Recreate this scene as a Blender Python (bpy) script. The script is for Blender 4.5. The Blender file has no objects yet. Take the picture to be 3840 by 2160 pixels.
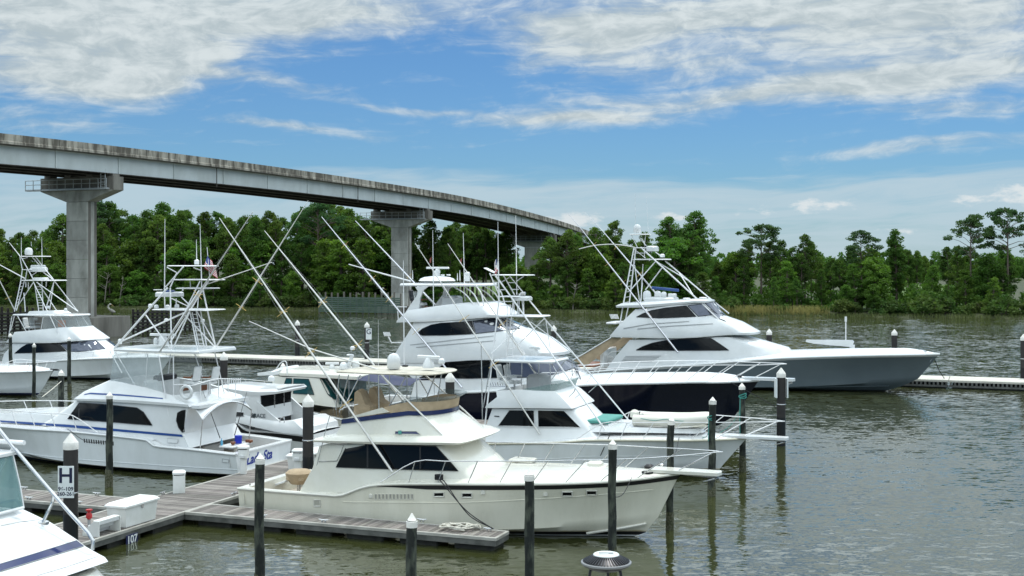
import bpy, bmesh, math, random
import numpy as np
from math import sin, cos, pi, radians, sqrt, atan2
from mathutils import Vector
from mathutils.bvhtree import BVHTree

# ------------------------------------------------------------------ camera
HC = 9.4                 # eye height above the water
F, CX, HY = 4695.7, 1920.0, 983.9   # focal length / centre / horizon in photo pixels (3840 wide)
scn = bpy.context.scene
COL = scn.collection
cam_d = bpy.data.cameras.new('camera')
cam_d.sensor_width = 36.0
cam_d.lens = 36.0 * F / 3840.0
cam_d.shift_y = -(1080.0 - HY) / 3840.0
cam_d.clip_start = 0.5
cam_d.clip_end = 6000
cam = bpy.data.objects.new('camera', cam_d)
cam.location = (0, 0, HC)
cam.rotation_euler = (radians(90), 0, 0)
COL.objects.link(cam)
scn.camera = cam

# ------------------------------------------------------------------ light
SUN_EL, SUN_AZ = radians(70), radians(28)      # azimuth measured from +Y towards +X
sun_d = bpy.data.lights.new('sun', 'SUN')
sun_d.energy = 1.35
sun_d.angle = radians(5.0)
sun_d.color = (1.0, 0.965, 0.91)
sun = bpy.data.objects.new('sun', sun_d)
sv = Vector((sin(SUN_AZ) * cos(SUN_EL), cos(SUN_AZ) * cos(SUN_EL), sin(SUN_EL)))
sun.rotation_euler = sv.to_track_quat('Z', 'Y').to_euler()
sun.location = sv * 200
COL.objects.link(sun)

scn.view_settings.view_transform = 'Standard'
scn.view_settings.look = 'None'
scn.view_settings.exposure = 0.66
scn.view_settings.gamma = 1.0

# ------------------------------------------------------------------ sky
world = bpy.data.worlds.new('World')
scn.world = world
world.use_nodes = True
wt = world.node_tree
for n in list(wt.nodes):
    wt.nodes.remove(n)

def WN(t, **kw):
    n = wt.nodes.new(t)
    for k, v in kw.items():
        setattr(n, k, v)
    return n

def wlink(dst, src):
    if isinstance(src, (int, float)):
        dst.default_value = src
    elif isinstance(src, tuple):
        dst.default_value = src
    else:
        wt.links.new(src, dst)

def wm(op, a, b=0.0, c=0.0, clamp=False):
    n = WN('ShaderNodeMath', operation=op)
    n.use_clamp = clamp
    wlink(n.inputs[0], a); wlink(n.inputs[1], b); wlink(n.inputs[2], c)
    return n.outputs[0]

def wsmooth(v, lo, hi):
    n = WN('ShaderNodeMapRange')
    n.interpolation_type = 'SMOOTHSTEP'
    wlink(n.inputs[0], v); wlink(n.inputs[1], lo); wlink(n.inputs[2], hi)
    return n.outputs[0]

def wnoise(vec, scale, detail, rough=0.55, dist=0.0):
    n = WN('ShaderNodeTexNoise')
    wt.links.new(vec, n.inputs['Vector'])
    n.inputs['Scale'].default_value = scale
    n.inputs['Detail'].default_value = detail
    n.inputs['Roughness'].default_value = rough
    n.inputs['Distortion'].default_value = dist
    return n.outputs['Fac']

def wcomb(x, y, z=0.0):
    n = WN('ShaderNodeCombineXYZ')
    wlink(n.inputs[0], x); wlink(n.inputs[1], y); wlink(n.inputs[2], z)
    return n.outputs[0]

sky = WN('ShaderNodeTexSky')
sky.sky_type = 'NISHITA'
sky.sun_disc = False
sky.sun_elevation = SUN_EL
sky.sun_rotation = SUN_AZ
sky.altitude = 0
sky.air_density = 1.0
sky.dust_density = 0.25
sky.ozone_density = 2.5
tc = WN('ShaderNodeTexCoord')
sx = WN('ShaderNodeSeparateXYZ')
wt.links.new(tc.outputs['Generated'], sx.inputs[0])
dx, dy, dz = sx.outputs[0], sx.outputs[1], sx.outputs[2]
DEG = 180 / pi
az = wm('MULTIPLY', wm('ARCTAN2', dx, dy), DEG)          # degrees, 0 = +Y
el = wm('MULTIPLY', wm('ARCSINE', dz), DEG)              # degrees above the horizon
# cloud relief: sheets are seen edge on near the horizon, so detail is compressed in height
wrp = wnoise(wcomb(wm('MULTIPLY', az, 0.12), wm('MULTIPLY', el, 0.35)), 1.0, 3)
wrp2 = wnoise(wcomb(wm('MULTIPLY', az, 0.12), wm('MULTIPLY', el, 0.35), 7.3), 1.0, 3)
azw = wm('ADD', az, wm('MULTIPLY', wm('SUBTRACT', wrp, 0.5), 5.0))
elw = wm('ADD', el, wm('MULTIPLY', wm('SUBTRACT', wrp2, 0.5), 1.6))
elt = wm('ADD', elw, wm('MULTIPLY', azw, -0.05))
n_big = wnoise(wcomb(wm('MULTIPLY', azw, 0.10), wm('MULTIPLY', elt, 0.42), 1.7), 1.0, 4, 0.6)
n_str = wnoise(wcomb(wm('MULTIPLY', azw, 0.16), wm('MULTIPLY', elt, 1.5), 4.1), 1.0, 5, 0.6, 0.4)
n_fin = wnoise(wcomb(wm('MULTIPLY', azw, 0.7), wm('MULTIPLY', elw, 1.6), 2.2), 1.0, 6, 0.62, 0.3)

def blob(x, y, rx, ry, tilt, amp):
    """soft cloud mass centred at azimuth x, elevation y (degrees)"""
    a = wm('SUBTRACT', azw, x)
    e = wm('SUBTRACT', wm('SUBTRACT', elw, y), wm('MULTIPLY', a, tilt))
    d = wm('ADD', wm('POWER', wm('DIVIDE', wm('ABSOLUTE', a), rx), 2.0),
           wm('POWER', wm('DIVIDE', wm('ABSOLUTE', e), ry), 2.0))
    return wm('MULTIPLY', wm('POWER', 2.71828, wm('MULTIPLY', d, -1.0)), amp)

def D2A(x, y):
    return (math.degrees(math.atan((x - 1288) / 3150.0)), math.degrees(math.atan((660 - y) / 3150.0)))

cov = None
for (x, y, rx, ry, tl, am) in [
        (60, 90, 9.0, 3.0, 0.0, 0.62), (480, 60, 7.5, 1.7, 0.0, 0.52), (200, 225, 3.6, 1.1, 0.02, 0.50), (440, 185, 3.0, 0.9, 0.10, 0.42),
        (900, 35, 6.0, 0.9, 0.02, 0.45), (1480, 95, 3.8, 1.3, 0.05, 0.50), (1850, 40, 9.0, 1.4, 0.03, 0.58), (2380, 95, 8.5, 2.7, 0.05, 0.58),
        (1950, 248, 12.5, 0.70, 0.070, 0.58), (1450, 305, 4.2, 0.28, 0.0, 0.42), (1720, 175, 5.0, 0.7, 0.04, 0.30),
        (2330, 385, 6.5, 0.50, 0.05, 0.42), (2400, 300, 4.5, 0.35, 0.03, 0.34), (720, 322, 4.2, 0.28, -0.10, 0.42),
        (1000, 270, 3.5, 0.16, -0.08, 0.34), (760, 225, 4.0, 0.30, -0.12, 0.28),
        (1330, 160, 1.6, 0.5, 0.15, 0.22), (120, 335, 5.0, 0.5, -0.02, 0.28)]:
    a_, e_ = D2A(x, y)
    b_ = blob(a_, e_, rx, ry, tl, am)
    cov = b_ if cov is None else wm('ADD', cov, b_)
# sheet cloud everywhere above the picture goes on at the same average cover
hi_sky = wm('MULTIPLY', wsmooth(el, 11.0, 16.0), 0.50)
cov = wm('ADD', cov, hi_sky)
dens1 = wm('ADD', cov, wm('ADD', wm('MULTIPLY', wm('SUBTRACT', n_str, 0.5), 0.75),
                          wm('ADD', wm('MULTIPLY', wm('SUBTRACT', n_fin, 0.5), 0.55),
                             wm('MULTIPLY', wm('SUBTRACT', n_big, 0.5), 0.40))))
mask1 = wsmooth(dens1, 0.10, 0.72)
# veil of haze cloud low over the land
band = wm('MULTIPLY', wsmooth(elw, -2.0, -0.6), wm('SUBTRACT', 1.0, wsmooth(elw, 3.2, 4.6)))
vde = wm('ADD', wm('MULTIPLY', band, 0.62), wm('MULTIPLY', wm('SUBTRACT', n_str, 0.5), 1.1))
mask2 = wm('MULTIPLY', wsmooth(vde, 0.10, 0.75), 0.80)
# small heaped clouds near the horizon
n_cu = wnoise(wcomb(wm('MULTIPLY', az, 1.1), wm('MULTIPLY', el, 2.6), 9.0), 1.0, 5, 0.6)
cub = None
for (x, y, rx, ry, am) in [(1440, 553, 1.45, 0.42, 0.55), (1690, 545, 1.1, 0.28, 0.42), (2060, 520, 1.7, 0.35, 0.42),
                           (2570, 500, 1.2, 0.5, 0.5), (2440, 515, 0.9, 0.28, 0.4), (2230, 585, 1.8, 0.2, 0.30),
                           (1900, 540, 1.5, 0.3, 0.25)]:
    a_, e_ = D2A(x, y)
    a = wm('SUBTRACT', az, a_); e = wm('SUBTRACT', el, e_)
    d = wm('ADD', wm('POWER', wm('DIVIDE', wm('ABSOLUTE', a), rx), 2.0), wm('POWER', wm('DIVIDE', wm('ABSOLUTE', e), ry), 2.0))
    b_ = wm('MULTIPLY', wm('POWER', 2.71828, wm('MULTIPLY', d, -1.0)), am)
    cub = b_ if cub is None else wm('ADD', cub, b_)
mask3 = wsmooth(wm('ADD', cub, wm('MULTIPLY', wm('SUBTRACT', n_cu, 0.5), 1.1)), 0.20, 0.50)

def wmix(f, a, b):
    n = WN('ShaderNodeMix', data_type='RGBA')
    wlink(n.inputs[0], f); wlink(n.inputs[6], a); wlink(n.inputs[7], b)
    return n.outputs[2]
SKY_K = 0.10
HI_LIFT = 3.0
skyc = WN('ShaderNodeVectorMath', operation='MULTIPLY')
wt.links.new(sky.outputs[0], skyc.inputs[0])
skyc.inputs[1].default_value = (0.273, 0.435, 0.597)
skyc = skyc.outputs[0]
shade = wsmooth(wm('ADD', wm('MULTIPLY', n_fin, 0.75), wm('MULTIPLY', n_str, 0.35)), 0.42, 0.70)
cl_a = tuple(v / SKY_K for v in (0.292, 0.345, 0.370)) + (1,)
cl_b = tuple(v / SKY_K for v in (0.430, 0.474, 0.488)) + (1,)
cloudc = wmix(shade, cl_a, cl_b)
# cloud higher up, nearer the sun, is lit more strongly
lift = wm('ADD', 1.0, wm('MULTIPLY', wsmooth(el, 10.5, 25.0), HI_LIFT))
cvm = WN('ShaderNodeVectorMath', operation='SCALE')
wt.links.new(cloudc, cvm.inputs[0]); wt.links.new(lift, cvm.inputs['Scale'])
cloudc = cvm.outputs[0]
c1 = wmix(wm('MULTIPLY', mask2, 1.0), skyc, tuple(v / SKY_K for v in (0.329, 0.407, 0.453)) + (1,))
c2 = wmix(mask1, c1, cloudc)
c3 = wmix(wm('MULTIPLY', mask3, 0.85), c2, tuple(v / SKY_K for v in (0.478, 0.507, 0.516)) + (1,))
bg = WN('ShaderNodeBackground')
wt.links.new(c3, bg.inputs[0])
bg.inputs[1].default_value = SKY_K
wo = WN('ShaderNodeOutputWorld')
wt.links.new(bg.outputs[0], wo.inputs[0])

# ------------------------------------------------------------------ pixel and dock frames
TH = radians(20.94)
E1 = (cos(TH), -sin(TH))      # along the slips (to the right, towards the camera)
E2 = (sin(TH), cos(TH))       # along the main walkway (away from the camera)
OX, OY = -11.84, 44.5         # corner of the main walkway
REG = dict(D=(0, 0, .67083), R1=(0, 720, 2.6833), R2=(0, 1260, 2.6833), R3=(0, 1620, 2.6833), R4=(800, 1200, 2.6833),
           R5=(1300, 860, 2.6833), R6=(1700, 1200, 2.6833), R7=(2100, 800, 2.6833), R8=(2500, 1100, 1.9216),
           Q1=(860, 1560, 2.6833), Q2=(1700, 1560, 2.6833), Q3=(0, 460, 2.1467), Q4=(1100, 560, 2.1467),
           Q5=(2640, 700, 2.1467), Q6=(500, 720, 2.6833), Q7=(2000, 1800, 4.025), Q8=(0, 1800, 4.025),
           T1=(380, 960, 4.025), T2=(0, 900, 5.3667), T3=(0, 1140, 4.025), T4=(860, 1320, 5.3667),
           T5=(1760, 960, 5.3667), T6=(800, 1560, 5.3667), S=(0, 0, 1.0))

def srcpx(r, x, y):
    ox, oy, s = REG[r]
    return ox + x / s, oy + y / s

def ray(r, x, y):
    xs, ys = srcpx(r, x, y)
    return (xs - CX) / F, (ys - HY) / F       # X = k*Y, Z = HC - m*Y

def at(r, x, y, Y):
    k, m = ray(r, x, y)
    return (k * Y, Y, HC - m * Y)

def atz(r, x, y, Z):
    k, m = ray(r, x, y)
    Y = (HC - Z) / m
    return (k * Y, Y, Z)

def dock(a, b, z=0.0):
    return (OX + a * E1[0] + b * E2[0], OY + a * E1[1] + b * E2[1], z)

def todock(X, Y):
    return ((X - OX) * E1[0] + (Y - OY) * E1[1], (X - OX) * E2[0] + (Y - OY) * E2[1])

# ------------------------------------------------------------------ materials
MATS = {}
def pm(name, col, rough=0.5, metal=0.0, col2=None, nscale=4.0, ndet=5, bump=0.0, bscale=30.0, coat=0.0, spec=0.5,
       stretch=(1, 1, 1), mixlo=0.35, mixhi=0.65, rand=0.0, alpha=None, ior=1.45, rvar=0.0):
    if name in MATS:
        return MATS[name]
    m = bpy.data.materials.new(name)
    m.use_nodes = True
    nt = m.node_tree
    p = nt.nodes['Principled BSDF']
    p.inputs['Roughness'].default_value = rough
    p.inputs['Metallic'].default_value = metal
    p.inputs['IOR'].default_value = ior
    p.inputs['Specular IOR Level'].default_value = spec
    p.inputs['Coat Weight'].default_value = coat
    p.inputs['Coat Roughness'].default_value = 0.05
    c4 = tuple(col) + (1,)
    tcn = nt.nodes.new('ShaderNodeTexCoord')
    mp = nt.nodes.new('ShaderNodeMapping')
    mp.inputs['Scale'].default_value = stretch
    nt.links.new(tcn.outputs['Object'], mp.inputs[0])
    out = None
    if col2 is None:
        col2 = tuple(v * 0.90 for v in col)
    nz = nt.nodes.new('ShaderNodeTexNoise')
    nz.inputs['Scale'].default_value = nscale
    nz.inputs['Detail'].default_value = ndet
    nz.inputs['Roughness'].default_value = 0.6
    nt.links.new(mp.outputs[0], nz.inputs['Vector'])
    rmp = nt.nodes.new('ShaderNodeMapRange')
    rmp.inputs[1].default_value = mixlo
    rmp.inputs[2].default_value = mixhi
    nt.links.new(nz.outputs['Fac'], rmp.inputs[0])
    mx = nt.nodes.new('ShaderNodeMix')
    mx.data_type = 'RGBA'
    nt.links.new(rmp.outputs[0], mx.inputs[0])
    mx.inputs[6].default_value = c4
    mx.inputs[7].default_value = tuple(col2) + (1,)
    out = mx.outputs[2]
    if rvar:
        rr = nt.nodes.new('ShaderNodeMath'); rr.operation = 'MULTIPLY_ADD'
        nt.links.new(rmp.outputs[0], rr.inputs[0]); rr.inputs[1].default_value = rvar; rr.inputs[2].default_value = rough
        nt.links.new(rr.outputs[0], p.inputs['Roughness'])
    if rand:
        oi = nt.nodes.new('ShaderNodeObjectInfo')
        hv = nt.nodes.new('ShaderNodeHueSaturation')
        mr = nt.nodes.new('ShaderNodeMapRange')
        mr.inputs[3].default_value = 1.0 - rand
        mr.inputs[4].default_value = 1.0 + rand
        nt.links.new(oi.outputs['Random'], mr.inputs[0])
        nt.links.new(mr.outputs[0], hv.inputs['Value'])
        m2 = nt.nodes.new('ShaderNodeMath'); m2.operation = 'FRACT'
        m3 = nt.nodes.new('ShaderNodeMath'); m3.operation = 'MULTIPLY'
        nt.links.new(oi.outputs['Random'], m3.inputs[0]); m3.inputs[1].default_value = 7.31
        nt.links.new(m3.outputs[0], m2.inputs[0])
        mr2 = nt.nodes.new('ShaderNodeMapRange')
        mr2.inputs[3].default_value = 0.5 - rand * 0.055
        mr2.inputs[4].default_value = 0.5 + rand * 0.055
        nt.links.new(m2.outputs[0], mr2.inputs[0])
        nt.links.new(mr2.outputs[0], hv.inputs['Hue'])
        nt.links.new(out, hv.inputs['Color'])
        out = hv.outputs[0]
    nt.links.new(out, p.inputs['Base Color'])
    if bump:
        nb = nt.nodes.new('ShaderNodeTexNoise')
        nb.inputs['Scale'].default_value = bscale
        nb.inputs['Detail'].default_value = 4
        nt.links.new(mp.outputs[0], nb.inputs['Vector'])
        bn = nt.nodes.new('ShaderNodeBump')
        bn.inputs['Strength'].default_value = bump
        bn.inputs['Distance'].default_value = 0.05
        nt.links.new(nb.outputs['Fac'], bn.inputs['Height'])
        nt.links.new(bn.outputs[0], p.inputs['Normal'])
    if alpha is not None:
        p.inputs['Alpha'].default_value = alpha
    MATS[name] = m
    return m

WHITE = pm('white_gelcoat', (0.665, 0.675, 0.67), 0.2, col2=(0.585, 0.595, 0.58), nscale=1.0, ndet=7, mixlo=0.40, mixhi=0.8, rvar=0.12, coat=0.4)
CREAM = pm('cream_gelcoat', (0.655, 0.64, 0.565), 0.22, col2=(0.57, 0.55, 0.46), nscale=1.0, ndet=7, mixlo=0.40, mixhi=0.8, rvar=0.12, coat=0.4)
HULLW = pm('white_hull_paint', (0.74, 0.765, 0.765), 0.16, col2=(0.62, 0.64, 0.62), nscale=1.3, ndet=7, stretch=(1, 1, 0.22), mixlo=0.44, mixhi=0.9, rvar=0.15, coat=0.5)
HULLC = pm('cream_hull_paint', (0.73, 0.705, 0.585), 0.22, col2=(0.60, 0.575, 0.46), nscale=1.3, ndet=7, stretch=(1, 1, 0.22), mixlo=0.42, mixhi=0.85, rvar=0.15, coat=0.3)
NAVY = pm('navy_hull_paint', (0.005, 0.007, 0.016), 0.12, col2=(0.004, 0.006, 0.014), coat=0.1, spec=0.35)
NAVYT = pm('navy_trim', (0.012, 0.018, 0.075), 0.25, coat=0.3)
GREYB = pm('grey_blue_hull_paint', (0.088, 0.115, 0.128), 0.14, col2=(0.078, 0.102, 0.115), nscale=0.4, coat=0.5)
BLUES = pm('blue_stripe', (0.02, 0.06, 0.22), 0.25)
BLACK = pm('black_rubber', (0.010, 0.010, 0.011), 0.45)
BOOT = pm('bottom_paint', (0.012, 0.014, 0.018), 0.5, col2=(0.02, 0.025, 0.02))
GLASS = pm('dark_window_glass', (0.004, 0.005, 0.006), 0.06, spec=0.22)
GLASSG = pm('green_tinted_glass', (0.010, 0.055, 0.055), 0.05)
GLASSR = pm('mirror_tinted_glass', (0.10, 0.11, 0.14), 0.05, metal=0.55)
PIPE = pm('white_pipe', (0.78, 0.78, 0.77), 0.28, col2=(0.68, 0.68, 0.68), nscale=3)
STEEL = pm('stainless_steel', (0.62, 0.62, 0.62), 0.22, metal=0.85, col2=(0.5, 0.5, 0.5))
ALU = pm('aluminium_pole', (0.66, 0.65, 0.62), 0.32, metal=0.5, col2=(0.55, 0.54, 0.50))
GOLDP = pm('gold_anodised', (0.55, 0.38, 0.12), 0.35, metal=0.6)
TAN = pm('tan_canvas', (0.43, 0.33, 0.215), 0.85, col2=(0.33, 0.25, 0.16), nscale=2.5, bump=0.4, bscale=8)
BEIGE = pm('beige_vinyl', (0.60, 0.49, 0.32), 0.6, col2=(0.54, 0.43, 0.27), nscale=3)
SOLE = pm('weathered_cockpit_sole', (0.30, 0.26, 0.21), 0.8, col2=(0.42, 0.38, 0.32), nscale=2)
TEAL = pm('teal_cushion', (0.07, 0.27, 0.235), 0.7, col2=(0.055, 0.22, 0.19), nscale=2, bump=0.2, bscale=6)
BLUEC = pm('blue_canvas', (0.018, 0.026, 0.07), 0.8, col2=(0.04, 0.045, 0.085), nscale=1.2, bump=0.3, bscale=6)
WEATH = pm('weathered_white_top', (0.47, 0.44, 0.36), 0.5, col2=(0.26, 0.235, 0.17), nscale=1.6, mixlo=0.45, mixhi=0.75)
RED = pm('red_plastic', (0.40, 0.02, 0.02), 0.45)
BLUEP = pm('blue_plastic', (0.01, 0.03, 0.42), 0.35)
CYAN = pm('pale_blue_plastic', (0.10, 0.36, 0.55), 0.4)
TEAK = pm('varnished_teak', (0.22, 0.075, 0.025), 0.35, col2=(0.15, 0.05, 0.018), nscale=8, stretch=(1, 6, 1))
ROPEW = pm('white_rope', (0.66, 0.63, 0.55), 0.9, col2=(0.5, 0.48, 0.40), nscale=20, bump=0.6, bscale=40)
ROPEB = pm('black_rope', (0.015, 0.015, 0.017), 0.85, bump=0.5, bscale=40)
ROPEG = pm('teal_rope', (0.05, 0.26, 0.22), 0.85, bump=0.5, bscale=40)
ROPEBL = pm('blue_rope', (0.02, 0.03, 0.25), 0.85, bump=0.5, bscale=40)
FIBER = pm('dock_box_fibreglass', (0.74, 0.745, 0.72), 0.4, col2=(0.64, 0.645, 0.60), nscale=1.4)
PLANK = pm('weathered_plank', (0.235, 0.215, 0.195), 0.85, col2=(0.15, 0.132, 0.118), nscale=3.0, stretch=(0.5, 9, 9), rand=0.42, bump=0.5, bscale=18)
FRAMEW = pm('dock_rub_rail', (0.40, 0.39, 0.35), 0.6, col2=(0.26, 0.25, 0.22), nscale=1.5)
DOCKF = pm('dock_frame_metal', (0.125, 0.125, 0.115), 0.6, col2=(0.06, 0.062, 0.056), nscale=2)
FLOAT = pm('dock_float_black', (0.012, 0.012, 0.011), 0.6, col2=(0.03, 0.032, 0.024))
CONCW = pm('pale_dock_deck', (0.50, 0.48, 0.42), 0.75, col2=(0.40, 0.385, 0.33), nscale=0.8)
PILEB = pm('brown_composite_piling', (0.030, 0.026, 0.024), 0.6, col2=(0.020, 0.018, 0.017), nscale=2)
PILEW = pm('barnacled_wood_piling', (0.010, 0.013, 0.011), 0.85, col2=(0.075, 0.085, 0.062), nscale=3.5, ndet=8, stretch=(1, 1, 0.35), mixlo=0.46, mixhi=0.62, bump=0.8, bscale=12)
WETP = pm('wet_piling_band', (0.007, 0.008, 0.009), 0.4)
CAPW = pm('white_piling_cap', (0.74, 0.72, 0.67), 0.5, col2=(0.60, 0.58, 0.53), nscale=4)
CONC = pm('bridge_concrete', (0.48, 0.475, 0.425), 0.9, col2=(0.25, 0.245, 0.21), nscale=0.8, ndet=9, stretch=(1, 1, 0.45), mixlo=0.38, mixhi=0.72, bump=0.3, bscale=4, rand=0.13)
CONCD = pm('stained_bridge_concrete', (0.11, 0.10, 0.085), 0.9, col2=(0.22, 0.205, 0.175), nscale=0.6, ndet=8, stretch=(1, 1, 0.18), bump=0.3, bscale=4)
PARA = pm('streaked_parapet_concrete', (0.11, 0.098, 0.078), 0.95, col2=(0.39, 0.36, 0.30), nscale=0.9, ndet=7, stretch=(1.0, 1.0, 0.20), mixlo=0.44, mixhi=0.60, bump=0.3, bscale=4)
GIRD = pm('pale_steel_girder', (0.56, 0.60, 0.59), 0.5, col2=(0.46, 0.49, 0.47), nscale=0.35, ndet=7, stretch=(1, 1, 0.5), rand=0.03)
GIRDD = pm('weathered_shaded_steel', (0.045, 0.040, 0.036), 0.7, col2=(0.085, 0.075, 0.066), nscale=0.8)  # dark flange steel; also carries the painted-in shade of the inner girders
RAILM = pm('galvanised_rail', (0.42, 0.44, 0.44), 0.5, metal=0.3)
TIMB = pm('dark_fender_timber', (0.018, 0.016, 0.014), 0.85, col2=(0.045, 0.04, 0.034), nscale=1.2)
TIMG = pm('green_fender_timber', (0.075, 0.125, 0.095), 0.85, col2=(0.15, 0.20, 0.155), nscale=0.8, stretch=(0.3, 0.3, 2))
ORANGE = pm('orange_sign', (0.42, 0.13, 0.03), 0.6)
STAIN = pm('waterline_stain', (0.42, 0.36, 0.22), 0.5, col2=(0.60, 0.57, 0.46), nscale=2.5, ndet=7, stretch=(1, 1, 3))
ALGAE = pm('tide_algae', (0.045, 0.050, 0.018), 0.8, col2=(0.13, 0.125, 0.085), nscale=14, ndet=6, mixlo=0.45, mixhi=0.6, bump=0.8, bscale=40)
SIGNW = pm('white_sign', (0.72, 0.75, 0.74), 0.5)
INK = pm('dark_blue_ink', (0.008, 0.012, 0.045), 0.5)
LAMPB = pm('black_lamp_metal', (0.012, 0.012, 0.014), 0.35, metal=0.3)
LAMPG = pm('lamp_rim_grey', (0.16, 0.165, 0.17), 0.4)
CHAIRW = pm('white_chair_vinyl', (0.66, 0.67, 0.66), 0.5)
GREYP = pm('grey_plastic', (0.30, 0.31, 0.31), 0.5)
BARK = pm('pine_bark', (0.085, 0.062, 0.046), 0.95, col2=(0.13, 0.105, 0.085), nscale=3, stretch=(1, 1, 0.3), bump=0.5, bscale=6)
DEADW = pm('bare_grey_wood', (0.20, 0.18, 0.15), 0.95)
PINE = pm('pine_foliage', (0.044, 0.094, 0.019), 0.75, col2=(0.090, 0.150, 0.028), nscale=0.45, ndet=4, rand=0.30, spec=0.2)
PINEO = pm('open_pine_foliage', (0.032, 0.072, 0.026), 0.75, col2=(0.060, 0.110, 0.034), nscale=0.5, ndet=4, rand=0.2, spec=0.2)
LEAF = pm('broadleaf_foliage', (0.050, 0.112, 0.016), 0.7, col2=(0.105, 0.185, 0.030), nscale=0.5, ndet=4, rand=0.32, spec=0.25)
RUSTL = pm('browning_foliage', (0.16, 0.085, 0.025), 0.8, col2=(0.07, 0.09, 0.025), nscale=0.7)
SHRUB = pm('shore_shrub_foliage', (0.042, 0.088, 0.020), 0.75, col2=(0.095, 0.135, 0.035), nscale=0.6, ndet=4, rand=0.35, spec=0.2)
MARSH = pm('marsh_grass', (0.17, 0.175, 0.055), 0.9, col2=(0.26, 0.235, 0.09), nscale=0.25)
LAWN = pm('far_bank_grass', (0.065, 0.115, 0.014), 0.95, col2=(0.05, 0.085, 0.014), nscale=0.05)
GROUND = pm('forest_floor', (0.030, 0.034, 0.014), 0.95, col2=(0.045, 0.055, 0.018), nscale=0.3)

def leafy(m, k=0.38):
    nt = m.node_tree
    p = nt.nodes['Principled BSDF']
    src_ = p.inputs['Base Color'].links[0].from_socket
    t = nt.nodes.new('ShaderNodeBsdfTranslucent')
    hv = nt.nodes.new('ShaderNodeHueSaturation')
    hv.inputs['Saturation'].default_value = 1.1; hv.inputs['Value'].default_value = 1.5
    nt.links.new(src_, hv.inputs['Color']); nt.links.new(hv.outputs[0], t.inputs[0])
    mx = nt.nodes.new('ShaderNodeMixShader'); mx.inputs[0].default_value = k
    nt.links.new(p.outputs[0], mx.inputs[1]); nt.links.new(t.outputs[0], mx.inputs[2])
    nt.links.new(mx.outputs[0], nt.nodes['Material Output'].inputs[0])
for m_ in (PINE, PINEO, LEAF, SHRUB, MARSH):
    leafy(m_)

def vinyl_mat(name, col, tr):
    m = bpy.data.materials.new(name)
    m.use_nodes = True
    nt = m.node_tree
    p = nt.nodes['Principled BSDF']
    p.inputs['Base Color'].default_value = tuple(col) + (1,)
    p.inputs['Roughness'].default_value = 0.12
    t = nt.nodes.new('ShaderNodeBsdfTransparent')
    t.inputs[0].default_value = (0.93, 0.95, 0.95, 1)
    mx = nt.nodes.new('ShaderNodeMixShader')
    nz = nt.nodes.new('ShaderNodeTexNoise'); nz.inputs['Scale'].default_value = 1.3
    tcn = nt.nodes.new('ShaderNodeTexCoord')
    nt.links.new(tcn.outputs['Object'], nz.inputs['Vector'])
    mr = nt.nodes.new('ShaderNodeMapRange')
    mr.inputs[3].default_value = tr - 0.12; mr.inputs[4].default_value = tr + 0.12
    nt.links.new(nz.outputs['Fac'], mr.inputs[0])
    nt.links.new(mr.outputs[0], mx.inputs[0])
    nt.links.new(p.outputs[0], mx.inputs[1]); nt.links.new(t.outputs[0], mx.inputs[2])
    nt.links.new(mx.outputs[0], nt.nodes['Material Output'].inputs[0])
    return m
VINYL = vinyl_mat('clear_vinyl_curtain', (0.55, 0.60, 0.60), 0.72)
VINYLD = vinyl_mat('smoky_windscreen', (0.10, 0.13, 0.13), 0.45)
VINYLG = vinyl_mat('green_windscreen', (0.18, 0.30, 0.29), 0.45)

# ------------------------------------------------------------------ mesh helpers
def mk(name, vs, fs, mat, parent=None, smooth=True, ang=35, recalc=True, fm=None, loc=None, kind=None):
    me = bpy.data.meshes.new(name)
    me.from_pydata([tuple(v) for v in vs], [], [tuple(f) for f in fs])
    mats = mat if isinstance(mat, (list, tuple)) else [mat]
    for m in mats:
        me.materials.append(m)
    if fm is not None:
        me.polygons.foreach_set('material_index', fm)
    if recalc and len(fs) < 6000:
        bm = bmesh.new(); bm.from_mesh(me)
        bmesh.ops.recalc_face_normals(bm, faces=bm.faces)
        bm.to_mesh(me); bm.free()
    if smooth:
        me.polygons.foreach_set('use_smooth', [True] * len(me.polygons))
        me.set_sharp_from_angle(angle=radians(ang))
    me.update()
    o = bpy.data.objects.new(name, me)
    COL.objects.link(o)
    if parent is not None:
        o.parent = parent
    if loc is not None:
        o.location = loc
    if kind:
        o['kind'] = kind
    return o

def tag(o, label, cat, group=None):
    o['label'] = label
    o['category'] = cat
    if group:
        o['group'] = group
    return o

def empty(name, loc=(0, 0, 0), rz=0.0, parent=None):
    o = bpy.data.objects.new(name, None)
    o.empty_display_size = 0.3
    o.location = loc
    o.rotation_euler = (0, 0, rz)
    COL.objects.link(o)
    if parent is not None:
        o.parent = parent
    return o

class Geo:
    def __init__(self):
        self.v, self.f = [], []
    def add(self, vf):
        n = len(self.v)
        self.v += [tuple(p) for p in vf[0]]
        self.f += [tuple(i + n for i in f) for f in vf[1]]
        return self

def g_box(c, d, rz=0.0, ux=None):
    x, y, z = d[0] / 2, d[1] / 2, d[2] / 2
    vs = []
    for sz in (-z, z):
        for sx_, sy_ in ((-x, -y), (x, -y), (x, y), (-x, y)):
            vs.append((c[0] + sx_ * cos(rz) - sy_ * sin(rz), c[1] + sx_ * sin(rz) + sy_ * cos(rz), c[2] + sz))
    return vs, [(3, 2, 1, 0), (4, 5, 6, 7), (0, 1, 5, 4), (1, 2, 6, 5), (2, 3, 7, 6), (3, 0, 4, 7)]

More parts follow.
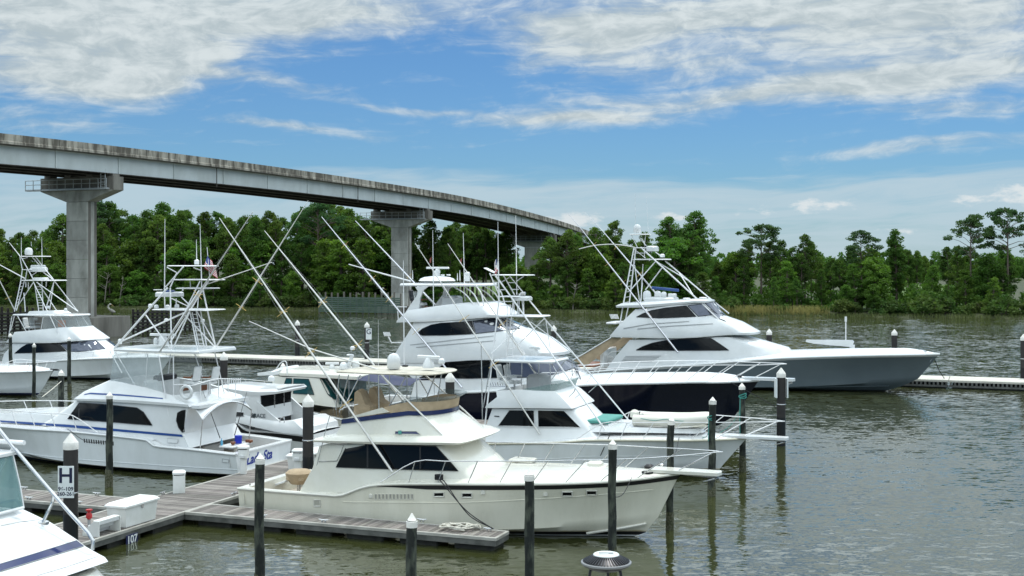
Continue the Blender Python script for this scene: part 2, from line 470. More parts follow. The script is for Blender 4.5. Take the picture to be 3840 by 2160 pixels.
def g_bbox(c, d, bev=0.03, rz=0.0):
    """box with chamfered vertical and top edges"""
    x, y, z = d[0] / 2, d[1] / 2, d[2] / 2
    b = min(bev, x * .9, y * .9, z * .9)
    def ring(ix, zz):
        pts = [(-x + ix, -y + ix + b), (-x + ix + b, -y + ix), (x - ix - b, -y + ix), (x - ix, -y + ix + b),
               (x - ix, y - ix - b), (x - ix - b, y - ix), (-x + ix + b, y - ix), (-x + ix, y - ix - b)]
        return [(c[0] + p * cos(rz) - q * sin(rz), c[1] + p * sin(rz) + q * cos(rz), c[2] + zz) for p, q in pts]
    vs = ring(0, -z) + ring(0, z - b) + ring(b * .9, z)
    fs = [tuple(range(7, -1, -1)), tuple(range(16, 24))]
    for r in range(2):
        for i in range(8):
            j = (i + 1) % 8
            fs.append((r * 8 + i, r * 8 + j, r * 8 + 8 + j, r * 8 + 8 + i))
    return vs, fs

def g_tube(pts, r, n=6, caps=True):
    pts = [Vector(p) for p in pts]
    m = len(pts)
    rs = r if isinstance(r, (list, tuple)) else [r] * m
    vs, fs = [], []
    up = None
    for i in range(m):
        if i == 0: t = pts[1] - pts[0]
        elif i == m - 1: t = pts[-1] - pts[-2]
        else: t = (pts[i + 1] - pts[i]).normalized() + (pts[i] - pts[i - 1]).normalized()
        if t.length < 1e-9: t = Vector((0, 0, 1))
        t.normalize()
        if up is None:
            up = Vector((0, 0, 1)) if abs(t.z) < 0.9 else Vector((1, 0, 0))
        u = t.cross(up)
        if u.length < 1e-6: u = t.orthogonal()
        u.normalize()
        w = u.cross(t).normalized()
        up = w
        for j in range(n):
            a = 2 * pi * j / n
            vs.append(tuple(pts[i] + (u * cos(a) + w * sin(a)) * rs[i]))
    for i in range(m - 1):
        for j in range(n):
            k = (j + 1) % n
            fs.append((i * n + j, i * n + k, (i + 1) * n + k, (i + 1) * n + j))
    if caps:
        fs.append(tuple(range(n - 1, -1, -1)))
        fs.append(tuple((m - 1) * n + j for j in range(n)))
    return vs, fs

def g_lathe(c, prof, n=16, sx_=1.0, sy_=1.0):
    vs, fs = [], []
    m = len(prof)
    for r, z in prof:
        for j in range(n):
            a = 2 * pi * j / n
            vs.append((c[0] + r * cos(a) * sx_, c[1] + r * sin(a) * sy_, c[2] + z))
    for i in range(m - 1):
        for j in range(n):
            k = (j + 1) % n
            fs.append((i * n + j, i * n + k, (i + 1) * n + k, (i + 1) * n + j))
    fs.append(tuple(range(n - 1, -1, -1)))
    fs.append(tuple((m - 1) * n + j for j in range(n)))
    return vs, fs

def g_prism(poly, n0, th):
    """polygon of 3d points thickened along the vector n0*th"""
    n0 = Vector(n0) * th
    m = len(poly)
    vs = [tuple(p) for p in poly] + [tuple(Vector(p) + n0) for p in poly]
    fs = [tuple(range(m - 1, -1, -1)), tuple(range(m, 2 * m))]
    for i in range(m):
        j = (i + 1) % m
        fs.append((i, j, m + j, m + i))
    return vs, fs

def smooth_tab(xs, ys, x):
    """monotone cubic table lookup"""
    xs, ys = list(xs), list(ys)
    if x <= xs[0]: return ys[0]
    if x >= xs[-1]: return ys[-1]
    n = len(xs)
    d = [(ys[i + 1] - ys[i]) / (xs[i + 1] - xs[i]) for i in range(n - 1)]
    def tang(i):
        if i == 0: return d[0]
        if i == n - 1: return d[-1]
        if d[i - 1] * d[i] <= 0: return 0.0
        return 2 * d[i - 1] * d[i] / (d[i - 1] + d[i])
    i = 0
    while xs[i + 1] < x: i += 1
    h = xs[i + 1] - xs[i]
    t = (x - xs[i]) / h
    m0, m1 = tang(i) * h, tang(i + 1) * h
    return ((2 * t ** 3 - 3 * t ** 2 + 1) * ys[i] + (t ** 3 - 2 * t ** 2 + t) * m0 + (-2 * t ** 3 + 3 * t ** 2) * ys[i + 1] + (t ** 3 - t ** 2) * m1)

def catmull(pts, n=6):
    pts = [Vector(p) for p in pts]
    if len(pts) < 3: return [tuple(p) for p in pts]
    q = [pts[0] * 2 - pts[1]] + pts + [pts[-1] * 2 - pts[-2]]
    out = []
    for i in range(1, len(q) - 2):
        for j in range(n):
            t = j / n
            a, b, c, d = q[i - 1], q[i], q[i + 1], q[i + 2]
            out.append(tuple(0.5 * ((2 * b) + (c - a) * t + (2 * a - 5 * b + 4 * c - d) * t * t + (3 * b - a - 3 * c + d) * t ** 3)))
    out.append(tuple(pts[-1]))
    return out

def text_mesh(txt, size, ext=0.004, shear=0.0, bold=0.0):
    cu = bpy.data.curves.new('lettering', 'FONT')
    cu.body = txt
    cu.size = size
    cu.extrude = ext
    cu.shear = shear
    cu.offset = bold
    cu.align_x = 'CENTER'; cu.align_y = 'CENTER'
    o = bpy.data.objects.new('lettering_tmp', cu)
    COL.objects.link(o)
    bpy.context.view_layer.update()
    me = bpy.data.meshes.new_from_object(o.evaluated_get(bpy.context.evaluated_depsgraph_get()))
    bpy.data.objects.remove(o)
    bpy.data.curves.remove(cu)
    return me

def text_obj(name, txt, size, mat, origin, ux, uy, parent=None, **kw):
    """flat lettering in the plane spanned by ux, uy at origin"""
    me = text_mesh(txt, size, **kw)
    ux, uy = Vector(ux).normalized(), Vector(uy).normalized()
    un = ux.cross(uy)
    for v in me.vertices:
        c = v.co.copy()
        v.co = Vector(origin) + ux * c.x + uy * c.y + un * c.z
    me.materials.clear()
    me.materials.append(mat)
    o = bpy.data.objects.new(name, me)
    COL.objects.link(o)
    if parent is not None: o.parent = parent
    return o

rnd = random.Random(7)

# ================================================================== SETTING
# ------------------------------------------------------------------ water
def water_material():
    m = bpy.data.materials.new('murky_green_water')
    m.use_nodes = True
    nt = m.node_tree
    p = nt.nodes['Principled BSDF']
    p.inputs['Base Color'].default_value = (0.040, 0.046, 0.016, 1)
    p.inputs['Roughness'].default_value = 0.03
    p.inputs['IOR'].default_value = 1.75
    g = nt.nodes.new('ShaderNodeNewGeometry')
    def noise(scale, st, det, rough=0.5, dist=0.0, rot=0.0):
        mp = nt.nodes.new('ShaderNodeMapping')
        mp.inputs['Scale'].default_value = st
        mp.inputs['Rotation'].default_value = (0, 0, rot)
        nt.links.new(g.outputs['Position'], mp.inputs[0])
        n = nt.nodes.new('ShaderNodeTexNoise')
        n.inputs['Scale'].default_value = scale
        n.inputs['Detail'].default_value = det
        n.inputs['Roughness'].default_value = rough
        n.inputs['Distortion'].default_value = dist
        nt.links.new(mp.outputs[0], n.inputs['Vector'])
        return n.outputs['Fac']
    def M(op, a, b):
        n = nt.nodes.new('ShaderNodeMath'); n.operation = op
        for i, v in enumerate((a, b)):
            if isinstance(v, (int, float)): n.inputs[i].default_value = v
            else: nt.links.new(v, n.inputs[i])
        return n.outputs[0]
    patch = noise(0.05, (1, 1.0, 1), 3, 0.55)
    mr = nt.nodes.new('ShaderNodeMapRange'); mr.interpolation_type = 'SMOOTHSTEP'
    mr.inputs[1].default_value = 0.36; mr.inputs[2].default_value = 0.64
    mr.inputs[3].default_value = 0.72; mr.inputs[4].default_value = 1.08
    nt.links.new(patch, mr.inputs[0])
    # ripples given as a field of surface slopes
    def slope(scale, st, det, amp, rot):
        mp = nt.nodes.new('ShaderNodeMapping')
        mp.inputs['Scale'].default_value = st; mp.inputs['Rotation'].default_value = (0, 0, rot)
        nt.links.new(g.outputs['Position'], mp.inputs[0])
        n = nt.nodes.new('ShaderNodeTexNoise')
        n.inputs['Scale'].default_value = scale; n.inputs['Detail'].default_value = det
        n.inputs['Distortion'].default_value = 0.3
        nt.links.new(mp.outputs[0], n.inputs['Vector'])
        a = nt.nodes.new('ShaderNodeVectorMath'); a.operation = 'SUBTRACT'; a.inputs[1].default_value = (.5, .5, .5)
        nt.links.new(n.outputs['Color'], a.inputs[0])
        b = nt.nodes.new('ShaderNodeVectorMath'); b.operation = 'MULTIPLY'; b.inputs[1].default_value = amp
        nt.links.new(a.outputs[0], b.inputs[0])
        return b.outputs[0]
    def VA(a, b):
        n = nt.nodes.new('ShaderNodeVectorMath'); n.operation = 'ADD'
        nt.links.new(a, n.inputs[0])
        if isinstance(b, tuple): n.inputs[1].default_value = b
        else: nt.links.new(b, n.inputs[1])
        return n.outputs[0]
    sl = VA(VA(slope(6.5, (.65, 1.3, 1), 2, (.16, .27, 0), .3), slope(2.3, (.55, 1.4, 1), 2, (.19, .33, 0), .22)), slope(.35, (1, 1, 1), 1, (.06, .09, 0), -.2))
    # the open channel beyond the outer dock is more wind-ruffled than the sheltered basin
    sep = nt.nodes.new('ShaderNodeSeparateXYZ'); nt.links.new(g.outputs['Position'], sep.inputs[0])
    ch = nt.nodes.new('ShaderNodeMapRange'); ch.interpolation_type = 'SMOOTHSTEP'
    nt.links.new(sep.outputs[1], ch.inputs[0])
    ch.inputs[1].default_value = 60; ch.inputs[2].default_value = 120; ch.inputs[3].default_value = 0.72; ch.inputs[4].default_value = 2.6
    sc = nt.nodes.new('ShaderNodeVectorMath'); sc.operation = 'SCALE'
    nt.links.new(sl, sc.inputs[0]); nt.links.new(M('MULTIPLY', mr.outputs[0], ch.outputs[0]), sc.inputs['Scale'])
    nn = nt.nodes.new('ShaderNodeVectorMath'); nn.operation = 'NORMALIZE'
    nt.links.new(VA(sc.outputs[0], (0, 0, 1.0)), nn.inputs[0])
    nt.links.new(nn.outputs[0], p.inputs['Normal'])
    # silt clouds in the water
    silt = noise(0.12, (1, 1, 1), 4)
    mx = nt.nodes.new('ShaderNodeMix'); mx.data_type = 'RGBA'
    nt.links.new(silt, mx.inputs[0])
    mx.inputs[6].default_value = (0.026, 0.031, 0.010, 1)
    mx.inputs[7].default_value = (0.038, 0.042, 0.015, 1)
    nt.links.new(mx.outputs[2], p.inputs['Base Color'])
    return m

w = mk('water', [(-900, -120, 0), (900, -120, 0), (900, 420, 0), (-900, 420, 0)], [(0, 1, 2, 3)], water_material(), smooth=False, recalc=False, kind='structure')
w['label'] = 'murky green marina water with light ripples'

# ------------------------------------------------------------------ near promenade (below the frame, carries the lamp)
pr = mk('promenade', *g_box((0, -40, 0.2), (240, 118, 2.6)), CONC, smooth=False, kind='structure')

# ------------------------------------------------------------------ far bank
SHORE = [(-900, 268), (-110, 262), (-106, 258), (-50, 246), (6, 236.5), (41, 222), (86, 210), (120, 205), (900, 190)]
def shore_y(x):
    return float(np.interp(x, [p[0] for p in SHORE], [p[1] for p in SHORE]))
vs, fs = [], []
xs = list(np.concatenate([np.linspace(-900, -130, 20), np.linspace(-128, 130, 160), np.linspace(140, 900, 20)]))
offs = [(-1.5, -0.5), (0.4, 0.12), (2.5, 0.5), (8, 0.7), (40, 0.9), (130, 1.4), (400, 2.5), (1500, 4.0)]
rb = random.Random(3)
for x in xs:
    y0 = shore_y(x) + rb.uniform(-0.7, 0.7) + 0.8 * sin(x * .35)
    for o, z in offs:
        vs.append((x, y0 + o, z + (rb.uniform(-.1, .1) if o > 2 else 0)))
n = len(offs)
for i in range(len(xs) - 1):
    for j in range(n - 1):
        fs.append((i * n + j, (i + 1) * n + j, (i + 1) * n + j + 1, i * n + j + 1))
bank = mk('far_bank', vs, fs, GROUND, kind='structure', ang=60)

lv, lf = [], []
for (x0, x1, y0, y1) in ((-13.5, 1.0, 244, 420), (62, 84, 222, 420)):
    n0 = len(lv)
    for y in np.linspace(y0, y1, 14):
        for u in (0, .25, .5, .75, 1):
            xx = x0 + (x1 - x0) * u; xx = xx * y / y0
            zb = float(np.interp(y - shore_y(xx), [p[0] for p in offs], [p[1] for p in offs]))
            lv.append((xx, y, zb + .16))
    for i in range(13):
        for j in range(4):
            lf.append((n0 + i * 5 + j, n0 + i * 5 + j + 1, n0 + (i + 1) * 5 + j + 1, n0 + (i + 1) * 5 + j))
mk('clearing_lawn', lv, lf, LAWN, kind='structure', ang=60)

# ------------------------------------------------------------------ trees
def leaf_cloud(cents, rads, npc, size, rg, flat=0.75, elong=1.6, up=0.25):
    """quads spread through the volume of many clumps"""
    V, Fc = [], []
    for c, r in zip(cents, rads):
        k = max(6, int(npc * (r ** 2)))
        d = rg.normal(size=(k, 3)); d /= np.linalg.norm(d, axis=1)[:, None] + 1e-9
        rr = r * rg.uniform(0.25, 1.0, size=(k, 1)) ** 0.55
        pos = np.array(c) + d * rr * np.array([1, 1, flat])
        a = rg.normal(size=(k, 3)) + np.array([0, 0, up]); a /= np.linalg.norm(a, axis=1)[:, None]
        b = np.cross(a, rg.normal(size=(k, 3))); b /= np.linalg.norm(b, axis=1)[:, None] + 1e-9
        s = size * rg.uniform(0.6, 1.35, size=(k, 1))
        A, B = a * s * elong * 0.5, b * s * 0.5
        q = np.stack([pos - A - B * .6, pos + A * .2 - B, pos + A + B * .5, pos - A * .3 + B], 1)
        n0 = len(V)
        V.extend(map(tuple, q.reshape(-1, 3)))
        Fc.extend([(n0 + 4 * i, n0 + 4 * i + 1, n0 + 4 * i + 2, n0 + 4 * i + 3) for i in range(k)])
    return V, Fc

def leaf_mesh(name, V, Fc, mat):
    me = bpy.data.meshes.new(name)
    me.from_pydata(V, [], Fc)
    me.materials.append(mat)
    me.update()
    return me

def mesh_of(name, geo, mat):
    me = bpy.data.meshes.new(name)
    me.from_pydata(geo.v, [], geo.f)
    me.materials.append(mat)
    me.polygons.foreach_set('use_smooth', [True] * len(me.polygons))
    me.update()
    return me

def pine_variant(seed, H=20.0, base=0.38, rmax=3.4, kind='pine'):
    rg = np.random.default_rng(seed); rr = random.Random(seed)
    g = Geo()
    lean = (rr.uniform(-.5, .5), rr.uniform(-.5, .5))
    def axis(h): return (lean[0] * (h / H) ** 2, lean[1] * (h / H) ** 2, h)
    g.add(g_tube([axis(h) for h in (-.5, H * .25, H * .5, H * .75, H * .97)], [.26, .22, .17, .10, .03], 7))
    C, R = [], []
    nb = {'pine': 74, 'open': 40, 'leaf': 60, 'cypress': 60}[kind]
    for i in range(nb):
        u = (i + rr.random()) / nb
        if kind == 'open':
            h = H * (base + (1 - base) * u ** .8)
            rad = rmax * (0.45 + 0.75 * sin(pi * min(1, u * 1.02 + .12))) * rr.uniform(.55, 1.1)
        elif kind == 'leaf':
            h = H * (base + (.97 - base) * u)
            rad = rmax * sqrt(max(0.05, 1 - (2 * u - .85) ** 2 * .75)) * rr.uniform(.35, 1.05)
        elif kind == 'cypress':
            h = H * (base + (1 - base) * u)
            rad = rmax * (1.02 - u) ** .75 * rr.uniform(.5, 1.1) + .2
        else:
            h = H * (base + (1 - base) * u)
            rad = rmax * (min(1, .45 + 1.6 * u) * (1.03 - u ** 2.4)) * rr.uniform(.45, 1.12) + .2
        a = rr.uniform(0, 2 * pi)
        ax = axis(h)
        tip = (ax[0] + rad * cos(a), ax[1] + rad * sin(a), min(h + rad * rr.uniform(.05, .35), H + .3))
        cr = rr.uniform(.55, 1.0) * (1.25 if kind == 'leaf' else 1.0) * (1.15 if kind == 'open' else 1.0)
        C.append(tip); R.append(cr)
        if rad > 1.6 and kind != 'open':
            C.append(tuple(ax[k] + (tip[k] - ax[k]) * .55 for k in range(3))); R.append(cr * .8)
        if kind == 'open':
            for _ in range(2):
                C.append(tuple(tip[k] + rr.uniform(-1, 1) * (1, 1, .4)[k] for k in range(3))); R.append(cr * .7)
        if rad > .8:
            g.add(g_tube([axis(h - rad * .15), tuple((ax[k] + tip[k]) / 2 for k in range(3)), tip], [.07, .05, .02], 4, caps=False))
    C.append(axis(H * .985)); R.append(.8)
    if kind in ('pine', 'cypress'):        # dead stubs on the bare stem
        for _ in range(7):
            h = H * rr.uniform(.12, base)
            a = rr.uniform(0, 6.3); l = rr.uniform(.5, 1.6)
            ax = axis(h)
            g.add(g_tube([ax, (ax[0] + l * cos(a), ax[1] + l * sin(a), h + l * .2)], [.035, .012], 4, caps=False))
    npc, sz, fl = {'pine': (82, .25, .75), 'open': (80, .23, .55), 'leaf': (92, .24, .85), 'cypress': (80, .22, .6)}[kind]
    V, Fc = leaf_cloud(C, R, npc, sz, rg, fl)
    mat = {'pine': PINE, 'open': PINEO, 'leaf': LEAF, 'cypress': LEAF}[kind]
    return mesh_of('trunk', g, BARK), leaf_mesh('crown', V, Fc, mat)

VAR = dict(
    pine=[pine_variant(s, 20, b, r) for s, b, r in ((1, .34, 3.3), (2, .42, 3.7), (3, .30, 3.0), (4, .46, 4.0), (5, .36, 3.5), (6, .26, 2.9))],
    open=[pine_variant(s, 20, b, r, 'open') for s, b, r in ((11, .55, 3.6), (12, .60, 4.2), (13, .48, 3.2))],
    leaf=[pine_variant(s, 12, .12, 3.0, 'leaf') for s in (21, 22, 23, 24)],
    cypress=[pine_variant(s, 12, .22, 2.4, 'cypress') for s in (31, 32)])

TREE_N = [0]
def plant(kind, x, y, h, label, cat, group, name, z=0.6, wide=1.0, vi=None):
    tr, cr = VAR[kind][TREE_N[0] % len(VAR[kind]) if vi is None else vi]
    TREE_N[0] += 1
    H0 = 20.0 if kind in ('pine', 'open') else 12.0
    s = h / H0
    root = empty(name, (x, y, z), rnd.uniform(0, 6.28))
    root.scale = (s * wide, s * wide, s)
    for nm, me in (('trunk', tr), ('crown', cr)):
        o = bpy.data.objects.new(nm, me)
        COL.objects.link(o); o.parent = root
    tag(root, label, cat, group)
    return root

SKYL = [(-150, 545), (0, 572), (60, 585), (130, 562), (165, 538), (245, 516), (330, 524), (420, 522), (480, 530), (560, 535), (660, 532),
        (740, 528), (800, 516), (860, 518), (940, 528), (1010, 540), (1100, 558), (1200, 572), (1300, 592), (1380, 588), (1450, 582),
        (1500, 590), (1560, 578), (1600, 606), (1660, 578), (1700, 562), (1745, 560), (1778, 610), (1800, 648), (1840, 640), (1870, 606),
        (1925, 584), (1970, 600), (2000, 618), (2030, 602), (2065, 640), (2110, 640), (2150, 622), (2215, 622), (2250, 590), (2290, 620),
        (2330, 645), (2380, 622), (2420, 605), (2470, 618), (2520, 622), (2576, 590), (2750, 575)]
def skyline_h(px, Y, k=1.0):
    yt = float(np.interp(px, [p[0] for p in SKYL], [p[1] for p in SKYL]))
    return (HC + (660 - yt) * Y / 3150.0 - 0.6) * k

def gap(px, Y):
    return (1135 < px < 1262) or (2262 < px < 2338)

LB = {'pine': ('dense green pine in the wood on the far bank', 'pine tree', 'pines of the wood on the far bank', 'pine_tree'),
      'leaf': ('bright green broadleaf tree among the pines on the far bank', 'tree', 'broadleaf trees on the far bank', 'broadleaf_tree'),
      'cypress': ('feathery pale green young tree near the waterline of the far bank', 'tree', 'feathery young trees on the far bank', 'young_tree')}
def zone(px):
    for lim, z_ in ((170, 'left of the big bridge pier'), (420, 'just right of the big bridge pier'), (620, 'behind the flagged tower on the far bank'),
                    (800, 'behind the crossed outriggers on the far bank'), (990, 'above the green channel fender'), (1262, 'right of the middle bridge pier'),
                    (1400, 'around the farthest bridge pier'), (1560, 'below the sinking end of the bridge'), (1790, 'behind the grey-blue yacht tower'),
                    (2080, 'beyond the grey-blue yacht bridge on the right bank'), (2280, 'above the grey-blue yacht foredeck on the right bank')):
        if px < lim: return z_
    return 'at the right end of the far bank'
rt = random.Random(11)
for row, (off, step, hk, kinds) in enumerate([
        (5.0, 5.2, (.30, .55), ('leaf', 'cypress', 'leaf', 'pine')), (9.5, 4.4, (.55, .85), ('pine', 'pine', 'leaf', 'cypress')),
        (15, 4.2, (.80, .98), ('pine', 'pine', 'pine', 'leaf')), (22, 4.0, (.90, 1.03), ('pine',)),
        (31, 4.2, (.86, .99), ('pine',))]):
    x = -126 + rt.uniform(0, 3)
    while x < 108:
        X = x + rt.uniform(-1.4, 1.4)
        Y = shore_y(X) + off + rt.uniform(-2.2, 2.2)
        px = 1288 + X / Y * 3150
        x += step * rt.uniform(.8, 1.25)
        if px < -60 or px > 2640: continue
        if gap(px, Y) and not (off > 40): continue
        # keep the bridge line clear
        if 960 < px < 1075 and off < 12 : continue
        k = rt.choice(kinds)
        right = px > 1780
        if right and off > 25: continue
        h = max(3.5, skyline_h(px, Y, rt.uniform(*hk)))
        if k != 'pine': h = min(h, 13)
        if 1262 < px < 1372: h = min(h, rt.uniform(6.0, 8.6))       # low growth in front of the far pier
        lb = LB[k]
        z_ = zone(px)
        adj = ('waterside', 'front-row', 'mid-wood', 'tall', 'back-row')[row]
        nm_ = {'pine': 'green pine', 'leaf': 'bright broadleaf tree', 'cypress': 'feathery pale young tree'}[k]
        plant(k, X, Y, h, adj + ' ' + nm_ + ' ' + z_, lb[1], lb[2] + ' ' + z_, lb[3], wide=rt.uniform(.95, 1.25) * (1.0 if k == 'pine' else 1.15))
# the wood closes again behind the two clearings
for p0, p1, Y0, lab in ((1128, 1275, 300, None), (2255, 2345, 285, None)):
    for px in np.arange(p0, p1, 13):
        for dy in (0, 12):
            Y = Y0 + dy + rt.uniform(-4, 4)
            plant('pine', (px - 1288) / 3150 * Y + rt.uniform(-1, 1), Y, skyline_h(px, Y, rt.uniform(.9, 1.02) if p0 < 2000 else rt.uniform(.8, .95)), 'pine beyond the mown clearing ' + ('under the bridge' if p0 < 2000 else 'on the right bank'), 'pine tree', 'pines beyond the clearing ' + ('under the bridge' if p0 < 2000 else 'on the right bank'), 'pine_tree', z=1.0)
# trees that stand out of the wood
def lone(px, ytop, off, kind, label, vi, wide=1.0, name='lone_pine'):
    Y = 215.0
    for _ in range(4):
        Y = shore_y((px - 1288) / 3150 * Y) + off
    X = (px - 1288) / 3150 * Y
    plant(kind, X, Y, HC + (660 - ytop) * Y / 3150 - .6, label, 'pine tree', None, name, vi=vi, wide=wide)
lone(2442, 545, 12, 'open', 'tall open-crowned pine with long bare trunk, second from the right edge', 0, 1.0)
lone(2535, 527, 11, 'open', 'tallest open-crowned pine at the right edge of the photo', 1, .95)
lone(2168, 585, 14, 'open', 'pale thin-crowned pine left of centre of the right bank, sky showing through', 2, 1.2)
lone(1915, 568, 14, 'open', 'broad open pine rising left on the right bank beyond the grey-blue yacht', 1, 1.15)
lone(1742, 537, 15, 'pine', 'tall dark pine just right of the grey-blue yacht tower', 3, 1.15, 'tall_pine')
lone(1690, 548, 18, 'pine', 'dark rounded pine directly behind the grey-blue yacht tower', 1, 1.2, 'tall_pine')
lone(2025, 592, 13, 'pine', 'pine with a browning lower crown on the right bank', 4, 1.05, 'tall_pine')
lone(2255, 582, 16, 'pine', 'narrow dark pine right of the pale thin-crowned pine', 2, 1.1, 'tall_pine')
lone(800, 509, 14, 'open', 'open gnarled pine topping the wood just under the bridge girder', 0, 1.15)
lone(262, 511, 20, 'open', 'open pine rising immediately right of the big bridge pier', 2, 1.0)
lone(1545, 560, 16, 'pine', 'dark pine where the bridge sinks behind the wood', 0, 1.1, 'tall_pine')
lone(1500, 575, 12, 'pine', 'dense pine screening the far end of the bridge', 5, 1.2, 'tall_pine')
lone(1425, 590, 10, 'pine', 'dense pine in front of the farthest visible bridge pier', 3, 1.25, 'tall_pine')

# shrubs on the shore, each its own thing
def shrub_variant(seed):
    rg = np.random.default_rng(seed); rr = random.Random(seed)
    C, R = [], []
    for i in range(16):
        a = rr.uniform(0, 6.28); d = rr.uniform(0, 1.5)
        C.append((d * cos(a), d * sin(a), rr.uniform(.3, 1.9) * (1.1 - d * .3))); R.append(rr.uniform(.5, .85))
    g = Geo()
    for i in range(6):
        a = rr.uniform(0, 6.28)
        g.add(g_tube([(0, 0, -.3), (cos(a) * .6, sin(a) * .6, .8), (cos(a) * 1.1, sin(a) * 1.1, 1.5)], [.05, .035, .01], 4, caps=False))
    return mesh_of('stem', g, BARK), leaf_mesh('foliage', *leaf_cloud(C, R, 150, .19, rg, .8), SHRUB)
SHV = [shrub_variant(s) for s in (41, 42, 43, 44)]
x = -112.0; i = 0
while x < 100:
    X = x + rt.uniform(-.7, .7); Y = shore_y(X) + rt.uniform(2.2, 4.2)
    px = 1288 + X / Y * 3150
    x += rt.uniform(2.2, 3.6)
    if px < -40 or px > 2620 or 1150 < px < 1250: continue
    if 1815 < px < 2075 and rt.random() < .6: continue
    i += 1
    root = empty('shore_shrub', (X, Y, .35), rt.uniform(0, 6.28))
    sc = rt.uniform(.75, 1.5) * (1.25 if px > 2250 else 1)
    root.scale = (sc * 1.15, sc * 1.15, sc)
    for nm, me in zip(('stem', 'foliage'), SHV[i % 4]):
        o = bpy.data.objects.new(nm, me); COL.objects.link(o); o.parent = root
    tag(root, ('large' if sc > 1.35 else 'small' if sc < .95 else 'middling') + ' leafy shrub at the waterline ' + zone(px), 'shrub', 'waterline shrubs ' + zone(px))

# undergrowth that reads as one mass between the stems
rg = np.random.default_rng(5)
C, R = [], []
for X in np.linspace(-128, 110, 520):
    px = 1288 + X / shore_y(X) * 3150
    if px < -80 or px > 2660 or gap(px, 0): continue
    for _ in range(2):
        d = rt.uniform(6, 36)
        C.append((X + rt.uniform(-1, 1), shore_y(X) + d, rt.uniform(.8, 2.2 + d * .13))); R.append(rt.uniform(.9, 1.7))
und = bpy.data.objects.new('undergrowth', leaf_mesh('undergrowth', *leaf_cloud(C, R, 62, .34, rg, .8), PINE))
COL.objects.link(und); und['kind'] = 'stuff'; und['label'] = 'dark undergrowth between the stems of the far wood'
# far wood seen beyond the clearing on the right
C, R = [], []
for X in np.linspace(-60, 420, 620):
    Y = rt.uniform(520, 640)
    top = rt.uniform(7.5, 13.2)
    for z in np.arange(1.5, top, 2.2):
        C.append((X + rt.uniform(-1.5, 1.5), Y + rt.uniform(-3, 3), z)); R.append(rt.uniform(1.5, 2.4))
fw = bpy.data.objects.new('distant_wood', leaf_mesh('distant_wood', *leaf_cloud(C, R, 14, .8, rg, .9), PINE))
COL.objects.link(fw); fw['kind'] = 'stuff'; fw['label'] = 'distant wood filling the horizon beyond the right bank'

# marsh grass
def grass_patch(name, label, cells, mat, hlo, hhi, wd):
    V, Fc = [], []
    for (X, Y, n_) in cells:
        for _ in range(n_):
            x0 = X + rt.uniform(-.8, .8); y0 = Y + rt.uniform(-.6, .6)
            h = rt.uniform(hlo, hhi); a = rt.uniform(0, 3.14); lx, ly = rt.uniform(-.35, .35), rt.uniform(-.35, .35)
            c, s = cos(a) * wd, sin(a) * wd
            k = len(V)
            V += [(x0 - c, y0 - s, 0.0), (x0 + c, y0 + s, 0.0), (x0 + c * .3 + lx * h, y0 + s * .3 + ly * h, h), (x0 - c * .3 + lx * h, y0 - s * .3 + ly * h, h)]
            Fc.append((k, k + 1, k + 2, k + 3))
    o = bpy.data.objects.new(name, leaf_mesh(name, V, Fc, mat))
    COL.objects.link(o); o['kind'] = 'stuff'; o['label'] = label
cells = []
for X in np.arange(36, 55, .45):
    for d in np.arange(.6, 5.0, .6):
        cells.append((X, shore_y(X) + d, 9))
grass_patch('marsh_grass', 'golden marsh grass on the point of the far bank', cells, MARSH, .6, 1.9, .07)
cells = []
for X in np.arange(-120, 104, .5):
    for d in (-.2, .5, 1.3):
        cells.append((X, shore_y(X) + d, 7))
REED = pm('shore_reed', (0.075, 0.10, 0.022), 0.9, col2=(0.11, 0.13, 0.04), nscale=.3)
grass_patch('shore_reeds', 'fringe of green reeds along the far waterline', cells, REED, .25, .75, .07)

# bare dead snags on the left bank
for (px, py, hh) in ((262, 790, 7), (300, 790, 6), (1440, 792, 5)):
    X, Y, _ = at('D', px, py, 1); Y = shore_y((px - 1288) / 3150 * 245) + 2.5; X = (px - 1288) / 3150 * Y
    rr = random.Random(px); g = Geo()
    g.add(g_tube([(0, 0, -.5), (.3, .1, hh * .5), (.8, .2, hh)], [.16, .10, .03], 6))
    for k in range(9):
        h = hh * rr.uniform(.3, .95); a = rr.uniform(0, 6.28); l = rr.uniform(.8, 2.2)
        bx = .3 * h / hh * 2
        g.add(g_tube([(bx, .1, h), (bx + l * cos(a), l * sin(a), h + l * .6)], [.05, .012], 4, caps=False))
    o = mk('dead_snag', g.v, g.f, DEADW, loc=(X, Y, .4))
    tag(o, {262: 'bare grey dead snag just right of the big bridge pier', 300: 'smaller bare grey snag left of the flagged sportfisher tower',
            1440: 'bare fallen grey branches at the waterline right of the tower boat'}[px], 'dead tree')

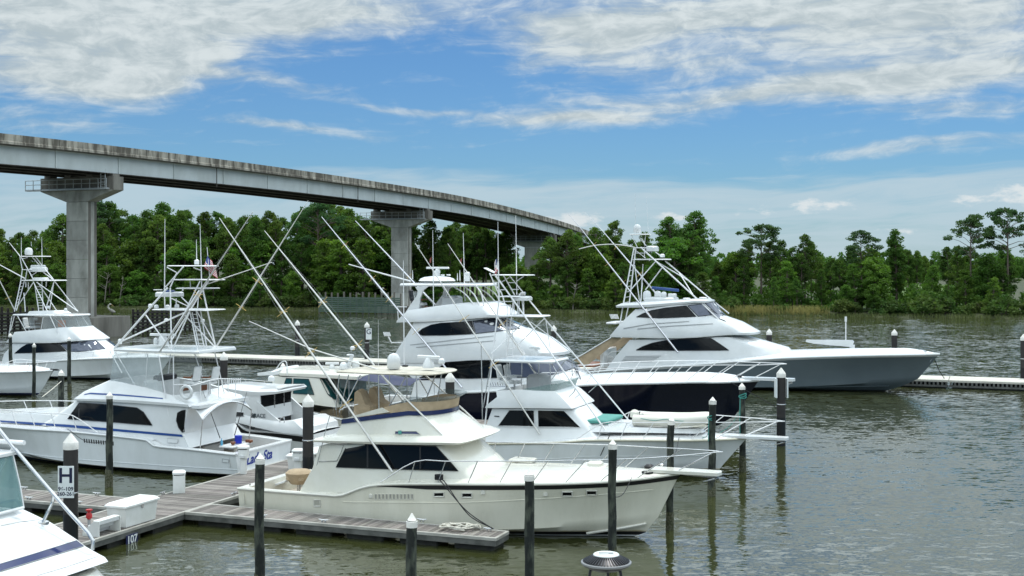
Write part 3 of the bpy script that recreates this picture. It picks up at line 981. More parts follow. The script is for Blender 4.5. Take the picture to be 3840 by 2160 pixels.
# ================================================================== BRIDGE
PP = [(-127, 8), (-91, 84), (-55, 160), (-21, 238), (5.1, 314), (27, 392), (46, 470)]
TT = [-168, -84, 0, 85, 165, 246, 326]
ZT = [21.0, 23.0, 23.95, 22.9, 20.0, 15.3, 10.0]
def bax(t):
    return (smooth_tab(TT, [p[0] for p in PP], t), smooth_tab(TT, [p[1] for p in PP], t), smooth_tab(TT, ZT, t))
def bfr(t):
    p0, p1 = bax(t - 1), bax(t + 1)
    d = Vector((p1[0] - p0[0], p1[1] - p0[1], 0)).normalized()
    return d, Vector((d.y, -d.x, 0))       # along, to the right (camera side)
def bpt(t, lat, dz):
    c = bax(t); _, r = bfr(t)
    return (c[0] + r.x * lat, c[1] + r.y * lat, c[2] + dz)
def bsweep(t0, t1, prof, n=2):
    """profile polygon (lat, dz) swept along the bridge axis"""
    V, Fc = [], []
    m = len(prof)
    for i in range(n + 1):
        t = t0 + (t1 - t0) * i / n
        V += [bpt(t, la, dz) for la, dz in prof]
    for i in range(n):
        for j in range(m):
            k = (j + 1) % m
            Fc.append((i * m + j, i * m + k, (i + 1) * m + k, (i + 1) * m + j))
    Fc.append(tuple(range(m - 1, -1, -1))); Fc.append(tuple(n * m + j for j in range(m)))
    return V, Fc
bridge = empty('road_bridge', (0, 0, 0))
tag(bridge, 'high concrete and steel girder bridge curving down behind the wood', 'bridge')
stiff = []
t = -84.0
while t < 300:
    seg = 10.6
    mk('parapet', *bsweep(t + .02, t + seg - .02, [(6.25, 0), (6.0, 0), (5.75, -.75), (5.75, -.95), (6.32, -1.15), (6.32, -.85), (6.25, -.80)]), PARA, bridge, ang=20)
    mk('far_parapet', *bsweep(t, t + seg, [(-6.25, 0), (-6.0, 0), (-5.75, -.75), (-5.75, -1.0), (-6.3, -1.15)]), PARA, bridge, ang=20)
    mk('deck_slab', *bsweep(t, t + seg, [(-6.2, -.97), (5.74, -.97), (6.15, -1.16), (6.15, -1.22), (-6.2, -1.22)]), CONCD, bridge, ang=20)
    mk('girder_web', *bsweep(t + .012, t + seg - .012, [(5.35, -1.2), (5.35, -3.36), (5.31, -3.36), (5.31, -1.2)]), GIRD, bridge, ang=20)
    mk('girder_flange', *bsweep(t, t + seg, [(5.62, -3.36), (5.62, -3.43), (5.02, -3.43), (5.02, -3.36)]), GIRDD, bridge, ang=20)
    for lat in (1.8, -1.8, -5.2):  # same paint as the outer web, but their shade is put into the colour
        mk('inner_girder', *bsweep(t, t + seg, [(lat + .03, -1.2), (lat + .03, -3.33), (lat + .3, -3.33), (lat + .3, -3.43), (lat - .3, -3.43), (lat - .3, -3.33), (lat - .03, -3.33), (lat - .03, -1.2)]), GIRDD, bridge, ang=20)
    mk('cross_frame', *bsweep(t + 5, t + 5.12, [(5.2, -1.6), (5.2, -1.75), (-5.2, -3.2), (-5.2, -3.05)], 1), GIRDD, bridge, ang=20)
    # web stiffener
    mk('stiffener', *bsweep(t - .09, t + .09, [(5.36, -1.22), (5.47, -1.22), (5.47, -3.36), (5.36, -3.36)], 1), GIRD, bridge, ang=20)
    t += seg
for t in (58, 20):      # scupper pipes hanging under the girder
    mk('scupper_pipe', *g_tube([bpt(t, 5.75, -1.1), bpt(t, 5.75, -3.9)], .07, 6), GIRDD, bridge)

def pier(tp, zfoot, lifts, foot):
    """hammerhead pier; its pieces are parts of the bridge"""
    c = bax(tp); d, r = bfr(tp)
    zt = c[2]
    def P(la, al, z): return (c[0] + r.x * la + d.x * al, c[1] + r.y * la + d.y * al, z)
    pr_ = empty('pier', (0, 0, 0), parent=bridge)
    capb, capm, capt = zt - 6.85, zt - 5.45, zt - 3.75
    def blk(w0, w1, l, z0, z1, name, mat, bev=.12):
        rings = []
        for w_, z_ in ((w0, z0), (w1, z1)):
            x, y = w_ / 2, l / 2
            rings.append([P(-x, -y + bev, z_), P(-x + bev, -y, z_), P(x - bev, -y, z_), P(x, -y + bev, z_), P(x, y - bev, z_), P(x - bev, y, z_), P(-x + bev, y, z_), P(-x, y - bev, z_)])
        V = rings[0] + rings[1]
        Fc = [tuple(range(7, -1, -1)), tuple(range(8, 16))] + [(i, (i + 1) % 8, 8 + (i + 1) % 8, 8 + i) for i in range(8)]
        return mk(name, V, Fc, mat, pr_, ang=20)
    zz = np.linspace(zfoot, capb, lifts + 1)
    for i in range(lifts):
        blk(3.6, 3.6, 1.75, zz[i], zz[i + 1] - .035, 'column_lift', CONC)
    for s in (-1, 1):      # darker drain strips on the narrow faces
        V = []
        for z_ in (zfoot, capb):
            V += [P(s * 1.80, -.28, z_), P(s * 1.83, -.28, z_), P(s * 1.83, .28, z_), P(s * 1.80, .28, z_)]
        mk('column_rib', V, [(0, 1, 5, 4), (1, 2, 6, 5), (2, 3, 7, 6), (3, 0, 4, 7), (0, 1, 2, 3), (4, 5, 6, 7)], CONC, pr_)
    for s in (-1, 1):
        for a0_, a1_ in ((-.75, -.30), (.30, .75)):
            V = []
            for z_ in (zfoot + .02, capb - .02):
                V += [P(s * 1.79, a0_, z_), P(s * 1.812, a0_, z_), P(s * 1.812, a1_, z_), P(s * 1.79, a1_, z_)]
            mk('stained_drain_strip', V, [(0, 1, 5, 4), (1, 2, 6, 5), (2, 3, 7, 6), (3, 0, 4, 7), (0, 1, 2, 3), (4, 5, 6, 7)], CONCD, pr_)
    blk(3.6, 12.2, 1.9, capb, capm, 'cap_haunch', CONC, .1)
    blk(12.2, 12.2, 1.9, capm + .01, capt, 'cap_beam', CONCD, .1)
    for la in (5.2, 1.8, -1.8, -5.2):
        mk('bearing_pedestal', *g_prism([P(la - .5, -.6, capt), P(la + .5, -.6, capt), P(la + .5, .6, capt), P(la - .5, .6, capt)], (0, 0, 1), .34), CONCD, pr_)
    # inspection walkway with rails on the near face
    pl = -1.55
    mk('walkway_floor', *g_prism([P(-8.0, pl, capm + .05), P(5.5, pl, capm + .05), P(5.5, -.98, capm + .05), P(-8.0, -.98, capm + .05)], (0, 0, 1), .22), RAILM, pr_)
    g = Geo()
    for h in (.65, 1.2):
        g.add(g_tube([P(-8.0, pl, capm + .2 + h), P(5.5, pl, capm + .2 + h)], .05, 5))
    for x in np.linspace(-8.0, 5.5, 11):
        g.add(g_tube([P(x, pl, capm + .1), P(x, pl, capm + 1.45)], .05, 5))
    mk('walkway_rail', g.v, g.f, RAILM, pr_)
    g = Geo()
    for x in (4.6, 5.3):
        g.add(g_tube([P(x, pl, capm + .1), P(x, pl, capm + 2.6)], .06, 5))
    for k in range(7):
        g.add(g_tube([P(4.6, pl, capm + .3 + k * .35), P(5.3, pl, capm + .3 + k * .35)], .04, 4))
    mk('walkway_ladder', g.v, g.f, RAILM, pr_)
    if foot:
        blk(foot[0], foot[0], foot[1], -1.5, zfoot - .001, 'footing', CONCD, .35)
    return P
PP1 = pier(0, 2.5, 6, (9.4, 8.0))
PP2 = pier(85, 1.2, 6, (7.5, 6.0))
PP3 = pier(165, 1.0, 5, None)
c = PP1(1.5, -4.02, 2.0)
o = mk('orange_notice', *g_prism([PP1(.0, -4.02, 1.35), PP1(1.25, -4.02, 1.35), PP1(1.25, -4.02, 2.2), PP1(.0, -4.02, 2.2)], -bfr(0)[0], .05), ORANGE, bridge)

# ------------------------------------------------------------------ bridge fenders (dolphins) in the channel
def fender(name, label, p0, p1, n_posts, ztop, rails, mat, ptop, dark=False):
    root = empty(name, (0, 0, 0))
    tag(root, label, 'fender')
    p0, p1 = Vector(p0), Vector(p1)
    d = (p1 - p0).normalized(); nrm = Vector((d.y, -d.x, 0))
    if nrm.y > 0: nrm = -nrm
    for i in range(n_posts):
        u = i / (n_posts - 1)
        p = p0.lerp(p1, u)
        g = g_tube([(p.x, p.y, -1.5), (p.x, p.y, ptop + rnd.uniform(-.15, .15))], .17, 7)
        mk('pile', *g, TIMB if dark else DEADW, root)
    for i in range(rails):
        z = .35 + (ztop - .35) * i / (rails - 1)
        a, b = p0 + nrm * .28, p1 + nrm * .28
        L = (b - a).length
        g = g_box((0, 0, 0), (L, .22, .26), atan2(d.y, d.x))
        c = (a + b) / 2
        mk('wale', [(v[0] + c.x, v[1] + c.y, v[2] + z) for v in g[0]], g[1], mat, root, smooth=False)
    return root
Yf = 233.0
fender('channel_fender', 'green timber channel fender standing before the middle bridge pier', at('D', 804, 790, Yf)[:2] + (0,), at('D', 1008, 792, Yf - 6)[:2] + (0,), 14, 2.85, 8, TIMG, 3.9)
fender('pier_fender', 'dark timber fender wall right of the big bridge pier footing', at('D', 335, 850, 168)[:2] + (0,), at('D', 500, 842, 176)[:2] + (0,), 15, 2.6, 6, TIMB, 3.1, True)
fender('pier_fender', 'dark slatted fender wall at the left edge behind the tower boat', at('D', -60, 850, 163)[:2] + (0,), at('D', 128, 850, 170)[:2] + (0,), 13, 2.6, 6, TIMB, 3.4, True)
# red marker board on the green fender
X, Y, Z = at('D', 811, 757, Yf - .6)
o = mk('marker_board', *g_box((X, Y, Z), (.9, .06, .9)), SIGNW, smooth=False)
tag(o, 'white and red diamond marker board on the end of the green fender', 'sign')
mk('red_diamond', [(X - .32, Y - .034, Z), (X, Y - .034, Z - .36), (X + .32, Y - .034, Z), (X, Y - .034, Z + .36)], [(0, 1, 2, 3)], RED, None).parent = o

def bird(x, y, z, label, s=1.0):
    root = empty('pelican', (x, y, z)); root.scale = (s, s, s)
    tag(root, label, 'bird')
    vs, fs = g_lathe((0, 0, 0), [(.02, -.42), (.14, -.3), (.2, -.05), (.17, .2), (.06, .38)], 10)
    V = [(v[2] * .9, v[1], .42 + v[0] * .9 - v[2] * .35) for v in vs]
    mk('body', V, fs, pm('bird_plumage', (.42, .40, .36), .8, col2=(.25, .23, .2), nscale=5), root)
    g = Geo().add(g_tube(catmull([(-.3, 0, .6), (-.42, 0, .85), (-.30, 0, 1.05), (-.22, 0, 1.12), (-.12, 0, 1.05)]), [.09] * 6 + [.07] * 6 + [.06] * 6 + [.075] * 7, 8))
    mk('neck', g.v, g.f, pm('bird_white', (.62, .60, .52), .8), root)
    mk('bill', *g_tube([(-.13, 0, 1.07), (.22, 0, .88)], [.04, .012], 6), pm('bird_bill', (.40, .27, .10), .6), root)
    g = Geo()
    for yy in (-.08, .08): g.add(g_tube([(0, yy, 0), (0, yy, .3)], .025, 5))
    mk('leg', g.v, g.f, BLACK, root)
X, Y, Z = at('D', 968, 756, 226.4)
bird(X, Y, 2.97, 'white pelican perched on the green fender beside the middle pier', 1.6)
X, Y, Z = at('D', 282, 790, 163)
bird(X, Y, 2.58, 'grey pelican standing on the pier footing right of the bridge column', 1.25)

# ================================================================== DOCKS
RZ = -TH
def dock_root(name, a, b, label, cat='dock'):
    r = empty(name, dock(a, b, 0), RZ)
    return tag(r, label, cat)

def plank_mesh(L, Wd, T=.035, along='x'):
    g = g_bbox((0, 0, 0), (L, Wd, T) if along == 'x' else (Wd, L, T), .008)
    me = bpy.data.meshes.new('plank')
    me.from_pydata(g[0], [], g[1]); me.materials.append(PLANK); me.update()
    return me

def float_dock(name, label, a0, a1, b0, b1, along, pitch=.146, taper=None, top=.45, rails=True):
    """walkway on floats; along = axis the walkway runs on ('a' or 'b')"""
    root = dock_root(name, a0, b0, label)
    la, lb = a1 - a0, b1 - b0
    rp = random.Random(int(abs(a0 * 7 + b0 * 13)))
    if along == 'b':
        me = plank_mesh(la - .22, pitch - .012, along='x')
        n = int(lb / pitch)
        for i in range(n):
            o = bpy.data.objects.new('plank', me); COL.objects.link(o); o.parent = root
            o.location = (la / 2 + rp.uniform(-.006, .006), (i + .5) * pitch, top + rp.uniform(-.004, .004))
    else:
        me = plank_mesh(lb - .22, pitch - .012, along='y')
        n = int(la / pitch)
        for i in range(n):
            o = bpy.data.objects.new('plank', me); COL.objects.link(o); o.parent = root
            u = (i + .5) / n
            k = 1.0 if taper is None else 1 + (taper - 1) * u
            o.location = ((i + .5) * pitch, .11 * (1 - k) + lb / 2 * k + (0 if taper is None else 0), top + rp.uniform(-.004, .004))
            o.scale = (1, k, 1)
    # rub rails and frames along the edges
    edges = []
    if along == 'b':
        edges = [((0.04, 0), (0.04, lb)), ((la - .04, 0), (la - .04, lb)), ((0, 0.04), (la, 0.04)), ((0, lb - .04), (la, lb - .04))]
    else:
        lb1 = lb * (taper or 1)
        edges = [((0, .04), (la, .04)), ((0, lb - .04), (la, lb1 - .04)), ((.04, 0), (.04, lb)), ((la - .04, 0), (la - .04, lb1))]
    for i, (p, q) in enumerate(edges):
        p, q = Vector(p), Vector(q)
        L = (q - p).length; an = atan2((q - p).y, (q - p).x); c = (p + q) / 2
        if i >= 2: L -= .17
        mk('edge_board', *g_bbox((c.x, c.y, top - .02), (L, .1, .10), .01, an), FRAMEW, root)
        mk('frame_channel', *g_box((c.x, c.y, top - .165), (L - .02, .07, .17), an), DOCKF, root, smooth=False)
    # floats
    if along == 'b':
        k = 0.6
        while k < lb - 1:
            mk('float', *g_bbox((la / 2, k + .8, 0.02), (la - .25, 1.7, .56), .05), FLOAT, root)
            k += 2.4
    else:
        k = 0.5
        lbm = lb * ((taper or 1) + 1) / 2
        while k < la - .6:
            mk('float', *g_bbox((k + .6, lb * .5 * ((taper or 1) + 1) / 2, 0.02), (1.4, lb * (taper or 1) - .18, .56), .05), FLOAT, root)
            k += 2.0
    return root

main_dock = float_dock('main_walkway', 'long weathered plank walkway running away between the moored boats', -2.85, 0, -9.0, 26.5, 'b')
finger_r = float_dock('finger_pier', 'narrow plank finger pier beside the cream sportfisher', 0.02, 12.0, .33, 1.95, 'a', taper=.72)
finger_l = float_dock('finger_pier', 'plank finger pier at left behind the dock box', -12.5, -2.87, .03, 1.85, 'a')
tee = float_dock('end_pier', 'cross pier at the far end of the walkway where the navy hulled yacht lies', -17.5, 10.0, 26.55, 28.4, 'a', pitch=.29)

# pale breakwater dock in the distance
root = dock_root('outer_dock', -60, 61.4, 'long pale outer dock lying beyond the big sportfishing yachts')
Ltot = 112.0; seg = 7.0
for i in range(int(Ltot / seg)):
    mk('deck_section', *g_bbox((seg * (i + .5), 1.75, .56), (seg - .04, 3.5, .16), .02), CONCW, root)
    mk('waler', *g_box((seg * (i + .5), .05, .17), (seg - .05, .16, .13)), DOCKF, root, smooth=False)
    mk('pontoon', *g_box((seg * (i + .5), 1.75, -.05), (seg - .5, 3.2, .62)), FLOAT, root, smooth=False)
g = Geo()
k = .15
while k < Ltot:
    g.add(g_box((k, .09, .36), (.14, .18, .235))); k += .30
o = mk('side_blocks', g.v, g.f, DOCKF, root, smooth=False, recalc=False); o['kind'] = 'stuff'

# ------------------------------------------------------------------ pilings
PZ = 3.99
def piling(px, ytop, label, kind, group=None, ztop=PZ, Y=None, band=True):
    Y = (HC - ztop) * 3150 / (ytop - 660) if Y is None else Y
    X = (px - 1288) / 3150 * Y
    root = empty('piling', (X, Y, 0))
    tag(root, label, 'piling', group)
    rp = random.Random(int(px * 3))
    if kind == 'brown':
        r = .225
        mk('shaft', *g_tube([(0, 0, 1.45), (0, 0, ztop - .42)], r, 16), PILEB, root)
        mk('wet_band', *g_tube([(0, 0, -2), (0, 0, 1.45)], r + .004, 16), WETP, root)
        mk('cap', *g_lathe((0, 0, 0), [(r + .015, ztop - .5), (r + .015, ztop - .30), (r - .0, ztop - .27), (.02, ztop)], 16), CAPW, root)
        mk('strap', *g_lathe((0, 0, 0), [(r + .008, ztop - 1.9), (r + .014, ztop - 1.89), (r + .014, ztop - 1.86), (r + .008, ztop - 1.85)], 16), STEEL, root)
    else:
        r = .125 * rp.uniform(.9, 1.14)
        root.rotation_euler = (radians(rp.uniform(-.7, .7)), radians(rp.uniform(-.7, .7)), rp.uniform(0, 6))
        pts, rs = [], []
        for k in range(9):
            z = -2 + (ztop - .15 + 2) * k / 8
            pts.append((rp.uniform(-.02, .02), rp.uniform(-.02, .02), z)); rs.append(r * (1.12 - .14 * k / 8) * rp.uniform(.94, 1.06))
        mk('shaft', *g_tube(pts, rs, 12), PILEW, root)
        mk('tide_band', *g_tube([(0, 0, -.4), (0, 0, .25), (0, 0, .55 + rp.uniform(-.15, .2))], [r * 1.16, r * 1.2, r * 1.1], 12), ALGAE, root)
        px_, py_, _ = pts[-1]
        mk('cap', *g_lathe((px_, py_, 0), [(r + .01, ztop - .3), (r + .012, ztop - .17), (r - .01, ztop - .155), (.012, ztop)], 12), CAPW, root)
    return root
P_H = piling(178, 1090, 'thick brown piling carrying the H sign at left', 'brown')
piling(775, 992, 'thick brown piling behind the cockpit of the cream sportfisher', 'brown')
piling(1132, 935, 'brown piling before the navy hull, right of the cream boat hardtop', 'brown')
P_1965 = piling(1965, 925, 'brown piling with sign brackets off the bow of the white tower boat', 'brown')
piling(563, 885, 'brown piling on the cross pier behind the flagged sportfisher flybridge', 'brown')
piling(2250, 828, 'brown capped piling rising behind the bow of the grey-blue yacht', 'brown')
piling(2575, 840, 'brown piling on the outer dock at the right edge', 'brown')
piling(1393, 818, 'brown piling on the outer dock left of the grey-blue yacht', 'brown')
piling(1935, 827, 'piling cap peeping over the foredeck slope of the grey-blue yacht', 'brown')
piling(748, 805, 'brown piling on the outer dock, left of the G sign piling', 'brown')
P_G = piling(923, 810, 'brown piling on the outer dock carrying the G sign', 'brown')
piling(652, 1140, 'dark wooden mooring piling in front of the cream sportfisher stern', 'wood')
piling(274, 985, 'weathered wooden piling in front of the blue-striped sportfisher cabin', 'wood')
P_BL = piling(1033, 1290, 'grey wooden piling with a blue rope at the bottom edge', 'wood')
piling(1333, 1180, 'mossy wooden piling in front of the cream hull amidships', 'wood')
piling(1540, 1105, 'mossy wooden piling in front of the cream bow, above the lamp', 'wood')
piling(1685, 1047, 'wooden piling between the cream bow and the white tower boat', 'wood')
piling(1790, 998, 'wooden piling with teal rope at the bow of the white tower boat', 'wood')
piling(1868, 963, 'wooden piling with teal line beyond the white tower boat bow', 'wood')
piling(175, 847, 'slim dark piling in front of the white tower yacht at far left', 'wood')
piling(85, 862, 'short capped piling beside the small bow at far left', 'wood')
piling(153, 930, 'greenish capped piling in front of the far left tower yacht hull', 'wood')
piling(28, 838, 'dark piling at the left edge before the far left tower yacht cabin', 'wood')
piling(713, 908, 'capped piling half hidden by the cream hardtop cruiser', 'wood', Y=70.5, ztop=3.75)

def rope(name, pts, r, mat, label, cat='rope'):
    o = mk(name, *g_tube(catmull(pts, 6), r, 5), mat)
    return tag(o, label, cat)
# ropes on pilings
g = Geo()
for k in range(4):
    z0 = 1.55 + .09 * k
    g.add(g_tube([(.16 * cos(t) + P_BL.location.x, .16 * sin(t) + P_BL.location.y, z0 + .1 * sin(t + k)) for t in np.linspace(0, 6.28, 14)], .02, 5))
g.add(g_tube([(P_BL.location.x + .15, P_BL.location.y - .1, 1.8), (P_BL.location.x + .24, P_BL.location.y - .12, 1.35), (P_BL.location.x + .13, P_BL.location.y - .12, 1.0)], .02, 5))
tag(mk('blue_rope', g.v, g.f, ROPEBL), 'blue rope knotted round the piling at the bottom edge', 'rope')
for (px, yt, yr, lb) in ((1790, 998, 1052, 'teal rope wound round the piling at the tower boat bow'), (1868, 963, 998, 'teal rope loop on the piling beyond the tower boat bow')):
    Y = (HC - PZ) * 3150 / (yt - 660); X, _, Z = at('D', px, yr, Y)
    g = Geo()
    for k in range(3):
        g.add(g_tube([(X + .16 * cos(t), Y + .16 * sin(t), Z + .05 * k + .06 * sin(t + k)) for t in np.linspace(0, 6.28, 12)], .022, 5))
    g.add(g_tube([(X - .13, Y - .12, Z), (X - .15, Y - .14, Z - .9), (X - .14, Y - .13, Z - 1.9 if px == 1868 else Z - .5)], .02, 5))
    tag(mk('teal_rope', g.v, g.f, ROPEG), lb, 'rope')

# ------------------------------------------------------------------ signs
def sign_on(pil, dx, zc, w_, h_, lines, label):
    """flat board strapped to the camera side of a piling"""
    x, y, _ = pil.location
    yb = y - .29
    root = empty('sign', (x + dx, yb, zc))
    tag(root, label, 'sign')
    mk('board', *g_bbox((0, 0, 0), (w_, .035, h_), .006), SIGNW, root)
    for txt, size, dz, bold in lines:
        text_obj('lettering', txt, size, INK, (0, -.0185, dz), (1, 0, 0), (0, 0, 1), root, ext=.003, bold=bold)
    for dz in (-h_ * .42, h_ * .42):
        mk('strap', *g_box((-dx * .5 + .0, .05, dz), (.34, .04, .03)), STEEL, root, smooth=False)
    return root
sign_on(P_H, -.05, 2.50, .50, 1.0, [('H', .66, .18, .012), ('96-109', .17, -.22, .004), ('260-261', .165, -.375, .004)], 'white sign with a big letter H on the piling at left')
sign_on(P_G, .2, 2.92, .52, 1.0, [('G', .62, .18, .008), ('1-25', .12, -.25, .003), ('200-259', .11, -.38, .003)][:1], 'white sign with the letter G on the distant piling')
# empty sign brackets facing away
x, y, _ = P_1965.location
root = empty('sign_boards', (x, y, 0)); tag(root, 'white sign boards seen edge-on around the brown piling', 'sign')
mk('board', *g_box((-.27, .02, 2.95), (.06, .5, .98), 0), SIGNW, root, smooth=False)
mk('board', *g_box((.29, .02, 2.95), (.06, .5, .98), 0), SIGNW, root, smooth=False)

# ------------------------------------------------------------------ dock furniture
def on_dock(name, label, cat, a, b, z=.468, rz=0.0, group=None):
    return tag(empty(name, dock(a, b, z), RZ + rz), label, cat, group)

def pedestal(a, b, label, h=1.05):
    r = on_dock('power_pedestal', label, 'power pedestal', a, b, rz=.25)
    mk('post', *g_bbox((0, 0, h * .34), (.24, .24, h * .68), .03), FIBER, r)
    mk('socket_box', *g_bbox((0, 0, h * .74), (.40, .34, h * .32), .04), FIBER, r)
    mk('light_strip', *g_box((0, 0, h * .915), (.36, .30, .045)), BLACK, r, smooth=False)
    mk('lid', *g_bbox((0, 0, h * .99), (.46, .40, .13), .06), FIBER, r)
    mk('socket_hood', *g_bbox((0, -.19, h * .66), (.22, .08, .12), .02), CHAIRW, r)
    return r
def box_bin(a, b, label):
    r = on_dock('dock_cabinet', label, 'cabinet', a, b, rz=.62)
    mk('body', *g_bbox((0, 0, .34), (.46, .42, .68), .03), FIBER, r)
    mk('gap_strip', *g_box((0, 0, .70), (.40, .36, .05)), BLACK, r, smooth=False)
    mk('lid', *g_bbox((0, 0, .785), (.50, .46, .13), .07), FIBER, r)
    return r
def dock_box(a, b, L, Wd, H, label, rz=0.0, z=.468):
    r = on_dock('dock_box', label, 'dock box', a, b, rz=rz, z=z)
    # tapered body
    V = []
    for z_, k in ((0.02, .90), (H * .82, 1.0)):
        V += [(-L / 2 * k, -Wd / 2 * k, z_), (L / 2 * k, -Wd / 2 * k, z_), (L / 2 * k, Wd / 2 * k, z_), (-L / 2 * k, Wd / 2 * k, z_)]
    mk('body', V, [(3, 2, 1, 0), (4, 5, 6, 7), (0, 1, 5, 4), (1, 2, 6, 5), (2, 3, 7, 6), (3, 0, 4, 7)], FIBER, r, smooth=False)
    V = []
    for z_, e, kk in ((H * .80, .05, 1), (H * .87, .05, 1), (H * .97, -.06, 1), (H, -.16, 1)):
        V += [(-L / 2 - e, -Wd / 2 - e, z_), (L / 2 + e, -Wd / 2 - e, z_), (L / 2 + e, Wd / 2 + e, z_), (-L / 2 - e, Wd / 2 + e, z_)]
    Fc = [(3, 2, 1, 0), (12, 13, 14, 15)]
    for q in range(3):
        for i in range(4):
            j = (i + 1) % 4
            Fc.append((q * 4 + i, q * 4 + j, q * 4 + 4 + j, q * 4 + 4 + i))
    mk('lid', V, Fc, FIBER, r, ang=50)
    mk('latch', *g_box((0, -Wd / 2 - .015, H * .72), (.09, .04, .12)), STEEL, r, smooth=False)
    return r
X, Y, Z = atz('D', 452, 1240, .468); ab = todock(X, Y); box_bin(-2.5, ab[1] + .1, 'white cabinet with a rounded lid at the corner of the walkway')
X, Y, Z = atz('Q8', 2000, 700, .468); ab = todock(X, Y)
dock_box(-.52, ab[1] + .45, 1.75, .78, .85, 'long white dock box on the walkway above number 107', rz=pi / 2)
# white boarding steps
st = on_dock('boarding_steps', 'white plastic boarding steps beside the dock box on the walkway', 'steps', -.42, ab[1] - 1.25, rz=pi / 2)
for k in range(3):
    mk('tread', *g_bbox((0, .22 - k * .2, .16 + k * .17), (1.05, .24, .05), .015), FIBER, st)
    mk('riser', *g_box((0, .12 - k * .2, .09 + k * .17), (1.0, .03, .10)), CHAIRW, st, smooth=False)
for s in (-1, 1):
    mk('side_panel', *g_prism([(s * .51, .34, 0), (s * .51, -.32, 0), (s * .51, -.32, .5), (s * .51, -.1, .5), (s * .51, .1, .32), (s * .51, .34, .15)], (s, 0, 0), .03), FIBER, st, smooth=False)
# red hydrant valve
X, Y, Z = atz('Q8', 1345, 800, .468); ab2 = todock(X, Y)
hy = on_dock('fire_valve', 'red handled fire valve standing on the walkway edge', 'valve', ab2[0], ab2[1])
mk('riser_pipe', *g_tube([(0, 0, 0), (0, 0, .45)], .05, 8), GREYP, hy)
mk('valve_body', *g_lathe((0, 0, .45), [(.05, 0), (.10, .06), (.10, .16), (.05, .24)], 10), RED, hy)
mk('hand_wheel', *g_lathe((0, 0, .76), [(.03, -.08), (.11, -.02), (.11, .02), (.03, .02)], 10), RED, hy)
# 107 plate
X, Y, Z = atz('Q8', 1995, 850, .22); ab3 = todock(X, Y)
pl = tag(empty('number_plate', dock(.065, ab3[1], .13), RZ), 'dark blue plate with white number 107 on the walkway edge', 'sign')
mk('plate', *g_bbox((0, 0, 0), (.025, .60, .34), .004), NAVYT, pl)
text_obj('lettering', '107', .36, SIGNW, (.014, 0, -.01), (0, 1, 0), (0, 0, 1), pl, ext=.003, bold=.006)

# pedestals and boxes further along the walkway
X, Y, Z = atz('R4', 400, 1560, .468)
pedestal(-2.55, 8.05, 'white power pedestal behind the transom of the blue-striped sportfisher', 1.15)
pedestal(-.25, 8.6, 'white power pedestal in front of the long dock box by the cream boat', 1.05)
dock_box(-.55, 9.9, 2.1, .75, .85, 'white dock box behind the thick piling at the cream boat stern', rz=pi / 2)
pedestal(-.5, 20.3, 'white power pedestal with lamp beside the tower boat stern', 1.5)
# life ring station
lr = on_dock('life_ring_post', 'red life ring on a white post at the tower boat stern', 'life ring', .0, 19.0)
mk('post', *g_tube([(0, 0, 0), (0, 0, 1.55)], .07, 8), FIBER, lr)
mk('cap', *g_lathe((0, 0, 1.55), [(.09, 0), (.09, .05), (.01, .14)], 10), FIBER, lr)
vs = [(.12 + .0, .30 * cos(t), .75 + .30 * sin(t)) for t in np.linspace(0, 6.283, 21)]
mk('ring', *g_tube(vs, .075, 8), RED, lr)

def cleat(a, b, rz, label):
    r = on_dock('dock_cleat', label, 'cleat', a, b, rz=rz, group='galvanised cleats on the near docks', z=.49)
    g = Geo().add(g_tube([(-.19, 0, .10), (-.08, 0, .085), (.08, 0, .085), (.19, 0, .10)], [.018, .026, .026, .018], 6))
    mk('horn', g.v, g.f, STEEL, r)
    for s in (-.06, .06):
        mk('foot', *g_bbox((s, 0, .035), (.05, .07, .08), .01), STEEL, r)
for a, b in ((3.2, .42), (5.6, .45), (8.7, 1.72), (11.4, 1.2), (-4.5, .12), (-6.8, .12), (-5.0, 1.75), (-8.5, 1.75)):
    cleat(a, b, 0, 'galvanised cleat bolted to a finger pier edge')
for a, b in ((-.1, 3.6), (-2.75, 2.8), (-.1, 12.2)):
    cleat(a, b, pi / 2, 'galvanised cleat bolted to the walkway edge')

# coil of white rope on the finger
rc = random.Random(4)
c0 = dock(10.4, 1.05, .50)
pts = []
for k in range(90):
    t = k * .55; r_ = .16 + .32 * abs(sin(k * .37)) * rc.uniform(.6, 1)
    pts.append((c0[0] + r_ * 1.5 * cos(t), c0[1] + r_ * .75 * sin(t), c0[2] + .02 + .17 * max(0, 1 - r_ * 2) + rc.uniform(0, .10)))
o = mk('rope_coil', *g_tube(catmull(pts, 3), .024, 5), ROPEW); tag(o, 'heap of white rope on the end of the finger pier', 'rope')

# ================================================================== LAMP
lx, ly = (1525 - 1288) / 3150 * 15.2, 15.2
lz = HC - (1412 - 660) / 3150 * 15.2
lamp = tag(empty('street_lamp', (lx, ly, 1.5)), 'round black post-top lamp with radial fins at the bottom edge', 'lamp')
z0 = lz - 1.5
mk('post', *g_tube([(0, 0, 0), (0, 0, z0 - .52)], [.09, .06], 12), LAMPB, lamp)
mk('base_flange', *g_lathe((0, 0, 0), [(.18, 0), (.18, .04), (.10, .12)], 14), LAMPB, lamp)
mk('collar', *g_lathe((0, 0, z0 - .62), [(.07, 0), (.10, .05), (.08, .16)], 12), LAMPB, lamp)
for k in range(3):
    a = radians(200 + 120 * k)
    mk('yoke_arm', *g_tube(catmull([(.05 * cos(a), .05 * sin(a), z0 - .52), (.16 * cos(a), .16 * sin(a), z0 - .42), (.22 * cos(a), .22 * sin(a), z0 - .2), (.20 * cos(a), .20 * sin(a), z0 - .06)], 4), .018, 6), LAMPB, lamp)
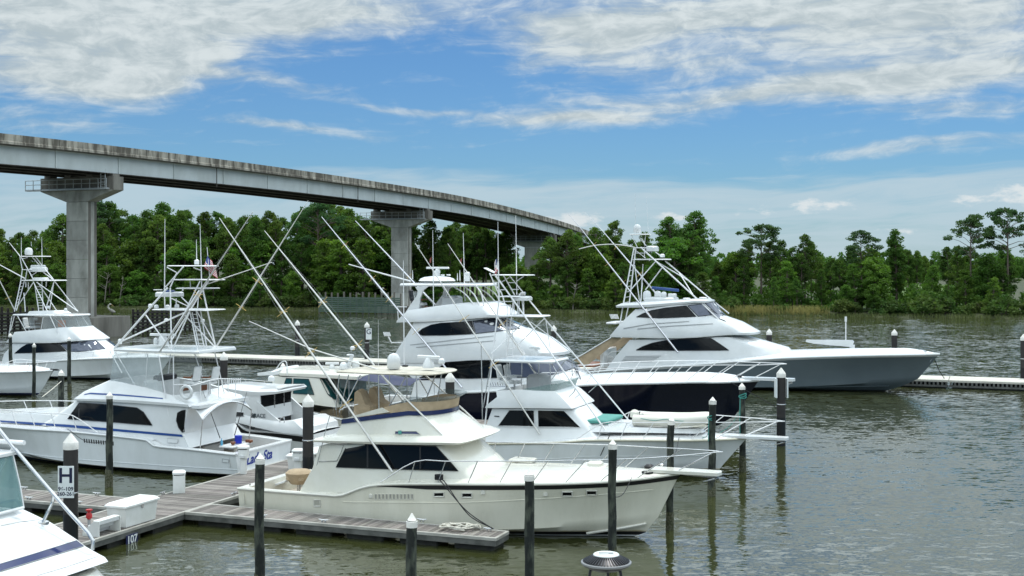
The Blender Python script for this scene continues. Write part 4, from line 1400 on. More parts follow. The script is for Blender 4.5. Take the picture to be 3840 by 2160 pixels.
mk('housing', *g_lathe((0, 0, z0), [(.20, -.09), (.285, -.045), (.30, -.02), (.297, -.005), (.16, .058), (.155, .062)], 40), LAMPB, lamp)
mk('rim', *g_lathe((0, 0, z0), [(.298, -.028), (.307, -.02), (.307, -.004), (.285, .003), (.283, -.002)], 40), LAMPG, lamp)
for k in range(44):
    a = 2 * pi * k / 44
    ca, sa = cos(a), sin(a)
    th = .0045
    poly = [(.165 * ca, .165 * sa, z0 + .05), (.282 * ca, .282 * sa, z0 + .001), (.282 * ca, .282 * sa, z0 + .016), (.165 * ca, .165 * sa, z0 + .074)]
    mk('fin', *g_prism([(p[0] + th * sa, p[1] - th * ca, p[2]) for p in poly], (-sa, ca, 0), 2 * th), pm('fin_dark_metal', (.05, .052, .06), .35, metal=.5), lamp, smooth=False)
mk('top_disc', *g_lathe((0, 0, z0), [(.158, .058), (.158, .086), (.148, .094), (.01, .096)], 32), pm('pale_lamp_top', (.62, .65, .64), .4), lamp)
mk('top_ring', *g_lathe((0, 0, z0), [(.159, .05), (.167, .055), (.167, .076), (.159, .08)], 32), LAMPB, lamp)
for s in (-.035, .035):
    mk('label_bar', *g_box((0, s, z0 + .0985), (.18, .016, .005)), GREYP, lamp, smooth=False)
mk('photocell', *g_box((.055, 0.0, z0 + .0985), (.05, .022, .008)), GREYP, lamp, smooth=False)

# ================================================================== BOAT KIT
class Boat:
    def __init__(self, name, label, a0, bc, dirn, loa, W, cat='boat', group=None):
        self.a0, self.bc, self.dir, self.loa = a0, bc, dirn, loa
        self.ns = -1 if dirn > 0 else 1
        self.root = empty(name, dock(a0, bc, 0), RZ if dirn > 0 else RZ + pi)
        tag(self.root, label, cat, group)
        self.Wt = W
        self.surf = Geo()
        self.rnd = random.Random(len(name) + int(bc * 10))
    # pixel on the vertical plane w metres towards the camera from the centreline
    def P(self, r, x, y, w):
        k, m = ray(r, x, y)
        b = self.bc - w
        Y = (b + OX * E2[0] + OY * E2[1]) / (k * E2[0] + E2[1])
        a, _ = todock(k * Y, Y)
        return ((a - self.a0) * self.dir, w, HC - m * Y)
    def PZ(self, r, x, y, z):
        X, Y, _ = atz(r, x, y, z)
        a, b = todock(X, Y)
        return ((a - self.a0) * self.dir, self.bc - b, z)
    def L(self, p):
        return (p[0], p[1] * self.ns, p[2])
    def W(self, s):
        t = max(0.0, min(1.0, s / self.loa))
        return smooth_tab([q[0] for q in self.Wt], [q[1] for q in self.Wt], t)
    def part(self, name, geo, mat, parent=None, smooth=True, ang=35, label=None, solid=False, recalc=True):
        vs, fs = (geo.v, geo.f) if isinstance(geo, Geo) else geo
        o = mk(name, [self.L(p) for p in vs], fs, mat, parent or self.root, smooth=smooth, ang=ang, recalc=recalc)
        if label: o['label'] = label
        if solid: self.surf.add((vs, fs))
        return o
    def rig(self):
        """ray caster over the solid surfaces (boat frame)"""
        self.bvh = BVHTree.FromPolygons([Vector(v) for v in self.surf.v], self.surf.f)
    def hit(self, r, x, y, off=0.015, wf=2.0):
        p0, p1 = Vector(self.P(r, x, y, 6.0)), Vector(self.P(r, x, y, -6.0))
        d = (p1 - p0).normalized()
        loc, nor, _, _ = self.bvh.ray_cast(p0, d)
        if loc is None:
            q = Vector(self.P(r, x, y, wf))
            loc, nor, _, _ = self.bvh.find_nearest(q)
            nor = nor if nor.dot(d) < 0 else -nor
            return tuple(loc + nor * off)
        if nor.dot(d) > 0: nor = -nor
        return tuple(loc + nor * off)
    def decal(self, name, pts, mat, parent=None, off=0.026, cuts=3, mirror=True, rim=None, rr=.018, label=None, wf=2.0):
        """panel that follows the surface it is fitted to"""
        px = [srcpx(*p) for p in pts]
        bm = bmesh.new()
        bv = [bm.verts.new((p[0], p[1], 0)) for p in px]
        bm.faces.new(bv)
        bmesh.ops.triangulate(bm, faces=bm.faces)
        bmesh.ops.subdivide_edges(bm, edges=bm.edges, cuts=cuts, use_grid_fill=True)
        bm.verts.ensure_lookup_table(); bm.verts.index_update()
        vs = [self.hit('S', v.co.x, v.co.y, off, wf) for v in bm.verts]
        fs = [tuple(v.index for v in f.verts) for f in bm.faces]
        bm.free()
        o = self.part(name, (vs, fs), mat, parent, ang=60, label=label)
        if rim is not None:
            loop = []
            n_ = len(px)
            for i in range(n_):
                a, b = px[i], px[(i + 1) % n_]
                for j in range(4):
                    u = j / 4
                    loop.append(self.hit('S', a[0] + (b[0] - a[0]) * u, a[1] + (b[1] - a[1]) * u, off, wf))
            loop.append(loop[0])
            self.part(name + '_frame', g_tube(loop, rr, 5, caps=False), rim, o)
        if mirror:
            o2 = self.part(name, ([(p[0], -p[1], p[2]) for p in vs], fs), mat, parent, ang=60)
        return o
    def tube(self, name, pts, r, mat, parent=None, n=6, mirror=False, curve=0):
        P = [self.P(*p) if isinstance(p[0], str) else p for p in pts]
        if curve: P = catmull(P, curve)
        o = self.part(name, g_tube(P, r, n), mat, parent)
        if mirror:
            self.part(name, g_tube([(p[0], -p[1], p[2]) for p in P], r, n), mat, parent)
        return o
    # -------------------------------------------------------------- hull
    def hull(self, sheer, mat, lc=.953, lk=.925, zc=(.12, .75), wc=.90, flare=1.0, zk=-.7, cockpit=3.5, deckmat=None, crown=.12,
             coam=.28, sole=.45, boot=None, solemat=None, bootz=(.02, .18)):
        pts = []
        for p in sheer:
            w = 2.2
            for _ in range(5):
                s, _, z = self.P(p[0], p[1], p[2], w)
                w = self.W(s)
            pts.append((s, z))
        pts.sort()
        S, Zs = [p[0] for p in pts], [p[1] for p in pts]
        self.ZS = lambda s: smooth_tab(S, Zs, s)
        N = 56
        ts = [1 - (1 - i / N) ** 1.25 for i in range(N + 1)]
        self.ts = ts
        loa = self.loa
        def section(t):
            s_s = (t * loa, self.W(t * loa), self.ZS(t * loa))
            ck = zc[0] + (zc[1] - zc[0]) * max(0, (t - .35) / .65) ** 2.0
            wr = wc * (1 - .42 * max(0, (t - .45) / .55) ** 1.6)
            c = (t * loa * lc, s_s[1] * wr, ck)
            zkk = zk + (zc[1] - .55 - zk) * max(0, (t - .72) / .28) ** 2.2
            k = (t * loa * lk, 0.0, min(zkk, ck - .02))
            out = [k, tuple((k[i] + c[i]) / 2 for i in range(3)), c]
            pw = 1 + flare * max(0, min(1, (t - .35) / .6)) ** 1.2
            for j in range(1, 9):
                v = j / 8
                out.append((c[0] + (s_s[0] - c[0]) * v, c[1] + (s_s[1] - c[1]) * (v ** pw), c[2] + (s_s[2] - c[2]) * v))
            return out
        self.section = section
        secs = [section(t) for t in ts]
        m = len(secs[0])
        vs, fs = [], []
        for sg in (1, -1):
            base = len(vs)
            for sc in secs:
                vs += [(p[0], p[1] * sg, p[2]) for p in sc]
            for i in range(N):
                for j in range(m - 1):
                    fs.append((base + i * m + j, base + (i + 1) * m + j, base + (i + 1) * m + j + 1, base + i * m + j + 1))
        nv = (N + 1) * m
        fs.append(tuple(range(m - 1, -1, -1)) + tuple(nv + j for j in range(1, m)))
        self.hull_o = self.part('hull', (vs, fs), mat, ang=40, solid=True)
        # deck
        dm = deckmat or mat
        vs, fs = [], []
        dts = [t for t in ts if t * loa > cockpit] 
        dts = [cockpit / loa] + dts
        K = 8
        for t in dts:
            s = t * loa; wd = self.W(s) + .01; z = self.ZS(s) + .012
            for j in range(K + 1):
                u = -1 + 2 * j / K
                vs.append((s, wd * u, z + crown * (1 - u * u) * min(1, wd / 1.2)))
        for i in range(len(dts) - 1):
            for j in range(K):
                fs.append((i * (K + 1) + j, (i + 1) * (K + 1) + j, (i + 1) * (K + 1) + j + 1, i * (K + 1) + j + 1))
        self.part('deck', (vs, fs), dm, ang=50, solid=True)
        # cockpit well
        if cockpit > .5:
            g = Geo()
            cts = np.linspace(0, cockpit, 10)
            for sg in (1, -1):
                n0 = len(g.v)
                for s in cts:
                    w_, z_ = self.W(s), self.ZS(s)
                    g.v += [(s, sg * (w_ + .02), z_ - .06), (s, sg * (w_ + .02), z_ + .015), (s, sg * (w_ - coam), z_ + .02), (s, sg * (w_ - coam), sole)]
                for i in range(len(cts) - 1):
                    for j in range(3):
                        a = n0 + i * 4 + j
                        g.f.append((a, a + 4, a + 5, a + 1))
            w_, z_ = self.W(0), self.ZS(0)
            n0 = len(g.v)
            for y in (-w_, w_):
                g.v += [(-.03, y, z_ - .06), (-.03, y, z_ + .022), (coam, y, z_ + .022), (coam, y, sole)]
            for j in range(3): g.f.append((n0 + j, n0 + 4 + j, n0 + 5 + j, n0 + 1 + j))
            self.part('cockpit_coaming', g, dm, ang=30)
            self.part('cockpit_sole', ([(coam * .5, -(w_ - coam * .5), sole), (cockpit + .3, -(self.W(cockpit) - coam * .5), sole), (cockpit + .3, self.W(cockpit) - coam * .5, sole), (coam * .5, w_ - coam * .5, sole)], [(0, 1, 2, 3)]), solemat or SOLE)
        if boot is not None:
            self.band('boot_stripe', bootz[0], bootz[1], boot)
            self.band('bottom_paint', -.5, bootz[0], BOOT, .006)
        return self
    def sec_at(self, t, z):
        sc = self.section(t)
        for j in range(len(sc) - 1):
            if sc[j][2] <= z <= sc[j + 1][2]:
                u = (z - sc[j][2]) / max(1e-6, sc[j + 1][2] - sc[j][2])
                return tuple(sc[j][i] + (sc[j + 1][i] - sc[j][i]) * u for i in range(3))
        return sc[0] if z < sc[0][2] else sc[-1]
    def band(self, name, z0, z1, mat, off=.008, t0=0.0, t1=1.0, rel=False, parent=None, mirror=True):
        """strip painted round the hull between two heights (rel: measured from the sheer)"""
        tt = [t for t in self.ts if t0 <= t <= t1]
        g = Geo()
        for sg in ((1, -1) if mirror else (1,)):
            n0 = len(g.v)
            for t in tt:
                zs = self.ZS(t * self.loa)
                za = zs + (z0(t) if callable(z0) else z0) if rel else z0
                zb = zs + (z1(t) if callable(z1) else z1) if rel else z1
                for q in (za, (za + zb) / 2, zb):
                    p = self.sec_at(t, q)
                    g.v.append((p[0] + off * max(0, t - .8) * 5, sg * (p[1] + off), p[2]))
            for i in range(len(tt) - 1):
                for j in range(2):
                    a = n0 + i * 3 + j
                    g.f.append((a, a + 3, a + 4, a + 1))
        if not rel and t0 == 0:
            n0 = len(g.v)
            p, q = self.sec_at(0, z0), self.sec_at(0, z1)
            g.v += [(-off, -p[1], z0), (-off, p[1], z0), (-off, q[1], z1), (-off, -q[1], z1)]
            g.f.append((n0, n0 + 1, n0 + 2, n0 + 3))
        return self.part(name, g, mat, parent, ang=50)
    def rubrail(self, mat, r=.045, t0=0.0, t1=1.0, dz=0.0, name='rub_rail'):
        g = Geo()
        for sg in (1, -1):
            g.add(g_tube([(t * self.loa, sg * (self.W(t * self.loa) + .01), self.ZS(t * self.loa) + dz) for t in self.ts if t0 <= t <= t1], r, 6))
        return self.part(name, g, mat)
    def line_on_hull(self, name, z, r, mat, t0, t1):
        g = Geo()
        for sg in (1, -1):
            pts = []
            for t in self.ts:
                if t0 <= t <= t1:
                    zz = z(t) if callable(z) else z
                    p = self.sec_at(t, zz); pts.append((p[0], sg * p[1], p[2]))
            g.add(g_tube(pts, r, 5))
        return self.part(name, g, mat)
    # -------------------------------------------------------------- shells
    def shell(self, name, rows, mat, cap=True, floor=False, n=2.4, solid=True, parent=None, ang=38, K=7, sub=3, open_aft=False, label=None, well=None, dome=0.0):
        """rows: (side points aft to near front corner, bulge of the front). mirrored about the centreline"""
        R = []
        for pts, bulge in rows:
            P = [self.P(*p) if isinstance(p[0], str) else p for p in pts]
            if len(P) > 2: P = catmull(P, sub)
            s0, w0, z0 = P[-1]
            for j in range(1, K + 1):
                a = pi / 2 * j / K
                P.append((s0 + bulge * sin(a) ** (2 / n), w0 * max(0.0, cos(a)) ** (2 / n), z0))
            R.append(P)
        if well:
            ins, drop = well
            top = R[-1]
            sm = sum(p[0] for p in top) / len(top)
            inn = [(p[0] + (ins if p[0] < sm else -ins), max(0.0, p[1] - ins) if p[1] > 0 else 0.0, p[2]) for p in top]
            zf = min(p[2] for p in top) - drop
            R.append(inn)
            R.append([(p[0], p[1], zf) for p in inn])
        m = len(R[0])
        vs, fs = [], []
        full = []
        for P in R:
            far = [(p[0], -p[1], p[2]) for p in P[:-1]][::-1]
            full.append(P + far)
        M = len(full[0])
        for P in full: vs += P
        for i in range(len(R) - 1):
            for j in range(M - 1):
                fs.append((i * M + j, i * M + j + 1, (i + 1) * M + j + 1, (i + 1) * M + j))
            if not open_aft:
                fs.append((i * M + M - 1, i * M, (i + 1) * M, (i + 1) * M + M - 1))
        def capf(i, up):
            h = m - 1
            for j in range(h):
                a, b = i * M + j, i * M + j + 1
                c, d = i * M + (M - 1 - j), i * M + (M - 2 - j)
                if b == d: fs.append((a, b, c))
                else: fs.append((a, b, d, c))
        if cap: capf(len(R) - 1, True)
        if floor: capf(0, False)
        return self.part(name, (vs, fs), mat, parent, ang=ang, solid=solid, label=label)
    def slab(self, name, pts, bulge, th, mat, **kw):
        """thin level top such as a hardtop: outline pixels give the lower edge"""
        lo = [self.P(*p) if isinstance(p[0], str) else p for p in pts]
        z = sum(p[2] for p in lo) / len(lo)
        if kw.pop('level', True): lo = [(p[0], p[1], z) for p in lo]
        hi = [(p[0] + (.05 if i == 0 else -.02), p[1] - .06, p[2] + th) for i, p in enumerate(lo)]
        return self.shell(name, [(lo, bulge), ([(p[0], p[1] + .02, p[2] + th * .5) for p in lo], bulge + .02), (hi, bulge - .04)], mat, floor=True, **kw)
    def dome(self, name, r, x, y, w, rad, h, mat=None, parent=None):
        c = self.P(r, x, y, w)
        prof = [(rad * .85, 0), (rad * .98, h * .1), (rad, h * .5), (rad * .9, h * .75), (rad * .6, h * .93), (rad * .05, h)]
        return self.part(name, g_lathe(c, prof, 14), mat or WHITE, parent)
    def radar(self, r, x, y, w, L, yaw=0.0, parent=None):
        c = self.P(r, x, y, w)
        o = self.part('radar_pedestal', g_lathe((c[0], c[1], c[2] - .32), [(.16, 0), (.17, .12), (.12, .24), (.06, .3)], 12), WHITE, parent)
        V = g_bbox((0, 0, 0), (L, .12, .12), .03, yaw)
        self.part('radar_bar', ([(v[0] + c[0], v[1] + c[1], v[2] + c[2]) for v in V[0]], V[1]), WHITE, o)
        return o
    def bowrail(self, s0, s1, h0, h1, n, mat=STEEL, r=.018, inset=.10, lean=.25, tipz=None, two=False, ext=0.0, name='bow_rail'):
        """rail along both deck edges meeting ahead of the stem"""
        def base(s, sg):
            return (s, sg * max(.05, self.W(s) - inset), self.ZS(s) + .02)
        top = {}
        for sg in (1, -1):
            pts = []
            for i in range(n + 1):
                u = i / n
                s = s0 + (s1 - s0) * u
                b = base(min(s, self.loa * .985), sg)
                h = h0 + (h1 - h0) * min(1, u * 1.5) if i > 0 else .05
                pts.append((s + lean * (h / max(h0, h1)) + ext * u * u, b[1] + sg * .03, b[2] + h))
            top[sg] = pts
            for i in range(1, n + 1):
                s = s0 + (s1 - s0) * i / n
                b = base(min(s, self.loa * .985), sg)
                self.part('stanchion', g_tube([b, pts[i]], r * .9, 5), mat)
        loop = catmull(top[1], 3) + [(top[1][-1][0] + .25, 0, top[1][-1][2])] + catmull(top[-1], 3)[::-1]
        o = self.part(name, g_tube(loop, r, 6), mat)
        if two:
            g = Geo()
            for sg in (1, -1):
                mid = []
                for i in range(1, n + 1):
                    s = s0 + (s1 - s0) * i / n
                    b = base(min(s, self.loa * .985), sg); p = top[sg][i]
                    mid.append(tuple((b[k] + p[k]) / 2 for k in range(3)))
                g.add(g_tube(mid, r * .75, 5))
            self.part('mid_rail', g, mat)
        return o
    def pulpit(self, L, wd, th, mat, z=0.03, anchor=True):
        s0 = self.loa - .7; zz = self.ZS(self.loa) + z
        poly = [(s0 - .3, -.38, zz), (s0 + .7, -wd / 2 - .06, zz), (s0 + .7 + L, -wd / 2, zz), (s0 + .78 + L, 0, zz), (s0 + .7 + L, wd / 2, zz), (s0 + .7, wd / 2 + .06, zz), (s0 - .3, .38, zz)]
        o = self.part('pulpit', g_prism(poly, (0, 0, 1), th), mat, ang=25)
        if anchor:
            s = s0 + .5 + L
            g = Geo().add(g_tube([(s - 1.0, 0, zz - .06), (s + .15, 0, zz - .10)], .028, 6))
            g.add(g_prism([(s + .15, -.16, zz - .12), (s + .15, .16, zz - .12), (s - .35, .03, zz - .28), (s - .35, -.03, zz - .28)], (0, 0, 1), .03))
            self.part('anchor', g, STEEL)
            self.part('anchor_roller', g_bbox((s - .1, 0, zz - .04), (.5, .12, .08), .02), STEEL)
        return o
    def rigger(self, base, tip, r0=.04, r1=.014, mat=ALU, cross=(), lines=True, thin=None, name='outrigger'):
        b = Vector(self.P(*base) if isinstance(base[0], str) else base)
        t = Vector(self.P(*tip) if isinstance(tip[0], str) else tip)
        o = self.part(name, g_tube([b, b.lerp(t, .55), t], [r0, r0 * .85, r1], 6), mat)
        d = (t - b).normalized()
        side = d.cross(Vector((0, 0, 1))).normalized()
        fw = d.cross(side).normalized()
        tips = []
        for u in cross:
            c = b.lerp(t, u)
            for v in (side, fw):
                self.part('spreader', g_tube([c - v * .30, c + v * .30], .012, 4), GOLDP, o)
            tips += [c]
        if lines and cross:
            for sgn in (1, -1):
                pts = [b.lerp(t, .06)] + [c + side * .3 * sgn for c in tips] + [b.lerp(t, .93)]
                self.part('rigging_line', g_tube(pts, .0016, 3), STEEL, o)
        if thin is not None:
            t2 = Vector(self.P(*thin))
            self.part('outrigger_tip', g_tube([t, t2], [r1, .006], 5), mat, o)
        return o
    def whip(self, name, r, x0, y0, x1, y1, w, r0=.022, mat=PIPE):
        a, b = Vector(self.P(r, x0, y0, w)), Vector(self.P(r, x1, y1, w))
        return self.part(name, g_tube([a, a.lerp(b, .45), b], [r0, r0 * .85, r0 * .4], 6), mat)
    def chair(self, name, c, mat, s=1.0, wood=None, face=1):
        """helm chair: pedestal, seat, back and arms"""
        x, y, z = c
        o = self.part(name, g_bbox((x, y, z + .55 * s), (.50 * s, .52 * s, .13 * s), .05), mat)
        self.part('pedestal', g_tube([(x, y, z), (x, y, z + .5 * s)], .05, 8), STEEL, o)
        V = g_bbox((0, 0, .36 * s), (.12 * s, .50 * s, .62 * s), .05)
        self.part('backrest', ([(x - face * (.24 * s + v[2] * .18) + v[0], y + v[1], z + .58 * s + v[2]) for v in V[0]], V[1]), mat, o)
        for sg in (-1, 1):
            self.part('armrest', g_bbox((x, y + sg * .29 * s, z + .78 * s), (.42 * s, .07 * s, .06 * s), .02), wood or mat, o)
        if wood:
            self.part('footboard', g_bbox((x + face * .3 * s, y, z + .3 * s), (.06, .44 * s, .26 * s), .02), wood, o)
        return o

# ================================================================== CREAM SPORTFISHER (foreground)
A = Boat('cream_sportfisher', 'cream convertible sportfishing boat with black window band in the foreground', 1.07, 4.3, 1, 16.05,
         [(0, 2.2), (.3, 2.42), (.55, 2.40), (.75, 2.02), (.88, 1.33), (.95, .72), (1, .04)])
A.hull([('Q1', 85, 728), ('Q1', 500, 762), ('Q1', 1000, 798), ('Q1', 1090, 806), ('Q1', 1180, 782), ('Q1', 1300, 733), ('Q1', 1420, 703), ('Q1', 1600, 688),
        ('Q1', 2000, 684), ('Q2', 0, 685), ('Q2', 700, 687), ('Q2', 1200, 678), ('Q2', 1600, 660), ('Q2', 1900, 632), ('Q2', 2100, 605), ('Q2', 2300, 578)],
       HULLC, lc=.953, lk=.925, zc=(.14, .72), wc=.93, flare=.8, cockpit=3.4, deckmat=CREAM, crown=.18, boot=BLACK, bootz=(.06, .2), sole=.5)
A.band('white_boot_line', .02, .062, WHITE, .012)
A.band('black_sheer_stripe', lambda t: -.05 - .15 * min(1, max(0, (t - .35) / .14)), lambda t: -.045, BLACK, .012, .35, 1.0, rel=True)
A.rubrail(CREAM, .05)
A.line_on_hull('hull_knuckle', lambda t: float(np.interp(t, [.3, .55, .95], [.93, 1.16, 1.72])), .018, HULLC, .27, .97)
A.shell('deckhouse', [
    ([('Q1', 690, 790, 2.08), ('Q1', 1300, 760, 2.12), ('Q2', 140, 650, 1.80)], .45),
    ([('Q1', 838, 525, 2.02), ('Q1', 1300, 530, 2.02), ('Q1', 2330, 560, 1.78)], .42),
    ([('Q1', 905, 300, 1.92), ('Q1', 1300, 285, 1.92), ('Q1', 2085, 298, 1.70)], .40)], CREAM)
A.shell('cabin_roof', [
    ([('Q1', 845, 262, 2.12), ('Q1', 1500, 285, 2.12), ('Q1', 2250, 293, 1.95)], .32),
    ([('Q1', 840, 245, 2.16), ('Q1', 1500, 262, 2.16), ('Q1', 2270, 272, 2.0)], .36),
    ([('Q1', 870, 222, 2.05), ('Q1', 1500, 210, 2.05), ('Q1', 2200, 225, 1.88)], .30),
    ([('Q1', 1000, 190, 1.85), ('Q1', 1500, 190, 1.85), ('Q1', 2150, 200, 1.70)], .30)], CREAM, floor=True)
fb = A.shell('flybridge', [
    ([('Q1', 1062, 205, 1.78), ('Q1', 1600, 218, 1.80), ('Q1', 2160, 222, 1.66)], .62),
    ([('R4', 1290, 1052, 1.66), ('R4', 1600, 1010, 1.68), ('R4', 1960, 962, 1.52)], 1.05),
    ([('R4', 1292, 1000, 1.64), ('R4', 1600, 960, 1.66), ('R4', 1960, 915, 1.50)], 1.07)], CREAM, well=(.1, .5), n=2.2)
A.shell('flybridge_stripe', [
    ([('R4', 1288, 1046, 1.70), ('R4', 1600, 1004, 1.71), ('R4', 1960, 958, 1.56)], 1.08),
    ([('R4', 1290, 1000, 1.68), ('R4', 1600, 960, 1.69), ('R4', 1960, 915, 1.54)], 1.10)], NAVYT, cap=False, solid=False, open_aft=True, n=2.2)
A.shell('canvas_dodger', [
    ([('R4', 1700, 975, 1.62), ('R4', 1830, 958, 1.60), ('R4', 1970, 925, 1.48)], 1.05),
    ([('R4', 1720, 878, 1.58), ('R4', 1830, 850, 1.56), ('R4', 1970, 822, 1.44)], 1.15)], TAN, cap=False, solid=False, open_aft=True, n=2.2)
A.shell('flybridge_windscreen', [
    ([('R4', 1880, 838, 1.55), ('R4', 1920, 830, 1.52), ('R4', 1970, 822, 1.45)], 1.15),
    ([('R4', 1890, 812, 1.58), ('R4', 1930, 795, 1.55), ('R4', 1985, 772, 1.48)], 1.40)], VINYLD, cap=False, solid=False, open_aft=True, n=2.2)
for sg in (1, -1):
    q = [A.P('R4', 1295, 1000, 1.6), A.P('R4', 1700, 880, 1.6), A.P('R4', 1775, 925, 1.6)]
    A.part('aft_coaming', g_prism([(p[0], p[1] * sg, p[2]) for p in q], (0, sg, 0), .07), CREAM)
A.rig()
w_ = A.decal('side_window', [('Q1', 1195, 282), ('Q1', 2080, 307), ('Q1', 2305, 553), ('Q1', 1078, 514)], GLASS, rim=BLACK, rr=.02)
A.decal('window_divider', [('Q1', 1385, 287), ('Q1', 1402, 287), ('Q1', 1402, 520), ('Q1', 1385, 520)], BLACK, off=.028, cuts=1)
A.decal('window_divider', [('Q1', 1915, 303), ('Q1', 1930, 303), ('Q1', 1932, 538), ('Q1', 1917, 538)], BLACK, off=.028, cuts=1)
A.decal('air_scoop', [('Q1', 1670, 152), ('Q1', 1885, 152), ('Q1', 1928, 188), ('Q1', 1665, 184)], NAVYT, off=.02, rim=CREAM)
A.decal('side_light', [('Q1', 1705, 148), ('Q1', 1738, 148), ('Q1', 1738, 185), ('Q1', 1705, 185)], TEAL, off=.05, cuts=1)
A.tube('aft_panel_trim', [A.hit('Q1', *p) for p in ((870, 268), (1150, 296), (1125, 370), (1085, 452), (900, 458))], .018, STEEL)
for (r, x, y) in (('Q1', 2110, 790), ('Q2', 138, 795), ('Q2', 1145, 782), ('Q2', 1390, 770)):
    A.decal('portlight', [(r, x - 52, y - 22), (r, x + 52, y - 22), (r, x + 52, y + 22), (r, x - 52, y + 22)], GLASS, off=.012, cuts=1, rim=CREAM, rr=.03)
for (r, x, y) in (('Q1', 1425, 800), ('Q2', 297, 765), ('Q2', 925, 782)):
    c = A.hit(r, x, y, .0)
    A.part('vent_cowl', g_bbox(c, (.17, .1, .14), .04), CREAM)
for i in range(11):
    x = 1475 + i * 36.5
    A.decal('louvre', [('Q1', x - 11, 785), ('Q1', x + 11, 786), ('Q1', x + 11, 838), ('Q1', x - 11, 836)], pm('vent_slot_grey', (.34, .33, .28), .6), off=.006, cuts=1, rim=CREAM, rr=.014)  # slots in a plain grey, darker than the cream hull
A.decal('hull_hatch', [('Q1', 852, 842), ('Q1', 915, 843), ('Q1', 917, 908), ('Q1', 852, 906)], pm('hatch_grey', (.45, .44, .37), .5), off=.01, cuts=1, rim=CREAM, rr=.025)  # hatch face in a greyer cream than the hull
# spray rail at the bow
for sg in (1, -1):
    pts = [A.hit('Q2', x, y, .03) for x, y in ((1340, 1172), (1500, 1148), (1700, 1118), (1850, 1092), (1940, 1076))]
    A.part('spray_rail', g_tube([(p[0], p[1] * sg, p[2]) for p in pts], .05, 6), CREAM)
# foredeck hatches and fittings
def deck_hatch(B, r, x, y, dx, dy, z, mat=None):
    s, w, _ = B.PZ(r, x, y, z)
    return B.part('deck_hatch', g_bbox((s, w, z), (dx, dy, .10), .03), mat or CREAM)
zd = A.ZS(9) + .16
deck_hatch(A, 'Q2', 480, 530, 1.0, .8, zd); deck_hatch(A, 'Q2', 700, 440, .9, .7, zd + .03); deck_hatch(A, 'Q2', 1420, 500, .9, .9, A.ZS(11.5) + .18)
h = A.PZ('Q2', 1430, 475, A.ZS(11.5) + .3); A.part('hatch_dome', g_bbox(h, (.5, .5, .2), .08), CREAM)
wd = A.PZ('Q2', 2100, 510, A.ZS(14.3) + .22)
o = A.part('windlass', g_lathe((wd[0], wd[1], A.ZS(14.3) + .1), [(.14, 0), (.16, .05), (.08, .1), (.09, .2), (.02, .24)], 12), STEEL)
A.part('windlass_cover', g_bbox((wd[0] - .45, wd[1] + .05, A.ZS(14) + .2), (.3, .3, .22), .06), BLACK)
A.pulpit(1.35, .62, .10, CREAM)
A.bowrail(5.9, 15.9, .75, .80, 9, STEEL, .02, ext=1.1)
# cockpit
A.part('fighting_chair_seat', g_bbox(A.P('Q1', 700, 610, -.1), (.75, .8, .18), .08), TAN)
c = A.P('Q1', 700, 640, -.1)
A.part('fighting_chair_cover', g_lathe((c[0], c[1], c[2] - .15), [(.30, 0), (.46, .2), (.52, .42), (.40, .52), (.1, .56)], 10), TAN)
A.part('fighting_chair_post', g_tube([(c[0], c[1], .5), (c[0], c[1], c[2])], .07, 8), STEEL)
c = A.P('Q1', 545, 665, -.3)
V = g_bbox((0, 0, 0), (.62, .8, .08), .02)
A.part('bait_lid', ([(c[0] + v[0], c[1] + v[1], c[2] + v[2] + v[0] * .35) for v in V[0]], V[1]), WHITE)
A.part('tackle_locker', g_bbox((2.9, -1.2, .9), (.7, 1.0, .8), .05), CREAM)
A.part('bait_freezer', g_bbox((2.9, .5, .85), (.7, 1.2, .7), .05), BEIGE)
# hardtop and its pipework
ht = A.slab('hardtop', [('R4', 1240, 545, 1.35), ('R4', 1640, 548, 1.5), ('R4', 2060, 545, 1.35)], .62, .07, WEATH, solid=False)
zt = A.P('R4', 1640, 540, 1.5)[2]
for (x0, y0, x1, y1, w) in ((1268, 552, 1232, 905, 1.3), (1362, 552, 1268, 930, 1.3), (1565, 552, 1565, 905, -1.0), (1662, 552, 1668, 935, 1.45),
                            (1772, 552, 1772, 860, -1.1), (1948, 552, 1948, 800, -1.1), (2042, 545, 2050, 830, 1.2), (2255, 505, 2140, 800, -.7), (2298, 495, 2250, 860, .2),
                            (1945, 555, 1735, 935, 1.35), (2070, 590, 2160, 750, -1.0), (1480, 552, 1300, 905, -1.1)):
    p, q = A.P('R4', x0, y0, w), A.P('R4', x1, y1, w)
    A.part('hardtop_post', g_tube([(p[0], p[1], min(p[2], zt + .02)), q], .022, 6), STEEL)
A.tube('brace_leg', [('R4', 1690, 550, 1.45), ('R4', 2340, 1190, 1.62)], .032, ALU, n=8)
A.tube('brace_leg', [('R4', 2095, 522, -1.35), ('R4', 2415, 810, -1.5), ('R6', 296, 1080, -1.62)], .032, ALU, n=8)
A.dome('satellite_dome', 'R4', 1815, 492, .2, .25, .58)
A.radar('R4', 2165, 372, .0, 1.0, .2)
A.part('radar_base', g_lathe(A.P('R4', 2165, 482, 0), [(.22, 0), (.22, .12), (.10, .36)], 12), WHITE)
A.dome('searchlight', 'R4', 2297, 440, .1, .12, .2)
A.whip('antenna', 'R4', 1920, 450, 1912, -600, 1.0, .024)
A.whip('antenna', 'R4', 1660, 690, 1660, 0, -.9, .010)
A.part('antenna_coil', g_lathe(A.P('R4', 1930, 470, 1.0), [(.10, 0), (.13, .03), (.10, .07)], 10), BLACK)
A.rigger(('Q1', 1640, 562, 2.12), ('Q6', 865, 260, 2.7), .045, .014, cross=(.26, .46, .62))
A.rigger(('S', 1590, 1600, -1.95), ('Q6', 1320, 390, -2.6), .042, .014, cross=(.40, .62))
